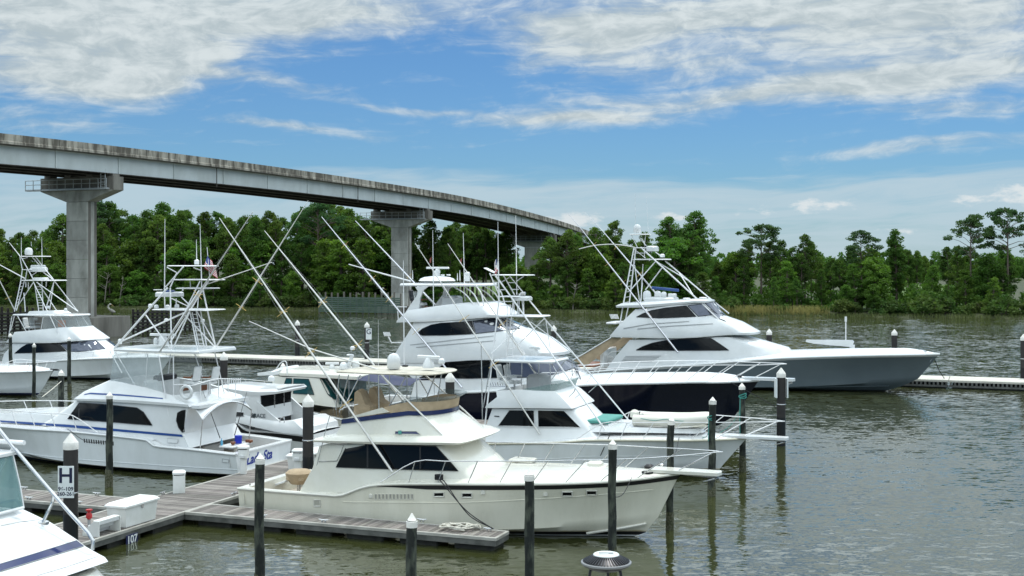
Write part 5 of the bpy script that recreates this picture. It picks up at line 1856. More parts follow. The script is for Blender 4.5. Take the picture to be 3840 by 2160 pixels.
A.tube('centre_rigger', [('R4', 1660, 500, .3), ('R4', 985, 292, 0), ('R4', 360, 12, 0)], [.03, .026, .014], ALU)
A.tube('handrail', [('R4', 1280, 905, 1.5), ('R4', 1320, 880, 1.5), ('R4', 1455, 848, 1.5)], .018, STEEL)
for (x0, y0, x1, y1) in ((965, 160, 870, 535), (1010, 0, 965, 160)):
    A.tube('rod_pole', [('Q1', x0, y0, 2.0), ('Q1', x1, y1, 2.0)], .014, STEEL)
for (x, y, w) in ((1530, 830, .55), (1670, 800, -.25)):
    c = A.P('R4', x, y, w)
    prof = [(-.40, -.55), (.34, -.55), (.36, -.12), (.12, .0), (-.06, .42), (-.20, .50), (-.34, .42)]
    rr_ = random.Random(int(x)); g = Geo(); k_ = len(prof)
    for j in range(6):
        yy = -.26 + .52 * j / 5; e = 1 - .10 * abs(j - 2.5) / 2.5
        g.v += [(c[0] + p_[0] * e + rr_.uniform(-.01, .01), c[1] + yy, c[2] + p_[1] * (e if p_[1] > 0 else 1) + rr_.uniform(-.01, .01)) for p_ in prof]
    for j in range(5):
        for i in range(k_): g.f.append((j * k_ + i, j * k_ + (i + 1) % k_, (j + 1) * k_ + (i + 1) % k_, (j + 1) * k_ + i))
    g.f += [tuple(range(k_)), tuple(5 * k_ + i for i in range(k_))]
    A.part('covered_helm_seat', g, TAN, ang=60)
# mooring lines of the cream boat
p = A.hit('Q1', 2110, 655, .05); root = A.root
cl = dock(11.55, 1.15, .58)
pw = A.root.matrix_world
def toworld(B, p):
    s, w_, z = p
    a = B.a0 + B.dir * s; b = B.bc - w_
    return dock(a, b, z)
q = toworld(A, p)
for k, d in enumerate((0, .12)):
    se = p[0] + .25 + d; eg = toworld(A, (se, A.W(se) + .09, A.ZS(se) + .10))
    rope('mooring_line', [q, eg, tuple((eg[i] + cl[i]) / 2 - (.2 + d if i == 2 else 0) for i in range(3)), (cl[0] + d * .3, cl[1], cl[2])], .018, ROPEB,
         ('upper' if k == 0 else 'lower') + ' of two black lines from the cream boat rail to the finger pier')
g = Geo()
for k in range(5):
    g.add(g_tube([(q[0] + .14 * cos(t), q[1] + .10 * sin(t), q[2] + .02 + .035 * k) for t in np.linspace(0, 6.28, 10)], .022, 4))
tag(mk('rope_bundle', g.v, g.f, ROPEB), 'black rope bundle hitched on the side deck of the cream boat', 'rope')
g = Geo(); c = toworld(A, A.PZ('Q2', 1955, 590, A.ZS(14.5) + .1))
for k in range(4):
    g.add(g_tube([(c[0] + .2 * cos(t), c[1] + .18 * sin(t), c[2] + .03 * k) for t in np.linspace(0, 6.28, 10)], .02, 4))
tag(mk('rope_bundle', g.v, g.f, ROPEB), 'black rope coiled round the bow cleat of the cream boat', 'rope')

# ================================================================== WHITE SPORTFISHER WITH BLUE STRIPES (left)
B = Boat('blue_striped_sportfisher', 'white sportfishing boat with blue stripes and tall tower, stern to the walkway', -3.5, 11.2, -1, 17.2,
         [(0, 2.3), (.3, 2.5), (.6, 2.42), (.78, 1.9), (.9, 1.1), (.96, .55), (1, .04)])
B.hull([('R2', 2325, 1190), ('R2', 1900, 1140), ('R2', 1560, 1108), ('R2', 1490, 1050), ('R2', 1160, 1008), ('R2', 600, 955), ('R2', 0, 910), ('R2', -700, 840)],
       HULLW, zc=(.2, .8), wc=.92, flare=.8, cockpit=4.3, deckmat=WHITE, crown=.15, boot=NAVYT, bootz=(.05, .16), sole=.5, coam=.32)
B.rubrail(WHITE, .06)
B.line_on_hull('hull_chine', .42, .02, HULLW, 0, .8)
B.shell('deckhouse', [
    ([('R2', 1905, 1130, 2.10), ('R2', 1200, 1040, 2.14), ('R2', 440, 900, 1.85)], .7),
    ([('R2', 1840, 985, 2.05), ('R2', 1200, 930, 2.08), ('R2', 560, 830, 1.75)], .65),
    ([('R2', 1895, 712, 1.98), ('R2', 1300, 668, 1.98), ('R2', 800, 648, 1.55)], .5)], WHITE)
B.shell('trunk_cabin', [
    ([('R2', 900, 950, 1.9), ('R2', 300, 890, 1.7), ('R2', -400, 860, 1.0)], .6),
    ([('R2', 760, 830, 1.75), ('R2', 300, 780, 1.5), ('R2', -350, 780, .8)], .6)], WHITE)
B.shell('flybridge', [
    ([('R2', 1905, 716, 2.12), ('R2', 1300, 672, 2.12), ('R2', 760, 650, 1.85)], .50),
    ([('R2', 1890, 690, 2.14), ('R2', 1300, 645, 2.14), ('R2', 770, 632, 1.88)], .52),
    ([('R2', 1770, 640, 1.98), ('R2', 1400, 590, 1.98), ('R2', 870, 560, 1.75)], .45),
    ([('R2', 1745, 600, 1.92), ('R2', 1450, 515, 1.90), ('R2', 1110, 450, 1.60)], .35)], WHITE, floor=True, well=(.1, .35))
# bridge deck running aft over the cockpit
q = [B.P('R2', 1760, 700, 1.95), B.P('R2', 2010, 712, 1.95)]
B.part('bridge_deck', g_prism([(q[0][0] + .4, -1.95, q[1][2] - .1), (q[1][0], -1.95, q[1][2] - .1), (q[1][0], 1.95, q[1][2] - .1), (q[0][0] + .4, 1.95, q[1][2] - .1)], (0, 0, 1), .14), WHITE)
B.rig()
B.decal('side_window', [('R2', 800, 675), ('R2', 1070, 690), ('R2', 1380, 722), ('R2', 1445, 765), ('R2', 1535, 898), ('R2', 1130, 865), ('R2', 685, 835)], GLASS, rim=BLACK)
B.decal('aft_window', [('R2', 1790, 775), ('R2', 1830, 752), ('R2', 1868, 744), ('R2', 1850, 962), ('R2', 1835, 968), ('R2', 1800, 920), ('R2', 1778, 850)], GLASS, rim=BLACK, mirror=True)
B.decal('window_divider', [('R2', 795, 680), ('R2', 808, 680), ('R2', 802, 842), ('R2', 789, 841)], BLACK, off=.028, cuts=1)
B.decal('flybridge_stripe', [('R2', 820, 566), ('R2', 1200, 585), ('R2', 1640, 624), ('R2', 1640, 637), ('R2', 1200, 602), ('R2', 815, 582)], BLUES, off=.012)
B.decal('cabin_stripe', [('R2', -20, 848), ('R2', 680, 892), ('R2', 1830, 992), ('R2', 1845, 1016), ('R2', 680, 918), ('R2', -20, 866)], BLUES, off=.02, cuts=3)
for i in range(13):
    x = 850 + i * 24; y = 1052 + i * 2.4
    B.decal('air_vent_slot', [('R2', x - 7, y - 20), ('R2', x + 5, y - 19), ('R2', x + 9, y + 21), ('R2', x - 3, y + 20)], BLACK, off=.012, cuts=1)
B.decal('vent_panel', [('R2', 825, 1015), ('R2', 1170, 1048), ('R2', 1190, 1115), ('R2', 825, 1085)], HULLW, off=.006, cuts=1)
B.decal('engine_hatch', [('R2', 1690, 1030), ('R2', 1795, 1038), ('R2', 1790, 1080), ('R2', 1688, 1072)], WHITE, off=.03, cuts=1, rim=GREYP, rr=.006)
B.decal('exhaust_port', [('R2', 2240, 1235), ('R2', 2305, 1245), ('R2', 2303, 1275), ('R2', 2238, 1268)], HULLW, off=.02, cuts=1, rim=GREYP, rr=.01)
# aft bulkhead, door and cockpit fittings
s0 = 4.25
B.part('aft_bulkhead', g_box((s0, 0, 1.55), (.08, 3.9, 2.2)), WHITE, smooth=False)
d = B.part('saloon_door', g_box((s0 - .06, .35, 1.45), (.05, .72, 1.75)), WHITE, smooth=False)
B.part('door_window', g_box((s0 - .09, .35, 1.85), (.02, .46, .62)), GLASS, d, smooth=False)
B.part('bulkhead_window', g_box((s0 - .05, -.9, 1.7), (.03, 1.1, .7)), GLASS, smooth=False)
B.part('tackle_centre', g_bbox((s0 - .5, 1.15, .95), (.8, 1.1, .9), .05), WHITE)
B.part('mezzanine_bench', g_bbox((s0 - .6, -.9, .75), (.8, 1.6, .5), .05), WHITE)
c = B.P('R2', 2370, 1065, .2)
B.part('bait_table', g_bbox((c[0] + .2, -.1, 1.12), (.75, 1.6, .08), .03), WHITE)
B.part('bait_table_post', g_tube([(c[0] + .2, -.1, .5), (c[0] + .2, -.1, 1.1)], .08, 8), WHITE)
V, f_ = g_lathe((c[0] + .15, -.25, 1.16), [(.13, 0), (.16, .02), (.17, .36), (.16, .36)], 12)
B.part('blue_bucket', (V, f_), BLUEP)
B.part('bottle', g_lathe((c[0] + .5, .55, 1.16), [(.05, 0), (.055, .2), (.02, .26), (.02, .32)], 8), CYAN)
B.part('brown_bowl', g_lathe((c[0] + .1, .25, 1.16), [(.06, 0), (.12, .1), (.13, .14)], 10), TEAK)
B.part('teak_box', g_bbox((c[0] - .1, -.75, 1.22), (.3, .2, .12), .02), TEAK)
# cockpit shade
zf, za = B.P('R2', 1940, 722, 1.9), B.P('R2', 1996, 838, 1.9)
vs, fs = [], []
for i in range(7):
    u = i / 6
    for j in range(11):
        v = -1 + 2 * j / 10
        s = zf[0] + (za[0] - .25 - zf[0]) * u
        vs.append((s, 1.95 * v, zf[2] + (za[2] - zf[2]) * (u ** 1.5) + (.05 + .52 * u) * (1 - v * v)))
for i in range(6):
    for j in range(10): fs.append((i * 11 + j, i * 11 + j + 1, (i + 1) * 11 + j + 1, (i + 1) * 11 + j))
o = B.part('cockpit_shade', (vs, fs), WHITE, ang=60)
B.part('shade_hoop', g_tube(vs[-11:], .03, 6), STEEL)
for v in (vs[-11], vs[-1]):
    B.part('shade_pole', g_tube([v, (v[0] + .15, v[1], .9)], .022, 6), STEEL)
for (x0, y0, x1, y1, w) in ((2040, 550, 2215, 1030, .3), (2485, 560, 2360, 1000, -.8)):
    a, b = B.P('R2', x0, y0, w), B.P('R2', x1, y1, w)
    o = B.part('fishing_rod', g_tube([b, a], [.022, .008], 5), BLACK)
# enclosure and hardtop
B.shell('vinyl_enclosure', [
    ([('R2', 1640, 575, 1.85), ('R2', 1450, 510, 1.80), ('R2', 1120, 448, 1.55)], .35),
    ([('R2', 1600, 190, 1.45), ('R2', 1400, 180, 1.45), ('R2', 1150, 160, 1.35)], .2)], VINYL, cap=False, solid=False, open_aft=True)
B.slab('hardtop', [('R2', 2005, 182, 1.45), ('R2', 1600, 172, 1.55), ('R2', 1150, 152, 1.4)], .2, .16, WHITE, solid=False)
for (x0, y0, x1, y1, w) in ((1160, 158, 1355, 490, 1.45), (1110, 158, 1225, 370, -1.3), (1485, 180, 1465, 500, 1.45), (1715, 185, 1680, 480, -1.3),
                            (1600, 200, 1720, 945, 2.0), (1745, 190, 1748, 685, 1.55), (2160, 160, 2260, 590, -1.4), (1960, 180, 2040, 430, -.9)):
    B.tube('hardtop_post', [('R2', x0, y0, w), ('R2', x1, y1, w)], .026, PIPE)
# flybridge rail, life ring, chairs
B.tube('flybridge_rail', [('R2', 1745, 490, 1.85), ('R2', 1830, 488, 1.85), ('R2', 1930, 498, 1.85), ('R2', 2060, 462, 1.2), ('R2', 2200, 430, .2), ('R2', 2410, 440, -1.4)], .024, PIPE, curve=4)
for (x, y0, y1, w) in ((1745, 490, 680, 1.85), (2020, 478, 660, 1.4), (2200, 435, 620, .2), (2295, 440, 580, -.5), (2370, 440, 605, -1.3), (2110, 450, 600, .8)):
    B.tube('rail_post', [('R2', x, y0, w), ('R2', x, y1, w)], .02, PIPE)
for i in range(9):
    x = 2240 + i * 22
    B.tube('rod_holder', [('R2', x, 478 - i * .5, -.2 - i * .14), ('R2', x + 3, 425, -.2 - i * .14)], .028, PIPE)
c = B.P('R2', 1878, 565, 1.95)
B.part('life_ring', g_tube([(c[0] + .27 * cos(t), c[1] + .02, c[2] + .27 * sin(t)) for t in np.linspace(0, 6.283, 21)], .07, 8), CHAIRW)
for (x, w) in ((1925, .6), (2110, -.6)):
    c = B.P('R2', x, 470, w)
    B.chair('helm_chair', (c[0], w, c[2] - .55), CHAIRW, 1.05, TEAK, face=1)
c = B.P('R2', 1680, 470, .0)
B.part('helm_console', g_bbox((c[0] + .3, 0, c[2] - .3), (.8, 1.9, 1.0), .12), CHAIRW)
B.part('instrument_panel', g_bbox((c[0] + .1, 0, c[2] + .22), (.3, 1.5, .34), .06), BLACK)
# tower
TW = B.part('tower', g_tube([B.P('T1', 1230, 525, 0), B.P('T1', 1230, 470, 0)], .04, 6), PIPE)
def tw(x0, y0, x1, y1, w0, w1=None, r=.03, nm='tower_pipe', mir=False, reg='T1', BB=None, par=None, mat=None):
    BB = BB or B
    w1 = w0 if w1 is None else w1
    BB.tube(nm, [(reg, x0, y0, w0), (reg, x1, y1, w1)], r, mat or PIPE, par or TW, mirror=mir)
for a in ((190, 1400, 1000, 480, 1.35, .7, .045), (300, 1290, 1240, 860, -1.3, -.6, .04), (1480, 520, 880, 1449, .8, 1.4, .045),
          (1500, 560, 1040, 1300, -.7, -1.2, .035), (1240, 160, 970, 470, .7, .7, .032), (1140, 255, 1040, 470, -.6, -.6, .03),
          (990, 170, 1130, 245, .6, .6, .026), (1390, 175, 1500, 215, -.6, -.6, .026), (1600, 370, 1440, 620, -.7, -.8, .035), (1490, 380, 1290, 780, .7, .8, .03),
          (1620, 380, 1500, 560, .5, .5, .03), (1040, 480, 1060, 1449, .75, 1.35, .032), (950, 480, 960, 790, -.5, -.6, .026), (1530, 500, 1730, 1400, -.75, -1.35, .036),
          (1340, 380, 1345, 470, .2, .2, .02), (1210, 620, 1330, 740, .6, .7, .026), (1060, 640, 1290, 750, -.6, -.6, .024), (1130, 640, 1130, 760, .1, .1, .025),
          (670, 890, 1040, 1400, 1.1, 1.3, .03), (1330, 850, 1080, 1400, .9, 1.2, .03), (1250, 880, 1720, 1380, .5, -1.2, .03), (1440, 830, 1700, 1300, -.6, -1.3, .026),
          (1470, 560, 1450, 800, .3, .3, .022), (1340, 850, 1450, 1400, .45, .5, .026), (1430, 830, 1560, 1400, -.1, -.1, .024), (1370, 850, 1480, 1400, .2, .2, .024), (1500, 830, 1600, 1440, -.3, -.3, .024)):
    tw(*a[:6], r=a[6])
for k in range(9):
    u = k / 8
    tw(1350 + 108 * u, 880 + 500 * u, 1440 + 125 * u, 880 + 500 * u, .4, -.1, r=.014, nm='ladder_rung')
def plat(BB, reg, pts, bulge, th, name='tower_platform', mat=None, par=None):
    return BB.slab(name, [(reg,) + p for p in pts], bulge, th, mat or PIPE, solid=False, parent=par)
plat(B, 'T1', [(1530, 160, .62), (1250, 158, .66), (1000, 156, .6)], .12, .05, 'sunshade', par=TW)
plat(B, 'T1', [(1600, 372, .7), (1350, 368, .72), (1080, 364, .7)], .1, .05, par=TW)
plat(B, 'T1', [(1520, 500, .7), (1350, 500, .72), (1130, 495, .7)], .1, .05, par=TW)
plat(B, 'T1', [(1570, 820, .8), (1200, 825, .85), (770, 828, .8)], .12, .05, par=TW)
c = B.P('T1', 1030, 575, 0)
B.part('tower_console', g_bbox((c[0], 0, c[2]), (.95, 1.0, .22), .06), WHITE, TW)
B.part('tower_console_screen', g_bbox((c[0] - .12, .2, c[2] + .14), (.3, .5, .10), .02), BLUES, TW)
for (x, y, w) in ((830, 790, .3), (1140, 780, -.2), (740, 775, -.4), (1000, 790, -.6)):
    B.dome('floodlight', 'T1', x, y, w, .11, .17, parent=TW)
B.tube('tower_arm', [('T1', 790, 510, .6), ('T1', 920, 510, .6)], .024, PIPE, TW)
c = B.P('T1', 880, 1420, 0)
B.radar('T1', 930, 1188, 0, 1.35, .1)
B.part('radar_mast', g_lathe(B.P('T1', 930, 1340, 0), [(.30, 0), (.24, .18), (.16, .40)], 10), WHITE)
B.dome('satellite_dome', 'T1', 820, 1330, .3, .10, .3); B.dome('loudhailer', 'T1', 280, 1330, .9, .10, .25); B.dome('loudhailer', 'T1', 980, 985, -.9, .10, .14, parent=TW)
B.dome('horn', 'T1', 1530, 1000, -1.0, .10, .16, parent=TW)
B.whip('antenna', 'T1', 955, 500, 960, -560, .65, .026); B.whip('antenna', 'T1', 1515, 480, 1490, -480, .62, .026)
B.whip('antenna', 'T1', 1440, 130, 1435, -250, .0, .022); B.part('antenna_base', g_bbox(B.P('T1', 1440, 92, 0), (.19, .19, .22), .04), WHITE, TW)
# outriggers of this boat rise aft to the right
B.rigger(('T1', 880, 1449, 1.9), ('R1', 2545, 200, 2.6), .04, .016, cross=(.42,), thin=None)
B.rigger(('T1', 1740, 1360, -1.6), ('Q6', 1760, 85, -2.4), .04, .012, cross=(.27, .45))
B.tube('centre_rigger', [('T1', 1590, 425, .2), ('T1', 2576, 95, .2), ('Q6', 1395, 705, .2)], [.03, .024, .014], ALU)
# flag
fl = B.part('flag_staff', g_tube([B.P('T1', 1640, 380, -.5), B.P('Q6', 742, 555, -.5)], .014, 5), PIPE, TW)
c = B.P('Q6', 742, 620, -.5)
vs, fs, fm = [], [], []
nc, nr = 16, 13
for i in range(nr + 1):
    for j in range(nc + 1):
        u, v = j / nc, i / nr
        # hanging cloth: fly droops below the staff
        s = c[0] - .02 + .62 * (-u) * .45 + .08 * sin(u * 5 + v)
        dz = -v * .62 - u * .55
        vs.append((s - .30 * v * u + .18 * v - .05, c[1] + .12 * sin(u * 9 + v * 2) * u, c[2] + dz))
for i in range(nr):
    for j in range(nc):
        fs.append((i * (nc + 1) + j, i * (nc + 1) + j + 1, (i + 1) * (nc + 1) + j + 1, (i + 1) * (nc + 1) + j))
        fm.append(2 if (j < nc * .42 and i < 7) else (0 if i % 2 == 0 else 1))
mk('flag', [B.L(p) for p in vs], fs, [pm('flag_red', (.45, .03, .05), .8), pm('flag_white', (.72, .70, .68), .8), pm('flag_blue', (.03, .05, .22), .8)], fl, recalc=False, fm=fm)
B.bowrail(7.2, 16.9, .70, .80, 8, PIPE, .024, ext=.4)
text_obj('transom_name', 'Lady Sta', .62, pm('name_blue', (.01, .03, .25), .4), (-.012, 0.55 * B.ns - .1, .72), (0, -1, 0), (0, 0, 1), B.root, shear=.3, bold=.012)
B.part('transom_platform', g_bbox((-.25, 0, .18), (.5, 3.4, .08), .03), WHITE)

# ================================================================== WHITE TOWER BOAT (middle)
J = Boat('white_tower_boat', 'white sportfishing boat with skeletal tower and a dinghy on its foredeck', 1.6, 17.6, 1, 15.35,
         [(0, 2.1), (.3, 2.3), (.55, 2.28), (.75, 1.9), (.88, 1.2), (.95, .62), (1, .04)])
J.hull([('R6', -250, 1262), ('R6', 420, 1245), ('R6', 1000, 1236), ('Q2', 1450, 245), ('Q2', 2150, 247), ('R8', 50, 1062), ('R8', 350, 1056), ('R8', 555, 1046)],
       HULLW, lc=.945, lk=.915, zc=(.14, .7), wc=.92, flare=.8, cockpit=3.8, deckmat=WHITE, crown=.16, boot=BOOT, bootz=(.0, .25), sole=.45)
J.rubrail(pm('cream_rub', (.60, .57, .45), .4), .05)
J.line_on_hull('hull_knuckle', lambda t: J.ZS(t * J.loa) - .75, .016, HULLW, .05, .95)
J.shell('deckhouse', [
    ([('R6', 325, 1275, 2.08), ('R6', 860, 1258, 2.08), ('R6', 1420, 1200, 1.75)], .5),
    ([('R6', 322, 1085, 1.82), ('R6', 860, 1090, 1.82), ('R6', 1330, 1092, 1.6)], .45),
    ([('R6', 392, 893, 1.74), ('R6', 860, 893, 1.74), ('R6', 1150, 893, 1.55)], .35)], WHITE)
J.shell('flybridge', [
    ([('R6', 318, 885, 1.88), ('R6', 760, 888, 1.90), ('R6', 1165, 892, 1.75)], .18),
    ([('R6', 330, 860, 1.88), ('R6', 760, 866, 1.90), ('R6', 1150, 872, 1.74)], .18),
    ([('R6', 440, 775, 1.78), ('R6', 760, 765, 1.80), ('R6', 1045, 755, 1.62)], .16),
    ([('R6', 430, 712, 1.70), ('R6', 700, 700, 1.72), ('R6', 1000, 716, 1.55)], .14)], WHITE, floor=True, well=(.09, .35), n=5)
J.shell('wind_screen', [
    ([('R6', 690, 702, 1.72), ('R6', 850, 712, 1.68), ('R6', 1000, 716, 1.55)], .14),
    ([('R6', 720, 690, 1.74), ('R6', 860, 668, 1.70), ('R6', 1020, 640, 1.6)], .16)], VINYLG, cap=False, solid=False, open_aft=True, n=5)
J.shell('trunk_cabin', [
    ([('R6', 1330, 1130, 1.62), ('R6', 1600, 1130, 1.5), ('R8', 150, 1010, .8)], .6),
    ([('R6', 1300, 1062, 1.5), ('R6', 1600, 1075, 1.35), ('R8', 130, 975, .7)], .55)], WHITE)
J.rig()
J.decal('side_window', [('R6', 565, 905), ('R6', 815, 908), ('R6', 820, 1072), ('R6', 450, 1066)], GLASS, rim=WHITE)
J.decal('side_window', [('R6', 850, 908), ('R6', 1115, 912), ('R6', 1280, 1082), ('R6', 855, 1076)], GLASS, rim=WHITE)
J.decal('vent_grille', [('R6', 415, 962), ('R6', 465, 966), ('R6', 465, 976), ('R6', 415, 972)], BLACK, cuts=1)
# sun pad
c = J.P('R6', 1400, 1040, 1.2)
p = [J.P('R6', 1285, 1022, 1.25), J.P('R6', 1480, 1035, 1.25)]
L_ = p[1][0] - p[0][0]
z_ = p[0][2]
J.part('sun_pad_base', g_bbox(((p[0][0] + p[1][0]) / 2 + .1, 0, z_ - .28), (L_ + .5, 2.4, .45), .06), WHITE)
J.part('sun_pad', g_bbox(((p[0][0] + p[1][0]) / 2 + .1, 0, z_ + .02), (L_ + .5, 2.5, .14), .05), TEAL)
# hardtop, seats, console
J.slab('hardtop', [('R6', 408, 432, 1.32), ('R6', 700, 432, 1.36), ('R6', 968, 430, 1.3)], .10, .13, WHITE, solid=False, n=5)
for (x0, y0, x1, y1, w) in ((380, 420, 300, 880, 1.3), (540, 435, 535, 680, 0.9), (690, 432, 685, 660, -1.2), (970, 432, 985, 660, 1.25), (1195, 395, 1195, 560, -1.2),
                            (985, 430, 1085, 600, .4), (860, 435, 855, 650, -.4), (390, 460, 560, 640, 1.3), (1130, 400, 975, 620, -1.0), (745, 435, 900, 600, .0), (280, 220, 292, 1000, 1.95)):
    J.tube('hardtop_post', [('R6', x0, y0, w), ('R6', x1, y1, w)], .022, STEEL)
J.radar('R6', 820, 282, 0, .72, .5)
for (x, w) in ((535, .45), (615, -.2)):
    c = J.P('R6', x, 640, w)
    J.chair('helm_seat', (c[0], w, c[2] - .55), CHAIRW, 1.15)
c = J.P('R6', 850, 620, 0)
J.part('helm_console', g_bbox((c[0], -.1, c[2] - .05), (.8, 1.3, .8), .12), GREYP)
g = Geo()
for i in range(7):
    a = J.P('R6', 380 + i * 24, 660, 1.2 - i * .35); g.add(g_tube([a, (a[0] - .05, a[1], a[2] + .16)], .025, 5))
J.part('rod_rack', g, STEEL)
J.tube('rod_rack_rail', [('R6', 340, 668, 1.3), ('R6', 520, 668, -1.2)], .02, STEEL)
J.tube('grab_rail', [('R6', 1135, 800, .9), ('R6', 1215, 720, .9), ('R6', 1225, 660, .9)], .02, STEEL, curve=4)
J.tube('grab_rail', [('R6', 1140, 858, .4), ('R6', 1275, 745, .4)], .016, STEEL)
J.tube('grab_rail', [('R6', 1360, 730, -1.1), ('R6', 1450, 650, -1.1)], .02, STEEL)
# tower
TJ = J.part('tower', g_tube([J.P('T5', 1010, 790, 0), J.P('T5', 1010, 760, 0)], .04, 6), PIPE)
def tj(reg, x0, y0, x1, y1, w0, w1, r=.028, nm='tower_pipe'):
    J.tube(nm, [(reg, x0, y0, w0), (reg, x1, y1, w1)], r, PIPE, TJ)
tj('S', 1857, 1030, 2270, 1613, .55, 1.75, .036, 'tower_leg')       # near front leg
tj('S', 1985, 1126, 2365, 1585, -.55, -1.75, .036, 'tower_leg')     # far front leg
tj('S', 1872, 1115, 1818, 1600, .6, 1.7, .034, 'tower_leg')
tj('S', 1868, 980, 1872, 1115, .6, .6, .03, 'tower_leg')
tj('S', 1926, 1120, 1900, 1340, -.6, -1.2, .03, 'tower_leg')
tj('T5', 410, 345, 590, 760, .55, .55, .03); tj('T5', 690, 395, 910, 780, -.55, -.55, .028); tj('T5', 810, 400, 1120, 780, -.55, -.55, .028); tj('T5', 520, 400, 810, 780, .55, .55, .03)
for (x0, y0, x1, y1, w0, w1) in ((500, 535, 600, 535, .55, .55), (790, 535, 910, 535, -.55, -.55), (600, 680, 720, 680, .55, .55), (850, 672, 990, 672, -.55, -.55),
                                 (610, 915, 890, 915, .6, .6), (610, 990, 840, 990, .6, .6), (640, 530, 800, 435, .3, -.3), (960, 500, 1090, 410, .5, -.5),
                                 (760, 990, 760, 1190, .4, .4), (830, 990, 830, 1190, .5, .5), (900, 900, 900, 1190, -.5, -.5), (970, 900, 970, 1190, -.2, -.2), (1000, 900, 1000, 1200, 0, 0), (1090, 900, 1100, 1190, -.5, -.5), (1060, 890, 1090, 1160, .2, .2)):
    tj('T5', x0, y0, x1, y1, w0, w1, .022)
for (x0, y0, x1, y1, w0, w1) in ((380, 340, 730, 0, 1.4, -.6), (600, 300, 920, -20, -1.0, .8), (550, 100, 720, 350, .2, -.9), (780, 20, 1180, 320, .8, -1.2), (470, 0, 720, 340, .9, -.8), (930, 0, 975, 290, -.6, -1.1)):
    tj('R6', x0, y0, x1, y1, w0, w1, .022)
for x in (540, 600):
    tj('R6', x, -20, x - 4, 360, .35 - (x - 540) * .008, .35 - (x - 540) * .008, .018, 'ladder_rail')
for k in range(6):
    tj('R6', 540, 40 + k * 62, 598, 40 + k * 62, .35, -.1, .014, 'ladder_rung')
plat(J, 'T5', [(440, 395, .58), (800, 395, .62), (1130, 398, .58)], .12, .05, 'sunshade', par=TJ)
plat(J, 'T5', [(560, 828, .6), (760, 828, .62), (960, 835, .6)], .1, .05, par=TJ)
plat(J, 'T5', [(545, 1225, .75), (1000, 1228, .8), (1400, 1228, .75)], .12, .06, par=TJ)
c = J.P('T5', 1060, 850, 0); J.part('tower_console', g_bbox((c[0], 0, c[2]), (.72, 1.0, .20), .07), WHITE, TJ)
c = J.P('T5', 420, 290, .3); V = g_bbox((0, 0, 0), (.5, .4, .04), .01)
J.part('sunshade_flap', ([(c[0] + v[0], c[1] + v[1], c[2] + v[2] - v[0] * .45) for v in V[0]], V[1]), PIPE, TJ)
c = J.P('T5', 1090, 760, -.3); J.part('searchlight', g_tube([(c[0] - .15, c[1], c[2]), (c[0] + .1, c[1], c[2] + .03)], .06, 8), STEEL, TJ)
J.whip('antenna', 'T5', 588, 980, 575, -690, .62, .024); J.whip('antenna', 'T5', 955, 780, 935, -820, -.6, .024)
c0, c1 = J.P('T5', 545, 60, .3), J.P('T5', 530, 400, .3)
vs, fs, fm = [], [], []
for i in range(9):
    for j in range(4):
        u = i / 8
        wd = (.02 + .055 * sin(pi * min(1, u * 1.1))) * (j - 1.5)
        vs.append((c0[0] + (c1[0] - c0[0]) * u + wd * .8, c0[1] + .05 * sin(j * 2 + i), c0[2] + (c1[2] - c0[2]) * u))
for i in range(8):
    for j in range(3):
        fs.append((i * 4 + j, i * 4 + j + 1, i * 4 + j + 5, i * 4 + j + 4)); fm.append(2 if i < 3 and j == 1 else (0 if (i > 3 and (i + j) % 2) else 1))
mk('furled_flag', [J.L(p) for p in vs], fs, [bpy.data.materials['flag_red'], bpy.data.materials['flag_white'], bpy.data.materials['flag_blue']], TJ, recalc=False, fm=fm)
J.rigger(('S', 2024, 1629, 2.0), ('S', 1557, 912, 2.6), .038, .014, cross=(.36, .60), mat=ALU)
J.rigger(('S', 2095, 1530, -1.9), ('S', 1679, 914, -2.4), .036, .014, cross=(.5,), mat=ALU)
J.pulpit(1.75, .62, .10, WHITE)
J.bowrail(8.2, 15.1, .72, .80, 7, PIPE, .022, ext=1.4)
for (x, w) in ((1555, 0), ):
    J.tube('jack_post', [('Q2', 1575, 190, 2.1), ('Q2', 1480, 400, 2.1)], .02, BLACK)

# dinghy lashed on the foredeck
sD, _, _ = J.P('R6', 2250, 1000, 0.2)
zD = J.ZS(sD) + .42
p0 = toworld(J, (sD - 1.75, 0.15, zD))
dg = tag(empty('inflatable_dinghy', p0, RZ), 'white inflatable dinghy lashed upright on the tower boat foredeck', 'dinghy')
DGW = pm('dinghy_hypalon', (.68, .665, .59), .6, col2=(.60, .585, .51), nscale=1.5)
for sg in (1, -1):
    pts = [(-.15, sg * .62, .28), (.1, sg * .62, .28), (1.2, sg * .62, .30), (2.2, sg * .60, .34), (2.9, sg * .42, .42), (3.25, 0, .47)]
    g = g_tube(catmull(pts, 5), [.06, .16] + [.245] * 23 + [.22], 12)
    mk('side_tube', *g, DGW, dg)
vs, fs = [], []
for i in range(9):
    u = i / 8; s = 3.05 * u
    for j in range(5):
        v = -1 + j / 2
        vs.append((s, v * .6 * (1 - max(0, u - .6) ** 1.5 * 2.4), -.12 + .14 * abs(v) + .35 * max(0, u - .55) ** 1.6))
for i in range(8):
    for j in range(4): fs.append((i * 5 + j, i * 5 + j + 1, i * 5 + j + 6, i * 5 + j + 5))
mk('hull_bottom', vs, fs, DGW, dg, ang=60)
mk('transom', *g_bbox((.06, 0, .26), (.06, .9, .42), .02), GREYP, dg)
mk('seat', *g_bbox((1.3, 0, .42), (.3, .8, .06), .02), GREYP, dg)
mk('engine_cowl', *g_bbox((-.18, -.1, .52), (.38, .34, .34), .1), DGW, dg)
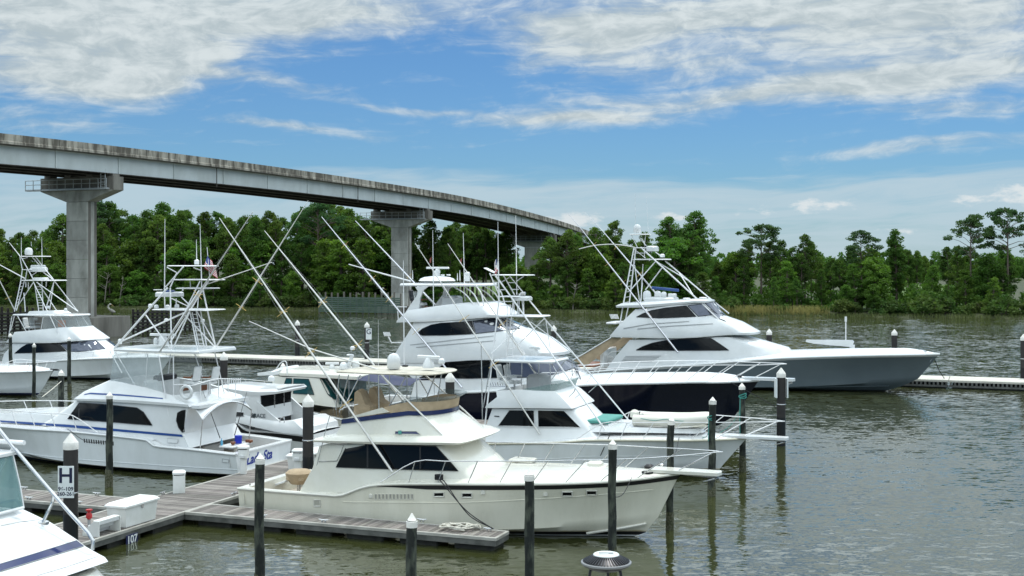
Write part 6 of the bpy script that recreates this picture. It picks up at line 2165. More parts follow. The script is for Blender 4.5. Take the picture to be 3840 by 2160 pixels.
mk('engine_leg', *g_bbox((-.16, -.1, .15), (.16, .12, .5), .04), GREYP, dg)
for s in (.6, 2.4):
    mk('cradle', *g_bbox((s, 0, -.24), (.1, .9, .26), .02), CHAIRW, dg)
g = Geo()
for sg in (1, -1):
    g.add(g_tube(catmull([(.3, sg * .86, .4), (.9, sg * .88, .34), (1.5, sg * .86, .42), (2.2, sg * .84, .36), (2.8, sg * .62, .48)], 4), .012, 4))
mk('grab_line', g.v, g.f, ROPEG, dg)

# ================================================================== NAVY HULLED YACHT
H = Boat('navy_hulled_yacht', 'tall white enclosed-bridge sportfishing yacht with a navy blue hull', -9.0, 32.0, 1, 24.0,
         [(0, 2.55), (.3, 2.85), (.55, 2.8), (.75, 2.3), (.88, 1.45), (.95, .8), (1, .04)])
H.hull([('R4', 1700, 860), ('R4', 2430, 735), ('R6', 300, 722), ('R6', 900, 685), ('R6', 1400, 652), ('R6', 2000, 637), ('R6', 2576, 628), ('R8', 300, 640), ('R8', 655, 628)],
       NAVY, lc=.945, lk=.91, zc=(.15, .9), wc=.93, flare=1.2, cockpit=4.0, deckmat=WHITE, crown=.42, boot=BOOT, bootz=(0, .15), sole=.5)
H.rubrail(WHITE, .07)
H.shell('deckhouse', [
    ([('R4', 1980, 800, 2.55), ('R6', 300, 720, 2.55), ('R6', 1150, 640, 2.25)], 1.5),
    ([('R4', 2030, 610, 2.45), ('R6', 300, 590, 2.48), ('R6', 880, 578, 2.2)], 1.9),
    ([('R5', 470, 1330, 2.38), ('R5', 1200, 1335, 2.40), ('R5', 1800, 1290, 2.1)], 1.35)], WHITE)
H.shell('upper_house', [
    ([('R5', 440, 1345, 2.44), ('R5', 1200, 1338, 2.46), ('R5', 1850, 1275, 2.14)], 1.45),
    ([('R5', 450, 1310, 2.46), ('R5', 1200, 1308, 2.48), ('R5', 1850, 1245, 2.16)], 1.45),
    ([('R5', 530, 1180, 2.42), ('R5', 1100, 1170, 2.44), ('R5', 1720, 1110, 2.0)], 1.2),
    ([('R5', 600, 1075, 2.32), ('R5', 1050, 1068, 2.34), ('R5', 1560, 1030, 1.85)], 1.0),
    ([('R5', 655, 985, 2.22), ('R5', 1050, 935, 2.24), ('R5', 1330, 915, 1.75)], .85),
    ([('R5', 690, 890, 2.1), ('R5', 1050, 850, 2.1), ('R5', 1270, 840, 1.6)], .7)], WHITE, floor=True)
H.shell('bridge_brow', [
    ([('R5', 500, 938, 2.34), ('R5', 950, 922, 2.34), ('R5', 1400, 888, 1.95)], 1.0),
    ([('R5', 505, 918, 2.36), ('R5', 950, 895, 2.36), ('R5', 1400, 862, 1.98)], 1.02),
    ([('R5', 590, 840, 2.22), ('R5', 950, 785, 2.22), ('R5', 1290, 760, 1.8)], .9),
    ([('R5', 620, 815, 2.14), ('R5', 950, 765, 2.14), ('R5', 1230, 735, 1.7)], .85)], WHITE, floor=True, well=(.1, .3))
H.rig()
H.decal('saloon_window', [('R4', 2075, 580), ('R4', 2235, 510), ('R4', 2340, 425), ('R4', 2576, 408), ('R6', 450, 402), ('R6', 560, 408), ('R6', 560, 578), ('R4', 2576, 588)], GLASS, rim=BLACK)
H.decal('saloon_windscreen', [('R6', 575, 410), ('R6', 900, 415), ('R6', 1120, 405), ('R6', 1265, 465), ('R6', 1080, 530), ('R6', 880, 575), ('R6', 575, 580)], GLASSR, rim=BLACK)
H.decal('bridge_window', [('R5', 705, 1050), ('R5', 765, 1000), ('R5', 850, 962), ('R5', 950, 945), ('R5', 1260, 925), ('R5', 1290, 1052), ('R5', 1000, 1066), ('R5', 765, 1068)], GLASS, rim=BLACK)
H.decal('bridge_windscreen', [('R5', 1270, 925), ('R5', 1480, 900), ('R5', 1560, 905), ('R5', 1740, 1000), ('R5', 1500, 1028), ('R5', 1300, 1050)], GLASSR, rim=BLACK)
H.decal('styling_line', [('R5', 640, 1160), ('R5', 1100, 1108), ('R5', 1480, 1070), ('R5', 1480, 1076), ('R5', 1100, 1116), ('R5', 640, 1168)], GREYP, off=.025, cuts=3)
H.decal('styling_line', [('R5', 700, 1185), ('R5', 1100, 1150), ('R5', 1500, 1118), ('R5', 1500, 1124), ('R5', 1100, 1158), ('R5', 700, 1193)], GREYP, off=.025, cuts=3)
# arch legs
for sg in (1, -1):
    poly = [(690, 580), (830, 565), (770, 610), (738, 690), (728, 795), (590, 838), (640, 760), (705, 670), (715, 620)]
    pts = [H.P('R5', x, y, 1.95) for x, y in poly]
    H.part('hardtop_arch', g_prism([(p[0], sg * p[1], p[2]) for p in pts], (0, -sg, 0), .14), WHITE)
H.slab('hardtop', [('R5', 535, 585, 1.85), ('R5', 900, 576, 1.95), ('R5', 1285, 558, 1.75)], .22, .16, WHITE, solid=False)
c = H.P('R5', 910, 520, 0)
H.part('hardtop_dome', g_lathe(c, [(1.15, 0), (1.05, .14), (.8, .24), (.3, .30), (.02, .31)], 20, 1.0, .9), WHITE)
H.radar('R5', 915, 388, 0, 1.75, .25)
H.part('radar_mast', g_lathe(H.P('R5', 905, 480, 0), [(.2, 0), (.2, .25), (.14, .4)], 12), WHITE)
for (x, y) in ((960, 460), (1020, 458)):
    H.tube('horn', [('R5', x - 15, y, .4), ('R5', x + 22, y + 2, .4)], [.03, .06], PIPE)
for (x0, y0, x1, y1) in ((1060, 568, 1275, 715), (1190, 580, 1335, 705), (1285, 548, 1392, 705)):
    e_ = H.hit('R5', x1, y1 + 12, -.02); b_ = H.P('R5', x0, y0, 1.5); mid_ = tuple((b_[i] + e_[i]) / 2 + (.12, 0, .10)[i] for i in range(3))
    H.tube('hardtop_strut', [b_, mid_, e_], .04, PIPE, mirror=True, curve=4)
H.part('helm_console', g_bbox(H.P('R5', 1060, 735, 0), (.9, 1.4, .8), .12), WHITE)
c = H.P('R5', 760, 750, .4); H.chair('helm_chair', (c[0], .5, c[2] - .6), CHAIRW, 1.1, TEAK)
c = H.P('R5', 625, 740, .6); H.chair('helm_chair', (c[0], -.5, c[2] - .6), pm('dark_seat', (.04, .04, .045), .6), 1.1)
H.tube('aft_rail', [('R5', 605, 780, 2.0), ('R5', 510, 780, 1.9), ('R5', 510, 780, -1.9), ('R5', 605, 780, -2.0)], .03, PIPE)
for w in (1.9, .6, -.6, -1.9):
    H.tube('aft_rail_post', [('R5', 512, 780, w), ('R5', 520, 925, w)], .026, PIPE)
c = H.P('R5', 500, 1130, .6)
H.part('rod_holder_arm', g_tube([H.P('R5', 560, 1140, .6), H.P('R5', 450, 1140, .6), H.P('R5', 420, 1080, .6)], .04, 6), PIPE)
for k in range(5):
    a = H.P('R5', 385 + k * 14, 1075, 1.0 - k * .4); H.part('rod_holder', g_tube([a, (a[0] - .1, a[1], a[2] + .25)], .04, 5), PIPE)
H.rigger(('S', 1732, 1453, 2.6), ('S', 1206, 813, 3.3), .06, .02, mat=pm('iridescent_pole', (.66, .66, .70), .2, metal=.6), cross=(.32, .51, .63, .83))
H.rigger(('S', 1790, 1310, -2.2), ('S', 1333, 828, -3.0), .055, .02, mat=MATS['iridescent_pole'], cross=(.55,))
H.tube('centre_rigger', [('R5', 640, 522, 0), ('R5', 20, 352, 0)], [.06, .03], PIPE)
H.whip('antenna', 'R5', 875, 855, 866, 10, 2.0, .03); H.whip('antenna', 'R5', 1190, 720, 1173, 35, -1.7, .03)
H.whip('antenna', 'R5', 1140, 515, 1138, 410, .8, .03); H.whip('antenna', 'R5', 1115, 515, 1115, 440, .4, .03); H.whip('antenna', 'R5', 665, 500, 663, 410, .5, .025)
H.dome('camera_dome', 'R5', 1215, 460, -.8, .16, .2); H.part('equipment_box', g_bbox(H.P('R5', 1210, 490, -.8), (.3, .3, .4), .05), WHITE)
for (x, y, w) in ((855, 300, 2.0), (1160, 310, -1.7)):
    c = H.P('R5', x, y, w)
    vs = [(c[0] + dx, c[1] + .03 * i, c[2] + dz) for i, (dx, dz) in enumerate([(0, .16), (-.12, .0), (-.10, -.24), (0, -.2)])]
    mk('pennant', [H.L(p) for p in vs], [(0, 1, 2, 3)], pm('pennant_red', (.22, .06, .05), .8), H.root, recalc=False)
H.bowrail(10.5, 23.5, .80, .95, 12, PIPE, .026, ext=1.3, two=False, lean=.45)
H.pulpit(1.9, .6, .14, WHITE)
H.part('bow_cleat', g_tube([H.PZ('R8', 505, 590, H.ZS(22.5) + .3), H.PZ('R8', 535, 600, H.ZS(22.5) + .3)], .06, 6), BLACK)
q = toworld(H, (22.3, .75, H.ZS(22.3) + .12))
rope('mooring_line', [q, dock(16.6, 29.6, 1.5), (P_1965.location.x - .24, P_1965.location.y - .1, .62)], .022, ROPEB, 'dark bow line from the navy yacht down to a brown piling')

# ================================================================== GREY-BLUE YACHT (right)
I = Boat('grey_blue_yacht', 'large white sportfishing yacht with grey-blue hull and tower at right', -3.2, 57.5, 1, 26.7,
         [(0, 2.8), (.3, 3.1), (.55, 3.05), (.75, 2.5), (.88, 1.6), (.95, .85), (1, .04)])
I.hull([('S', 2100, 1405), ('S', 2259, 1392), ('S', 2660, 1364), ('S', 2970, 1342), ('S', 3280, 1333), ('S', 3518, 1328)],
       GREYB, lc=.945, lk=.905, zc=(.15, 1.0), wc=.93, flare=1.5, cockpit=4.2, deckmat=WHITE, crown=.40, boot=BOOT, bootz=(0, .12), sole=.6)
I.rubrail(WHITE, .09)
I.band('white_cove', -.16, -.10, WHITE, .012, rel=True)
I.line_on_hull('chine_line', lambda t: .28 + .6 * max(0, t - .5) ** 1.5, .03, GREYB, 0, .95)
I.shell('deckhouse', [
    ([('S', 2262, 1400, 2.75), ('S', 2560, 1372, 2.75), ('S', 2820, 1340, 2.2)], 2.9),
    ([('R7', 560, 1440, 2.66), ('R7', 1300, 1400, 2.64), ('R7', 1900, 1360, 2.1)], 2.6),
    ([('R7', 700, 1275, 2.5), ('R7', 1300, 1262, 2.5), ('R7', 1600, 1245, 2.1)], 1.7)], WHITE)
I.shell('bridge_brow', [
    ([('R7', 500, 1246, 2.68), ('R7', 1200, 1258, 2.68), ('R7', 1720, 1222, 2.15)], 1.75),
    ([('R7', 505, 1228, 2.70), ('R7', 1200, 1235, 2.70), ('R7', 1720, 1200, 2.17)], 1.75),
    ([('R7', 590, 1130, 2.55), ('R7', 1150, 1130, 2.55), ('R7', 1580, 1100, 2.0)], 1.5),
    ([('R7', 650, 1068, 2.42), ('R7', 1100, 1058, 2.42), ('R7', 1430, 1035, 1.85)], 1.25),
    ([('R7', 760, 965, 2.15), ('R7', 1100, 930, 2.15), ('R7', 1380, 900, 1.65)], .9)], WHITE, floor=True)
I.shell('roof', [
    ([('R7', 565, 948, 2.35), ('R7', 900, 944, 2.35), ('R7', 1360, 900, 1.9)], 1.0),
    ([('R7', 560, 930, 2.38), ('R7', 900, 918, 2.38), ('R7', 1360, 882, 1.92)], 1.0),
    ([('R7', 620, 905, 2.2), ('R7', 900, 890, 2.2), ('R7', 1320, 866, 1.8)], .9)], WHITE, floor=True)
I.rig()
I.decal('saloon_window', [('R7', 768, 1376), ('R7', 830, 1342), ('R7', 930, 1305), ('R7', 1060, 1280), ('R7', 1200, 1268), ('R7', 1520, 1258), ('R7', 1700, 1378), ('R7', 1200, 1380)], GLASS, rim=BLACK, rr=.03)
I.decal('bridge_window', [('R7', 770, 1044), ('R7', 830, 1012), ('R7', 920, 978), ('R7', 1060, 952), ('R7', 1270, 930), ('R7', 1370, 1040), ('R7', 1000, 1055)], GLASS, rim=BLACK, rr=.025)
I.decal('bridge_window', [('R7', 1285, 930), ('R7', 1440, 912), ('R7', 1560, 1018), ('R7', 1390, 1038)], GLASSR, rim=BLACK, rr=.025)
I.decal('windscreen', [('R7', 1460, 908), ('R7', 1540, 890), ('R7', 1690, 1002), ('R7', 1580, 1016)], GLASSR, rim=BLACK, rr=.025)
I.decal('styling_line', [('R7', 640, 1155), ('R7', 900, 1110), ('R7', 1300, 1085), ('R7', 1300, 1092), ('R7', 900, 1118), ('R7', 640, 1165)], GREYP, off=.035, cuts=3)
I.decal('styling_line', [('R7', 780, 1160), ('R7', 1100, 1132), ('R7', 1540, 1108), ('R7', 1540, 1115), ('R7', 1100, 1140), ('R7', 780, 1168)], GREYP, off=.035, cuts=3)
for k in range(5):
    y = 360 + k * 14
    x0, x1 = 1735 - k * 12, 2095 - k * 22
    I.decal('engine_louvre', [('R6', x0, y + 3), ('R6', x1, y - 1), ('R6', x1 - 8, y + 5), ('R6', x0 - 7, y + 9)], GREYP, off=.02, cuts=2)
# aft curtain
q = [I.P('R6', 1210, 410, 2.3), I.P('R6', 1590, 180, 2.3), I.P('R6', 1690, 182, 2.3), I.P('R6', 1340, 462, 2.3)]
I.part('aft_curtain', g_prism(q, (0, -1, 0), .03), TAN)
I.part('aft_curtain', g_prism([(p[0], -p[1], p[2]) for p in q], (0, 1, 0), .03), TAN)
I.tube('curtain_edge', [('R6', 1200, 408, 2.33), ('R6', 1588, 176, 2.33)], .05, WHITE, mirror=True)
I.part('cockpit_bulkhead', g_bbox(I.P('R6', 1560, 370, 0), (.3, 3.6, 1.4), .05), WHITE)
I.tube('cockpit_ladder', [('R6', 1540, 420, 1.2), ('R6', 1570, 330, 1.2), ('R6', 1700, 310, 1.2)], .03, PIPE, curve=3)
I.part('fighting_chair', g_bbox(I.P('R6', 1570, 400, .3), (.6, .6, .6), .1), CHAIRW)
I.part('cockpit_teak', g_bbox(I.P('R6', 1400, 445, 0), (1.6, 4.2, .12), .03), TEAK)
# roof gear
I.dome('satellite_dome', 'R7', 875, 870, .6, .33, .72); I.dome('satellite_dome', 'R7', 985, 850, -.3, .28, .55); I.dome('satellite_dome', 'R7', 1045, 840, .4, .22, .4)
I.part('equipment_box', g_bbox(I.P('R7', 1130, 825, .2), (.6, .5, .28), .05), WHITE)
c = I.P('R7', 1065, 765, -.5); I.part('covered_radar', g_tube([I.P('R7', 925, 748, -.5), I.P('R7', 1195, 775, -.5)], .11, 8), pm('blue_cover', (.03, .08, .25), .7))
I.part('roof_plinth', g_bbox(I.P('R7', 1020, 865, 0), (2.3, 2.0, .35), .1), WHITE)
I.dome('hatch', 'R7', 1275, 862, .5, .3, .1); I.dome('hatch', 'R7', 1440, 855, .2, .3, .1)
# tower
TI = I.part('tower', g_tube([I.P('R7', 900, 480, 0), I.P('R7', 900, 455, 0)], .05, 6), PIPE)
def ti(x0, y0, x1, y1, w0, w1, r=.045, nm='tower_pipe'):
    I.tube(nm, [('R7', x0, y0, w0), ('R7', x1, y1, w1)], r, PIPE, TI)
ti(745, 345, 640, 900, .7, 1.6, .05, 'tower_leg'); ti(640, 900, 598, 1140, 1.6, 2.1, .05, 'tower_leg')
ti(760, 350, 700, 880, -.6, -1.4, .05, 'tower_leg'); ti(700, 880, 660, 1070, -1.4, -1.8, .05, 'tower_leg')
ti(812, 342, 1345, 830, .7, 1.5, .06, 'tower_leg'); ti(1345, 830, 1660, 1128, 1.5, 1.8, .06, 'tower_leg')
ti(960, 478, 1300, 680, -.6, -1.0, .05, 'tower_leg'); ti(1060, 480, 1500, 850, -.7, -1.5, .06, 'tower_leg'); ti(1500, 850, 1700, 1008, -1.5, -1.7, .06, 'tower_leg')
ti(1200, 600, 1345, 830, -.3, 1.5, .04); ti(960, 485, 720, 760, .6, 1.4, .045); ti(1040, 530, 860, 770, -.6, -1.0, .045); ti(750, 520, 800, 880, .8, .8, .04); ti(835, 510, 815, 880, -.4, -.4, .04)
ti(745, 360, 860, 450, .6, .6, .03); ti(760, 400, 860, 400, .6, .6, .03); ti(850, 350, 850, 450, -.6, -.6, .035); ti(960, 390, 1030, 440, .5, .5, .04)
for k in range(11):
    u = k / 10
    ti(742 - 100 * u, 360 + 540 * u, 765 - 65 * u, 360 + 530 * u, .7 + .9 * u, .2 + .9 * u, .02, 'ladder_rung')
ti(765, 360, 700, 890, .2, 1.1, .035, 'ladder_rail')
plat(I, 'R7', [(745, 470, .85), (900, 470, .9), (1060, 468, .85)], .15, .09, par=TI)
plat(I, 'R7', [(758, 352, .75), (800, 350, .78), (850, 350, .75)], .1, .06, par=TI)
c = I.P('R7', 930, 355, 0); I.part('tower_console', g_bbox((c[0], 0, c[2]), (.75, 1.2, .42), .1), WHITE, TI)
c = I.P('R7', 1030, 425, 0); I.part('searchlight', g_bbox((c[0], 0, c[2]), (.34, .4, .26), .08), WHITE, TI)
plat(I, 'R7', [(695, 218, .5), (790, 216, .6), (880, 212, .5)], .12, .07, 'dome_platform', par=TI)
I.dome('satellite_dome', 'R7', 778, 195, 0, .30, .66, parent=TI)
for (x0, y0, x1, y1, w) in ((720, 220, 780, 345, .3), (820, 250, 860, 320, .3), (860, 215, 850, 320, -.3), (790, 235, 870, 330, -.2)):
    ti(x0, y0, x1, y1, w, w, .03)
I.tube('centre_rigger', [('R7', 760, 345, 0), ('R7', 640, 322, 0), ('R7', 500, 312, 0), ('R7', 340, 325, 0), ('R7', 190, 360, 0)], [.05] * 8 + [.045] * 8 + [.03], ALU, TI, curve=4)
IP = MATS['iridescent_pole']
I.rigger(('R7', 1187, 1400, 2.65), ('R7', 190, 128, 3.4), .07, .03, mat=IP, cross=(.55, .70, .85), thin=('R7', 60, -20, 3.5), lines=False)
I.rigger(('R7', 960, 800, -2.2), ('R7', 440, 190, -3.0), .06, .03, mat=IP, cross=(.30, .75), thin=('R7', 245, -20, -3.2), lines=False)
I.tube('tower_stay', [('R7', 830, 700, .5), ('R7', 800, 1000, 2.2), ('R7', 740, 1415, 2.5)], .03, PIPE)
I.whip('antenna', 'R7', 757, 200, 757, -200, .4, .018); I.whip('antenna', 'R7', 890, 200, 868, -170, -.4, .012)
for k in range(6):
    a = I.P('R7', 520 + k * 14, 1060, 1.2 - k * .4); I.part('rod_holder', g_tube([a, (a[0] - .15, a[1], a[2] + .35)], .05, 5), PIPE)
I.part('rod_tray', g_bbox(I.P('R7', 560, 1098, .2), (.8, 2.6, .14), .04), PIPE)
# davit and staff on the foredeck
zd = I.ZS(20) + .45
c = I.P('R8', 1335, 380, -.6)
I.part('davit_boom', g_prism([I.P('R8', 1003, 336, -.5), I.P('R8', 1003, 350, -.5), I.P('R8', 1060, 362, -.5), I.P('R8', 1335, 388, -.5), I.P('R8', 1348, 350, -.5), I.P('R8', 1335, 338, -.5)], (0, -1, 0), .4), WHITE)
I.part('davit_base', g_tube([(c[0], -.7, I.ZS(c[0]) + .2), (c[0], -.7, c[2] + .1)], .2, 10), WHITE)
st = I.tube('bow_staff', [('R8', 1291, 335, -.6), ('R8', 1291, 205, -.6)], .04, PIPE); I.tube('staff_light', [('R8', 1291, 205, -.6), ('R8', 1291, 168, -.6)], .09, WHITE, st)
I.part('bow_anchor', g_prism([I.P('R8', 1925, 455, 0), I.P('R8', 1895, 500, 0), I.P('R8', 1905, 470, 0)], (0, 1, 0), .15), STEEL)
I.part('bow_cleat', g_tube([I.PZ('R8', 1830, 410, I.ZS(25) + .25), I.PZ('R8', 1870, 416, I.ZS(25) + .25)], .05, 6), STEEL)
q = toworld(I, (26.3, .1, I.ZS(26) - .2))
X, Y, Z = atz('R8', 2000, 612, .68)
rope('mooring_line', [q, ((q[0] + X) / 2, (q[1] + Y) / 2, (q[2] + Z) / 2 - .15), (X, Y, Z)], .03, ROPEB, 'thin bow line from the grey-blue yacht to the outer dock')

# ================================================================== FAR LEFT TOWER YACHT
C = Boat('white_tower_yacht', 'white tower yacht with dark wrap-around cabin window at far left', -52.5, 46.0, 1, 18.6,
         [(0, 2.4), (.3, 2.65), (.55, 2.6), (.75, 2.1), (.88, 1.3), (.95, .7), (1, .04)])
C.hull([('T3', -600, 930), ('T3', 530, 888), ('T3', 1050, 845), ('T3', 1700, 818), ('T3', 2300, 806), ('T3', 2560, 802)],
       HULLW, zc=(.2, .85), wc=.92, flare=1.0, cockpit=3.5, deckmat=WHITE, crown=.25, boot=NAVYT, bootz=(.05, .14))
C.rubrail(WHITE, .07)
C.shell('deckhouse', [
    ([('T3', 20, 900, 2.35), ('T3', 800, 870, 2.35), ('T3', 1500, 830, 1.8)], 1.6),
    ([('T3', 60, 755, 2.28), ('T3', 800, 750, 2.28), ('T3', 1300, 720, 1.75)], 1.4),
    ([('T3', 205, 592, 2.12), ('T3', 700, 586, 2.12), ('T3', 1180, 560, 1.5)], 1.1)], WHITE)
C.shell('flybridge', [
    ([('T3', 95, 582, 2.26), ('T3', 750, 590, 2.26), ('T3', 1150, 560, 1.8)], 1.0),
    ([('T3', 100, 562, 2.28), ('T3', 750, 568, 2.28), ('T3', 1150, 540, 1.82)], 1.0),
    ([('T3', 205, 450, 2.08), ('T3', 600, 410, 2.05), ('T3', 980, 370, 1.6)], .85),
    ([('T3', 215, 425, 2.02), ('T3', 600, 385, 2.0), ('T3', 970, 350, 1.55)], .85)], WHITE, floor=True, well=(.1, .35))
C.shell('vinyl_enclosure', [
    ([('T3', 640, 385, 1.98), ('T3', 800, 368, 1.8), ('T3', 970, 352, 1.5)], .8),
    ([('T3', 660, 185, 1.75), ('T3', 800, 180, 1.65), ('T3', 950, 172, 1.4)], .65)], VINYL, cap=False, solid=False, open_aft=True)
C.slab('hardtop', [('T3', 192, 186, 1.85), ('T3', 600, 186, 1.9), ('T3', 950, 178, 1.5)], .75, .14, WHITE, solid=False)
C.shell('hardtop_box', [
    ([('T3', 400, 160, 1.1), ('T3', 600, 158, 1.1), ('T3', 850, 150, .9)], .2),
    ([('T3', 445, 108, 1.0), ('T3', 600, 104, 1.0), ('T3', 800, 100, .8)], .15)], WHITE, solid=False)
C.rig()
C.decal('cabin_window', [('T3', 222, 744), ('T3', 320, 660), ('T3', 405, 608), ('T3', 520, 598), ('T3', 880, 592), ('T3', 1010, 715), ('T3', 500, 738)], GLASS, rim=BLACK)
C.decal('cabin_windscreen', [('T3', 895, 590), ('T3', 1180, 565), ('T3', 1440, 545), ('T3', 1590, 680), ('T3', 1180, 722), ('T3', 1030, 716)], GLASSR, rim=BLACK)
for (x0, y0, x1, y1, w) in ((265, 180, 575, 735, 2.05), (755, 180, 905, 510, 1.9), (1225, 170, 1430, 460, -1.7), (905, 175, 1000, 355, 1.4), (655, 185, 620, 385, 1.8), (180, 190, 130, 500, 1.9), (215, 190, 160, 400, -1.7), (1130, 170, 1195, 330, -.9), (780, 185, 960, 340, -.4)):
    C.tube('hardtop_post', [('T3', x0, y0, w), ('T3', x1, y1, w)], .035, PIPE)
c = C.P('T3', 530, 330, .3); C.chair('helm_chair', (c[0], .3, c[2] - .7), CHAIRW, 1.15)
c = C.P('T3', 440, 340, -.5); C.chair('helm_chair', (c[0], -.5, c[2] - .7), CHAIRW, 1.15)
C.dome('white_float', 'T3', 535, 245, .5, .20, .24)
TC = C.part('tower', g_tube([C.P('T2', 560, 600, 0), C.P('T2', 560, 590, 0)], .04, 6), PIPE)
def tq(x0, y0, x1, y1, w0, w1, r=.04, nm='tower_pipe'):
    C.tube(nm, [('T2', x0, y0, w0), ('T2', x1, y1, w1)], r, PIPE, TC)
for a in ((400, 330, 450, 600, .6, .6), (430, 350, 660, 770, .6, .8), (650, 345, 800, 520, -.5, -.5), (720, 345, 850, 520, -.5, -.5), (560, 350, 450, 380, .3, .3), (450, 590, 420, 820, .8, .9),
          (420, 820, 290, 1440, 1.1, 1.75), (490, 830, 330, 1420, .5, 1.0), (545, 600, 510, 800, -.5, -.6), (910, 590, 1080, 800, .7, .9), (870, 650, 1060, 790, -.6, -.7),
          (1090, 820, 1570, 1440, -.9, -1.7), (740, 850, 1570, 1440, .9, 1.7), (670, 840, 960, 1449, 1.0, 1.8), (660, 870, 350, 1340, .9, -.4), (1090, 830, 940, 1320, .6, .6), (1080, 860, 1000, 1400, -.6, -.6),
          (840, 820, 870, 1430, -.2, -.4), (700, 900, 780, 1430, .2, .3), (760, 860, 1160, 1449, -.7, -1.4), (520, 840, 520, 950, .2, .2), (570, 850, 570, 990, .2, .2), (930, 830, 930, 940, -.2, -.2), (480, 1060, 510, 1440, .9, .9), (630, 720, 730, 650, .5, -.5)):
    tq(*a)
for k in range(9):
    u = k / 8
    tq(415 - 115 * u, 870 + 520 * u, 480 - 135 * u, 870 + 520 * u, 1.1, .6, .022, 'ladder_rung')
    tq(715 + 60 * u, 940 + 430 * u, 850 + 20 * u, 940 + 430 * u, .2, -.3, .022, 'ladder_rung')
plat(C, 'T2', [(410, 340, .6), (620, 338, .64), (820, 335, .6)], .12, .07, 'sunshade', par=TC)
plat(C, 'T2', [(440, 605, .7), (540, 605, .72), (630, 602, .7)], .05, .06, par=TC)
plat(C, 'T2', [(430, 825, .95), (750, 825, 1.0), (1040, 822, .9)], .15, .08, par=TC)
c = C.P('T2', 780, 590, 0); C.part('tower_console', g_bbox((c[0], 0, c[2]), (1.05, 1.2, .40), .12), WHITE, TC); C.part('console_lid', g_bbox((c[0] - .05, 0, c[2] + .28), (.85, 1.0, .16), .07), WHITE, TC)
c = C.P('T2', 820, 780, 0); C.part('tower_seat', g_bbox((c[0], 0, c[2]), (.9, 1.1, .22), .08), WHITE, TC)
C.dome('satellite_dome', 'T2', 578, 300, 0, .33, .62, parent=TC)
C.whip('antenna', 'T2', 430, 330, 428, -60, .6, .03); C.whip('antenna', 'T2', 848, 520, 840, -60, -.6, .03); C.whip('antenna', 'T2', 630, 120, 628, 30, -.2, .02)
C.dome('radio_dome', 'T2', 965, 1380, .2, .18, .24); C.dome('searchlight', 'T2', 1320, 1440, .4, .14, .3)
C.rigger(('T2', 290, 1400, 1.9), ('T2', -120, 600, 2.8), .05, .03, cross=(.3, .75), lines=False)
C.tube('centre_rigger', [('T2', 500, 775, 0), ('T2', -60, 470, 0)], [.05, .03], PIPE)
C.tube('centre_rigger', [('T2', 410, 335, .4), ('T2', 185, 50, .4)], [.04, .02], PIPE)
C.bowrail(8.5, 18.2, .5, .55, 7, PIPE, .022)

# ================================================================== SMALL WHITE BOW (far left edge)
Dd = Boat('white_cruiser', 'bow of a white boat poking in at the left edge', -48.5, 33.0, 1, 14.2,
          [(0, 2.0), (.3, 2.15), (.6, 2.1), (.78, 1.6), (.9, .9), (.96, .5), (1, .04)])
Dd.hull([('T3', -900, 1010), ('T3', 0, 1032), ('T3', 400, 1024), ('T3', 700, 1012), ('T3', 805, 1003)], HULLW, lc=.945, lk=.91, zc=(.2, .7), flare=.9, cockpit=2.5, deckmat=WHITE, crown=.4, boot=NAVYT, bootz=(.05, .22))
Dd.rubrail(WHITE, .05)
Dd.band('black_bottom', -.02, .12, BLACK, .014)
Dd.shell('deckhouse', [([(3, 1.7, 1.6), (6, 1.7, 1.75), (8.0, 1.4, 1.8)], .8), ([(3.2, 1.5, 3.2), (5, 1.5, 3.2), (6.4, 1.2, 3.2)], .6)], WHITE)
Dd.rig()
Dd.bowrail(7.5, 14.0, .55, .6, 5, PIPE, .022)
Dd.part('anchor', g_bbox((14.3, 0, 1.9), (.7, .14, .12), .03), BLACK)
Dd.part('bow_eye', g_tube([Dd.P('T3', 500, 1390, 0), Dd.P('T3', 530, 1320, 0)], .06, 6), BLACK)
X, Y, Z = at('T3', 925, 1165, 63.0)
rope('chain_line', [(X, Y, Z), tuple(at('T3', 780, 1290, 62.0)), tuple(at('T3', 640, 1400, 61.0))], .02, ROPEW, 'pale slack line running down left from the greenish capped piling')

# ================================================================== EXPRESS CRUISER "GRACE"
Fb = Boat('express_cruiser', 'white hardtop express cruiser with black stripe lying between the striped boat and walkway', -3.9, 17.4, -1, 12.5,
          [(0, 1.75), (.3, 1.95), (.6, 1.9), (.78, 1.5), (.9, .85), (.96, .45), (1, .04)])
Fb.hull([('T6', 1790, 395), ('T6', 1200, 330), ('T6', 700, 300), ('T4', 0, 1340), ('T4', -700, 1230)], WHITE, zc=(.2, .7), flare=.8, cockpit=0.0, deckmat=WHITE, crown=.1, boot=BLACK, bootz=(.0, .2))
Fb.band('black_stripe', -.32, -.04, BLACK, .012, rel=True)
Fb.shell('topside', [
    ([('T6', 1800, 385, 1.78), ('T6', 1200, 310, 1.86), ('T4', -200, 1330, 1.86)], 1.2),
    ([('T6', 1790, 260, 1.75), ('T6', 1200, 200, 1.82), ('T4', -200, 1280, 1.80)], 1.1),
    ([('T6', 1620, 92, 1.55), ('T6', 1200, 100, 1.62), ('T4', -100, 1180, 1.6)], .9)], WHITE, well=(.22, .45))
Fb.shell('cabin', [
    ([('T4', 640, 1400, 1.60), ('T4', 400, 1380, 1.62), ('T4', -100, 1330, 1.55)], .9),
    ([('T4', 620, 1100, 1.5), ('T4', 330, 960, 1.5), ('T4', -150, 880, 1.4)], .8),
    ([('T4', 615, 880, 1.46), ('T4', 300, 850, 1.46), ('T4', -150, 800, 1.35)], .7)], WHITE)
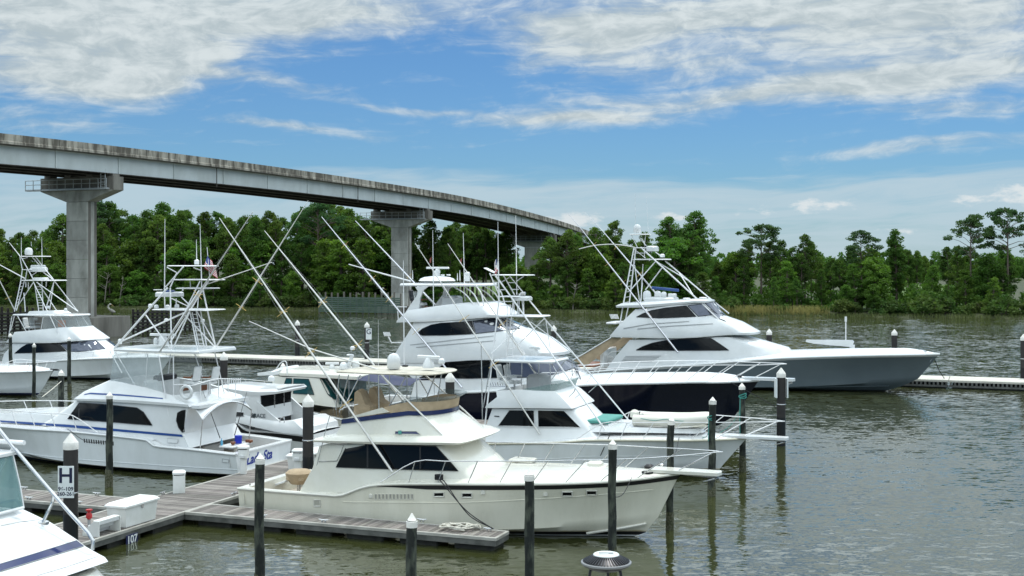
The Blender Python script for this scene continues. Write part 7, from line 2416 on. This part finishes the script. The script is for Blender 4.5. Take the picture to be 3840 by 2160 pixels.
Fb.shell('hardtop', [
    ([('T4', 930, 845, 1.42), ('T4', 450, 880, 1.5), ('T4', -150, 780, 1.4)], .7),
    ([('T4', 960, 800, 1.44), ('T4', 450, 800, 1.52), ('T4', -150, 720, 1.4)], .7),
    ([('T4', 960, 740, 1.30), ('T4', 450, 740, 1.35), ('T4', -100, 680, 1.2)], .5)], WHITE, floor=True)
Fb.rig()
bs = Fb.P('T4', 635, 1000, 1.4)[0]; zt_ = Fb.P('T4', 635, 880, 1.4)[2]
Fb.part('saloon_doors', g_box((bs, 0, zt_ - .95), (.06, 2.8, 2.0)), pm('cockpit_glass', (.008, .009, .010), .12), smooth=False)
for sg in (1, -1):
    q = [Fb.P('T4', x, y, 1.56) for x, y in ((560, 1000), (640, 1080), (820, 1240), (1020, 1400), (560, 1400))]
    Fb.part('cockpit_wing', g_prism([(p_[0], p_[1] * sg, p_[2]) for p_ in q], (0, -sg, 0), .12), WHITE)
Fb.part('door_frame', g_box((bs - .04, .2, zt_ - .95), (.03, .06, 1.9)), STEEL, smooth=False)
Fb.part('door_frame', g_box((bs - .04, -.7, zt_ - .95), (.03, .06, 1.9)), STEEL, smooth=False)
Fb.decal('side_window', [('T4', 95, 1195), ('T4', 290, 1215), ('T4', 300, 1300), ('T4', 130, 1310)], GLASS, cuts=1, rim=STEEL)
Fb.decal('roof_hatch_trim', [('T4', 960, 740), ('T4', 1200, 690), ('T4', 1440, 668), ('T4', 1480, 682), ('T4', 1220, 720), ('T4', 985, 772)], GREYP, off=.012)
c = Fb.P('T4', 840, 585, 0); Fb.dome('satellite_dome', 'T4', 845, 585, 0, .17, .28)
Fb.rig(); c = Fb.hit('T4', 590, 1285, .06)
nm = text_obj('boat_name', 'GRACE', .27, pm('name_dark', (.03, .05, .06), .4), (0, 0, 0), (-1, 0, 0), (0, 0, 1), Fb.root, bold=.004)
nm.location = Fb.L((c[0], c[1] + .02, c[2]))
for k in range(3):
    c = Fb.hit('T4', 470 + k * 28, 1250, .06)
    Fb.part('hanging_line', g_tube([c, (c[0], c[1] + .05, c[2] - .9 + .1 * k)], .022, 5), BLACK)
p = Fb.P('T6', 1385, 60, 1.6)
Fb.part('stern_rail', g_tube(catmull([Fb.P('T6', 1345, 170, 1.62), Fb.P('T6', 1345, 50, 1.62), Fb.P('T6', 1425, 45, 1.62), Fb.P('T6', 1425, 170, 1.62)], 4), .025, 6), STEEL)
Fb.part('swim_platform', g_bbox((-.45, 0, .35), (.9, 3.2, .1), .04), WHITE)
Fb.bowrail(5, 12.2, .55, .6, 5, STEEL, .018)

# ================================================================== CREAM HARDTOP CRUISER
Gb = Boat('hardtop_cruiser', 'cream hardtop motor cruiser with green tinted windows and blue awning', -4.0, 23.0, -1, 13.0,
          [(0, 1.85), (.3, 2.05), (.6, 2.0), (.78, 1.6), (.9, .9), (.96, .5), (1, .04)])
Gb.hull([('T4', 2300, 1370), ('T4', 1700, 1230), ('T4', 1200, 1120), ('T4', 500, 1010), ('T4', -400, 900)], CREAM, zc=(.2, .7), flare=.8, cockpit=3.6, deckmat=CREAM, crown=.12, boot=NAVYT, bootz=(.0, .2), sole=.6)
Gb.rubrail(STEEL, .04)
Gb.shell('cabin', [
    ([('T4', 2150, 1120, 1.85), ('T4', 1700, 1060, 1.85), ('T4', 950, 960, 1.55)], .9),
    ([('T4', 2080, 960, 1.80), ('T4', 1700, 900, 1.80), ('T4', 940, 830, 1.5)], .85),
    ([('T4', 1830, 530, 1.62), ('T4', 1500, 510, 1.62), ('T4', 1000, 500, 1.35)], .7)], CREAM)
Gb.shell('hardtop', [
    ([('T4', 2560, 560, 1.6), ('T4', 1800, 515, 1.7), ('T4', 1120, 480, 1.5)], .8),
    ([('T4', 2560, 500, 1.62), ('T4', 1800, 450, 1.72), ('T4', 1120, 430, 1.5)], .8),
    ([('T4', 2500, 420, 1.45), ('T4', 1800, 370, 1.52), ('T4', 1160, 345, 1.3)], .6)], CREAM, floor=True)
Gb.rig()
Gb.decal('side_window', [('T4', 1300, 535), ('T4', 1600, 548), ('T4', 1710, 860), ('T4', 1290, 835)], GLASSG, rim=BLACK)
Gb.decal('side_window', [('T4', 1150, 530), ('T4', 1262, 532), ('T4', 1250, 810), ('T4', 1060, 790)], GLASSG, rim=BLACK)
Gb.decal('side_window', [('T4', 1830, 540), ('T4', 2060, 545), ('T4', 2160, 960), ('T4', 2095, 950), ('T4', 1985, 850)], GLASSG, rim=BLACK)
q0, q1 = Gb.P('T4', 2120, 545, 1.6), Gb.P('T4', 2200, 960, 1.7)
Gb.part('aft_glass', g_box((q0[0] - .25, 0, (q0[2] + q1[2]) / 2), (.05, 3.0, 1.6)), GLASSG, smooth=False)
# blue awning aft
a0, a1 = Gb.P('R4', 1365, 610, 1.5), Gb.P('R4', 1980, 610, 1.5)
vs, fs = [], []
for i in range(6):
    for j in range(7):
        u, v = i / 5, -1 + j / 3
        vs.append((a0[0] + (a1[0] - a0[0]) * u, 1.5 * v, a0[2] + .22 * (1 - v * v) - .12 * u + .06 * sin(u * 6)))
for i in range(5):
    for j in range(6): fs.append((i * 7 + j, i * 7 + j + 1, (i + 1) * 7 + j + 1, (i + 1) * 7 + j))
Gb.part('blue_awning', (vs, fs), BLUEC, ang=60)
for v in (vs[0], vs[6], vs[-1], vs[-7]):
    Gb.part('awning_pole', g_tube([v, (v[0], v[1], Gb.ZS(1.5))], .02, 5), STEEL)
c = Gb.P('T4', 1850, 1320, .2)
Gb.part('cockpit_seat', g_bbox((c[0] - .2, .1, c[2] - .15), (.9, 2.4, .45), .08), BEIGE)
V = g_bbox((0, 0, 0), (.16, 2.4, .55), .06)
Gb.part('seat_back', ([(c[0] - .55 + v[0] - v[2] * .3, .1 + v[1], c[2] + .25 + v[2]) for v in V[0]], V[1]), BEIGE)
Gb.part('wet_bar', g_bbox(Gb.P('T4', 1330, 1250, .9), (.9, .8, .9), .06), CREAM)
Gb.part('transom_locker', g_bbox((-.15, 0, .9), (.5, 3.2, .9), .08), CREAM)
c = Gb.P('T4', 2070, 260, .3)
Gb.radar('T4', 2070, 230, .3, .75, .3)
Gb.part('radar_post', g_tube([Gb.P('T4', 2070, 380, .3), Gb.P('T4', 2070, 270, .3)], .09, 8), WHITE)
Gb.dome('satellite_dome', 'T4', 2300, 350, .3, .22, .4); Gb.dome('satellite_dome', 'T4', 2540, 320, -.3, .22, .42)
m_ = Gb.part('light_mast', g_tube([Gb.P('T4', 2380, 330, 0), Gb.P('T4', 2480, 60, 0)], [.14, .09], 8), WHITE)
Gb.dome('mast_light', 'T4', 2430, 70, 0, .2, .08, parent=m_); Gb.dome('mast_light', 'T4', 2480, -40, 0, .13, .22, parent=m_)
Gb.tube('roof_rail', [('T4', 1740, 310, 1.2), ('T4', 1750, 265, 1.2), ('T4', 1940, 285, 1.2)], .025, WHITE)
Gb.tube('roof_rail', [('T4', 2330, 330, 1.3), ('T4', 2560, 320, 1.3)], .02, STEEL)
Gb.tube('side_rail', [('T4', 940, 345, 1.6), ('T4', 1050, 205, 1.6), ('T4', 1150, 210, 1.6), ('T4', 1165, 470, 1.6)], .03, WHITE, curve=3)
Gb.part('bow_visor', g_prism([Gb.P('T4', 565, 420, .8), Gb.P('T4', 570, 478, .8), Gb.P('T4', 880, 465, .8), Gb.P('T4', 1110, 430, .8), Gb.P('T4', 1110, 380, .8)], (0, -1, 0), 1.6), WHITE)
Gb.shell('visor_house', [([('T4', 1110, 330, .8), ('T4', 1000, 380, .8), ('T4', 850, 400, .8)], .2), ([('T4', 1110, 300, .7), ('T4', 1040, 305, .7), ('T4', 940, 350, .6)], .1)], WHITE, solid=False)
Gb.bowrail(5.5, 12.7, .6, .65, 6, STEEL, .018)
# rods and rigging in the cockpit between this cruiser and the cream boat
for (x0, y0, x1, y1) in ((2100, 980, 2080, 1449), (2160, 900, 2150, 1420), (2260, 880, 2200, 1430)):
    Gb.tube('cockpit_rod', [('T4', x0, y0, 1.0), ('T4', x1, y1, 1.0)], .018, STEEL)

# ================================================================== FLYBRIDGE IN THE NEAR LEFT CORNER
Eb = Boat('white_flybridge_boat', 'white flybridge front with dark blue band in the bottom left corner', -2.6, -16.6, 1, 17.0,
          [(0, 2.2), (.3, 2.4), (.6, 2.3), (.78, 1.8), (.9, 1.1), (.96, .55), (1, .04)])
S_, Z_ = [0, 6, 12, 17.0], [1.1, 1.3, 1.65, 2.0]
_oldP = Eb.P
Eb.P = lambda r, x, y, w: (x, w, y) if r == 'LOCAL' else _oldP(r, x, y, w)
Eb.hull([('LOCAL', s, z) for s, z in zip(S_, Z_)], HULLW, cockpit=3.5, deckmat=WHITE, crown=.2, boot=BLACK, bootz=(0, .15))
# levels follow the picture: brow edge, blue band, bridge front, enclosure
Eb.shell('deckhouse', [
    ([(3.4, 2.0, 1.2), (7, 2.0, 1.5), (12.4, 1.6, 1.7)], .5),
    ([(3.6, 1.9, 2.6), (7, 1.9, 2.6), (11.2, 1.55, 2.75)], .5)], pm('beige_cream', (.70, .68, .60), .3))  # beige-cream colour of the deckhouse below the brow
FW = -1.55       # the silhouette seen in the corner is the far edge of the bridge front
def EP(x, y, w=FW): return Eb.P('Q8', x, y, w)
def erow(x, y, dw=0.0, bul=.12):
    s, w, z = EP(x, y)
    w = -FW + dw
    return ([(s - 3.4, w + .02, z), (s - 1.6, w + .01, z), (s - .03, w, z)], .03)
Eb.shell('flybridge_front', [erow(1475, 1290), erow(1648, 1228), erow(1600, 1165), erow(1510, 1118), erow(1310, 1005), erow(1180, 903), erow(780, 640), erow(360, 440)], WHITE, floor=True, n=5)
Eb.rig()
Eb.decal('blue_band', [('Q8', -60, 1290), ('Q8', 500, 1122), ('Q8', 1150, 918), ('Q8', 1262, 1003), ('Q8', 600, 1205), ('Q8', -60, 1405)], pm('gloss_blue_band', (.012, .02, .085), .06), off=.012, cuts=3, mirror=False, rim=GREYP, rr=.008)
Eb.decal('brow_seam', [('Q8', 560, 1440), ('Q8', 1000, 1310), ('Q8', 1480, 1150), ('Q8', 1484, 1157), ('Q8', 1000, 1320), ('Q8', 560, 1450)], GREYP, off=.006, cuts=2, mirror=False)
Eb.decal('deck_seam', [('Q8', 10, 688), ('Q8', 300, 630), ('Q8', 600, 592), ('Q8', 600, 600), ('Q8', 300, 640), ('Q8', 10, 698)], GREYP, off=.004, cuts=2, mirror=False)
# enclosure curtain and top: front face runs across the boat from the far corner
def across(p, d): return (p[0], p[1] + d, p[2])
w0 = -1.4
cb, ct, cm = EP(350, 415, w0), EP(190, -370, w0), EP(290, 60, w0)
Eb.part('vinyl_curtain', g_prism([cb, cm, ct, across(ct, 2.7), across(cm, 2.7), across(cb, 2.7)], (1, 0, 0), .02), VINYLG)
Eb.part('vinyl_curtain', g_prism([cb, cm, ct, (ct[0] - 2.2, ct[1], ct[2]), (cb[0] - 2.2, cb[1], cb[2])], (0, 1, 0), .02), VINYL)
Eb.part('curtain_border', g_tube([cb, cm, ct], .03, 6), WHITE)
Eb.part('curtain_border', g_tube([across(cb, 0), across(cb, 2.7)], .04, 6), WHITE)
Eb.part('curtain_border', g_tube([EP(300, 385, w0), EP(240, 300, w0 + .1), across(EP(240, 285, w0), .7), across(EP(240, 285, w0), 2.6)], .03, 6), BLUES)
Eb.part('enclosure_top', g_bbox((ct[0] - 1.4, 0, ct[2] + .06), (2.9, 3.0, .09), .03), WHITE)
tt_ = EP(365, -560, w0 - .05)
Eb.part('top_tube', g_tube([tt_, (tt_[0] - 3.0, tt_[1], tt_[2])], .055, 10), PIPE)
Eb.part('enclosure_leg', g_tube([EP(190, -480, w0), EP(100, -330, w0), EP(-60, -60, w0 + .1)], .03, 8), PIPE)
Eb.tube('tower_leg', [EP(-60, -820, w0), EP(180, -520, w0), EP(620, 0, w0), EP(1000, 440, w0), EP(1330, 800, w0), EP(1405, 920, w0), EP(1400, 1050, w0)], .042, STEEL, n=10)
Eb.tube('tower_brace', [EP(810, 235, w0), EP(790, 340, w0), EP(730, 470, w0 + .08), EP(650, 640, w0 + .15)], .038, STEEL, n=10, curve=4)
c = Eb.hit('Q8', 650, 640, .0)
Eb.part('leg_flange', g_lathe(c, [(.13, -.03), (.13, .02), (.06, .05)], 12), STEEL)

# ================================================================== waterline stains and mooring lines
for bt in (A, B, J):
    z_ = {A: .2, B: .16, J: .25}[bt]
    bt.band('waterline_stain', z_, z_ + .05, STAIN, .006)
def on_pile(px, ytop, z):
    Y = (HC - PZ) * 3150 / (ytop - 660)
    return ((px - 1288) / 3150 * Y, Y, z)
def line(bt, s, w_, pile, z, sag, mat, label, r=.014, dz=.08):
    p = toworld(bt, (s, w_, bt.ZS(s) + dz)); q = on_pile(pile[0], pile[1], z)
    m_ = tuple((p[i] + q[i]) / 2 - (sag if i == 2 else 0) for i in range(3))
    rope('mooring_line', [p, m_, q], r, mat, label)
line(A, 14.6, .75, (1540, 1105), 2.2, .25, ROPEB, 'thin dark line from the cream bow to the mossy piling above the lamp')
line(A, 14.9, -.6, (1685, 1047), 2.1, .3, ROPEW, 'pale line from the far side of the cream bow to a wooden piling')
line(J, 13.6, .9, (1790, 998), 2.9, .2, ROPEG, 'teal line from the tower boat bow to its roped piling')
line(J, 12.6, 1.1, (1685, 1047), 2.4, .25, ROPEB, 'dark line from the tower boat rail to the piling beside the cream bow')
line(J, 14.0, -.8, (1868, 963), 2.9, .2, ROPEG, 'teal line from the tower boat bow to the farther roped piling')
line(B, 9.0, 2.3, (274, 985), 1.9, .3, ROPEB, 'dark spring line from the blue-striped boat to the piling beside its cabin')
pA = toworld(A, (.15, 1.6, A.ZS(0) + .06)); qA = dock(-.1, 3.6, .58)
rope('stern_line', [pA, tuple((pA[i] + qA[i]) / 2 - (.15 if i == 2 else 0) for i in range(3)), qA], .018, ROPEB, 'dark stern line from the cream boat corner to the walkway cleat')
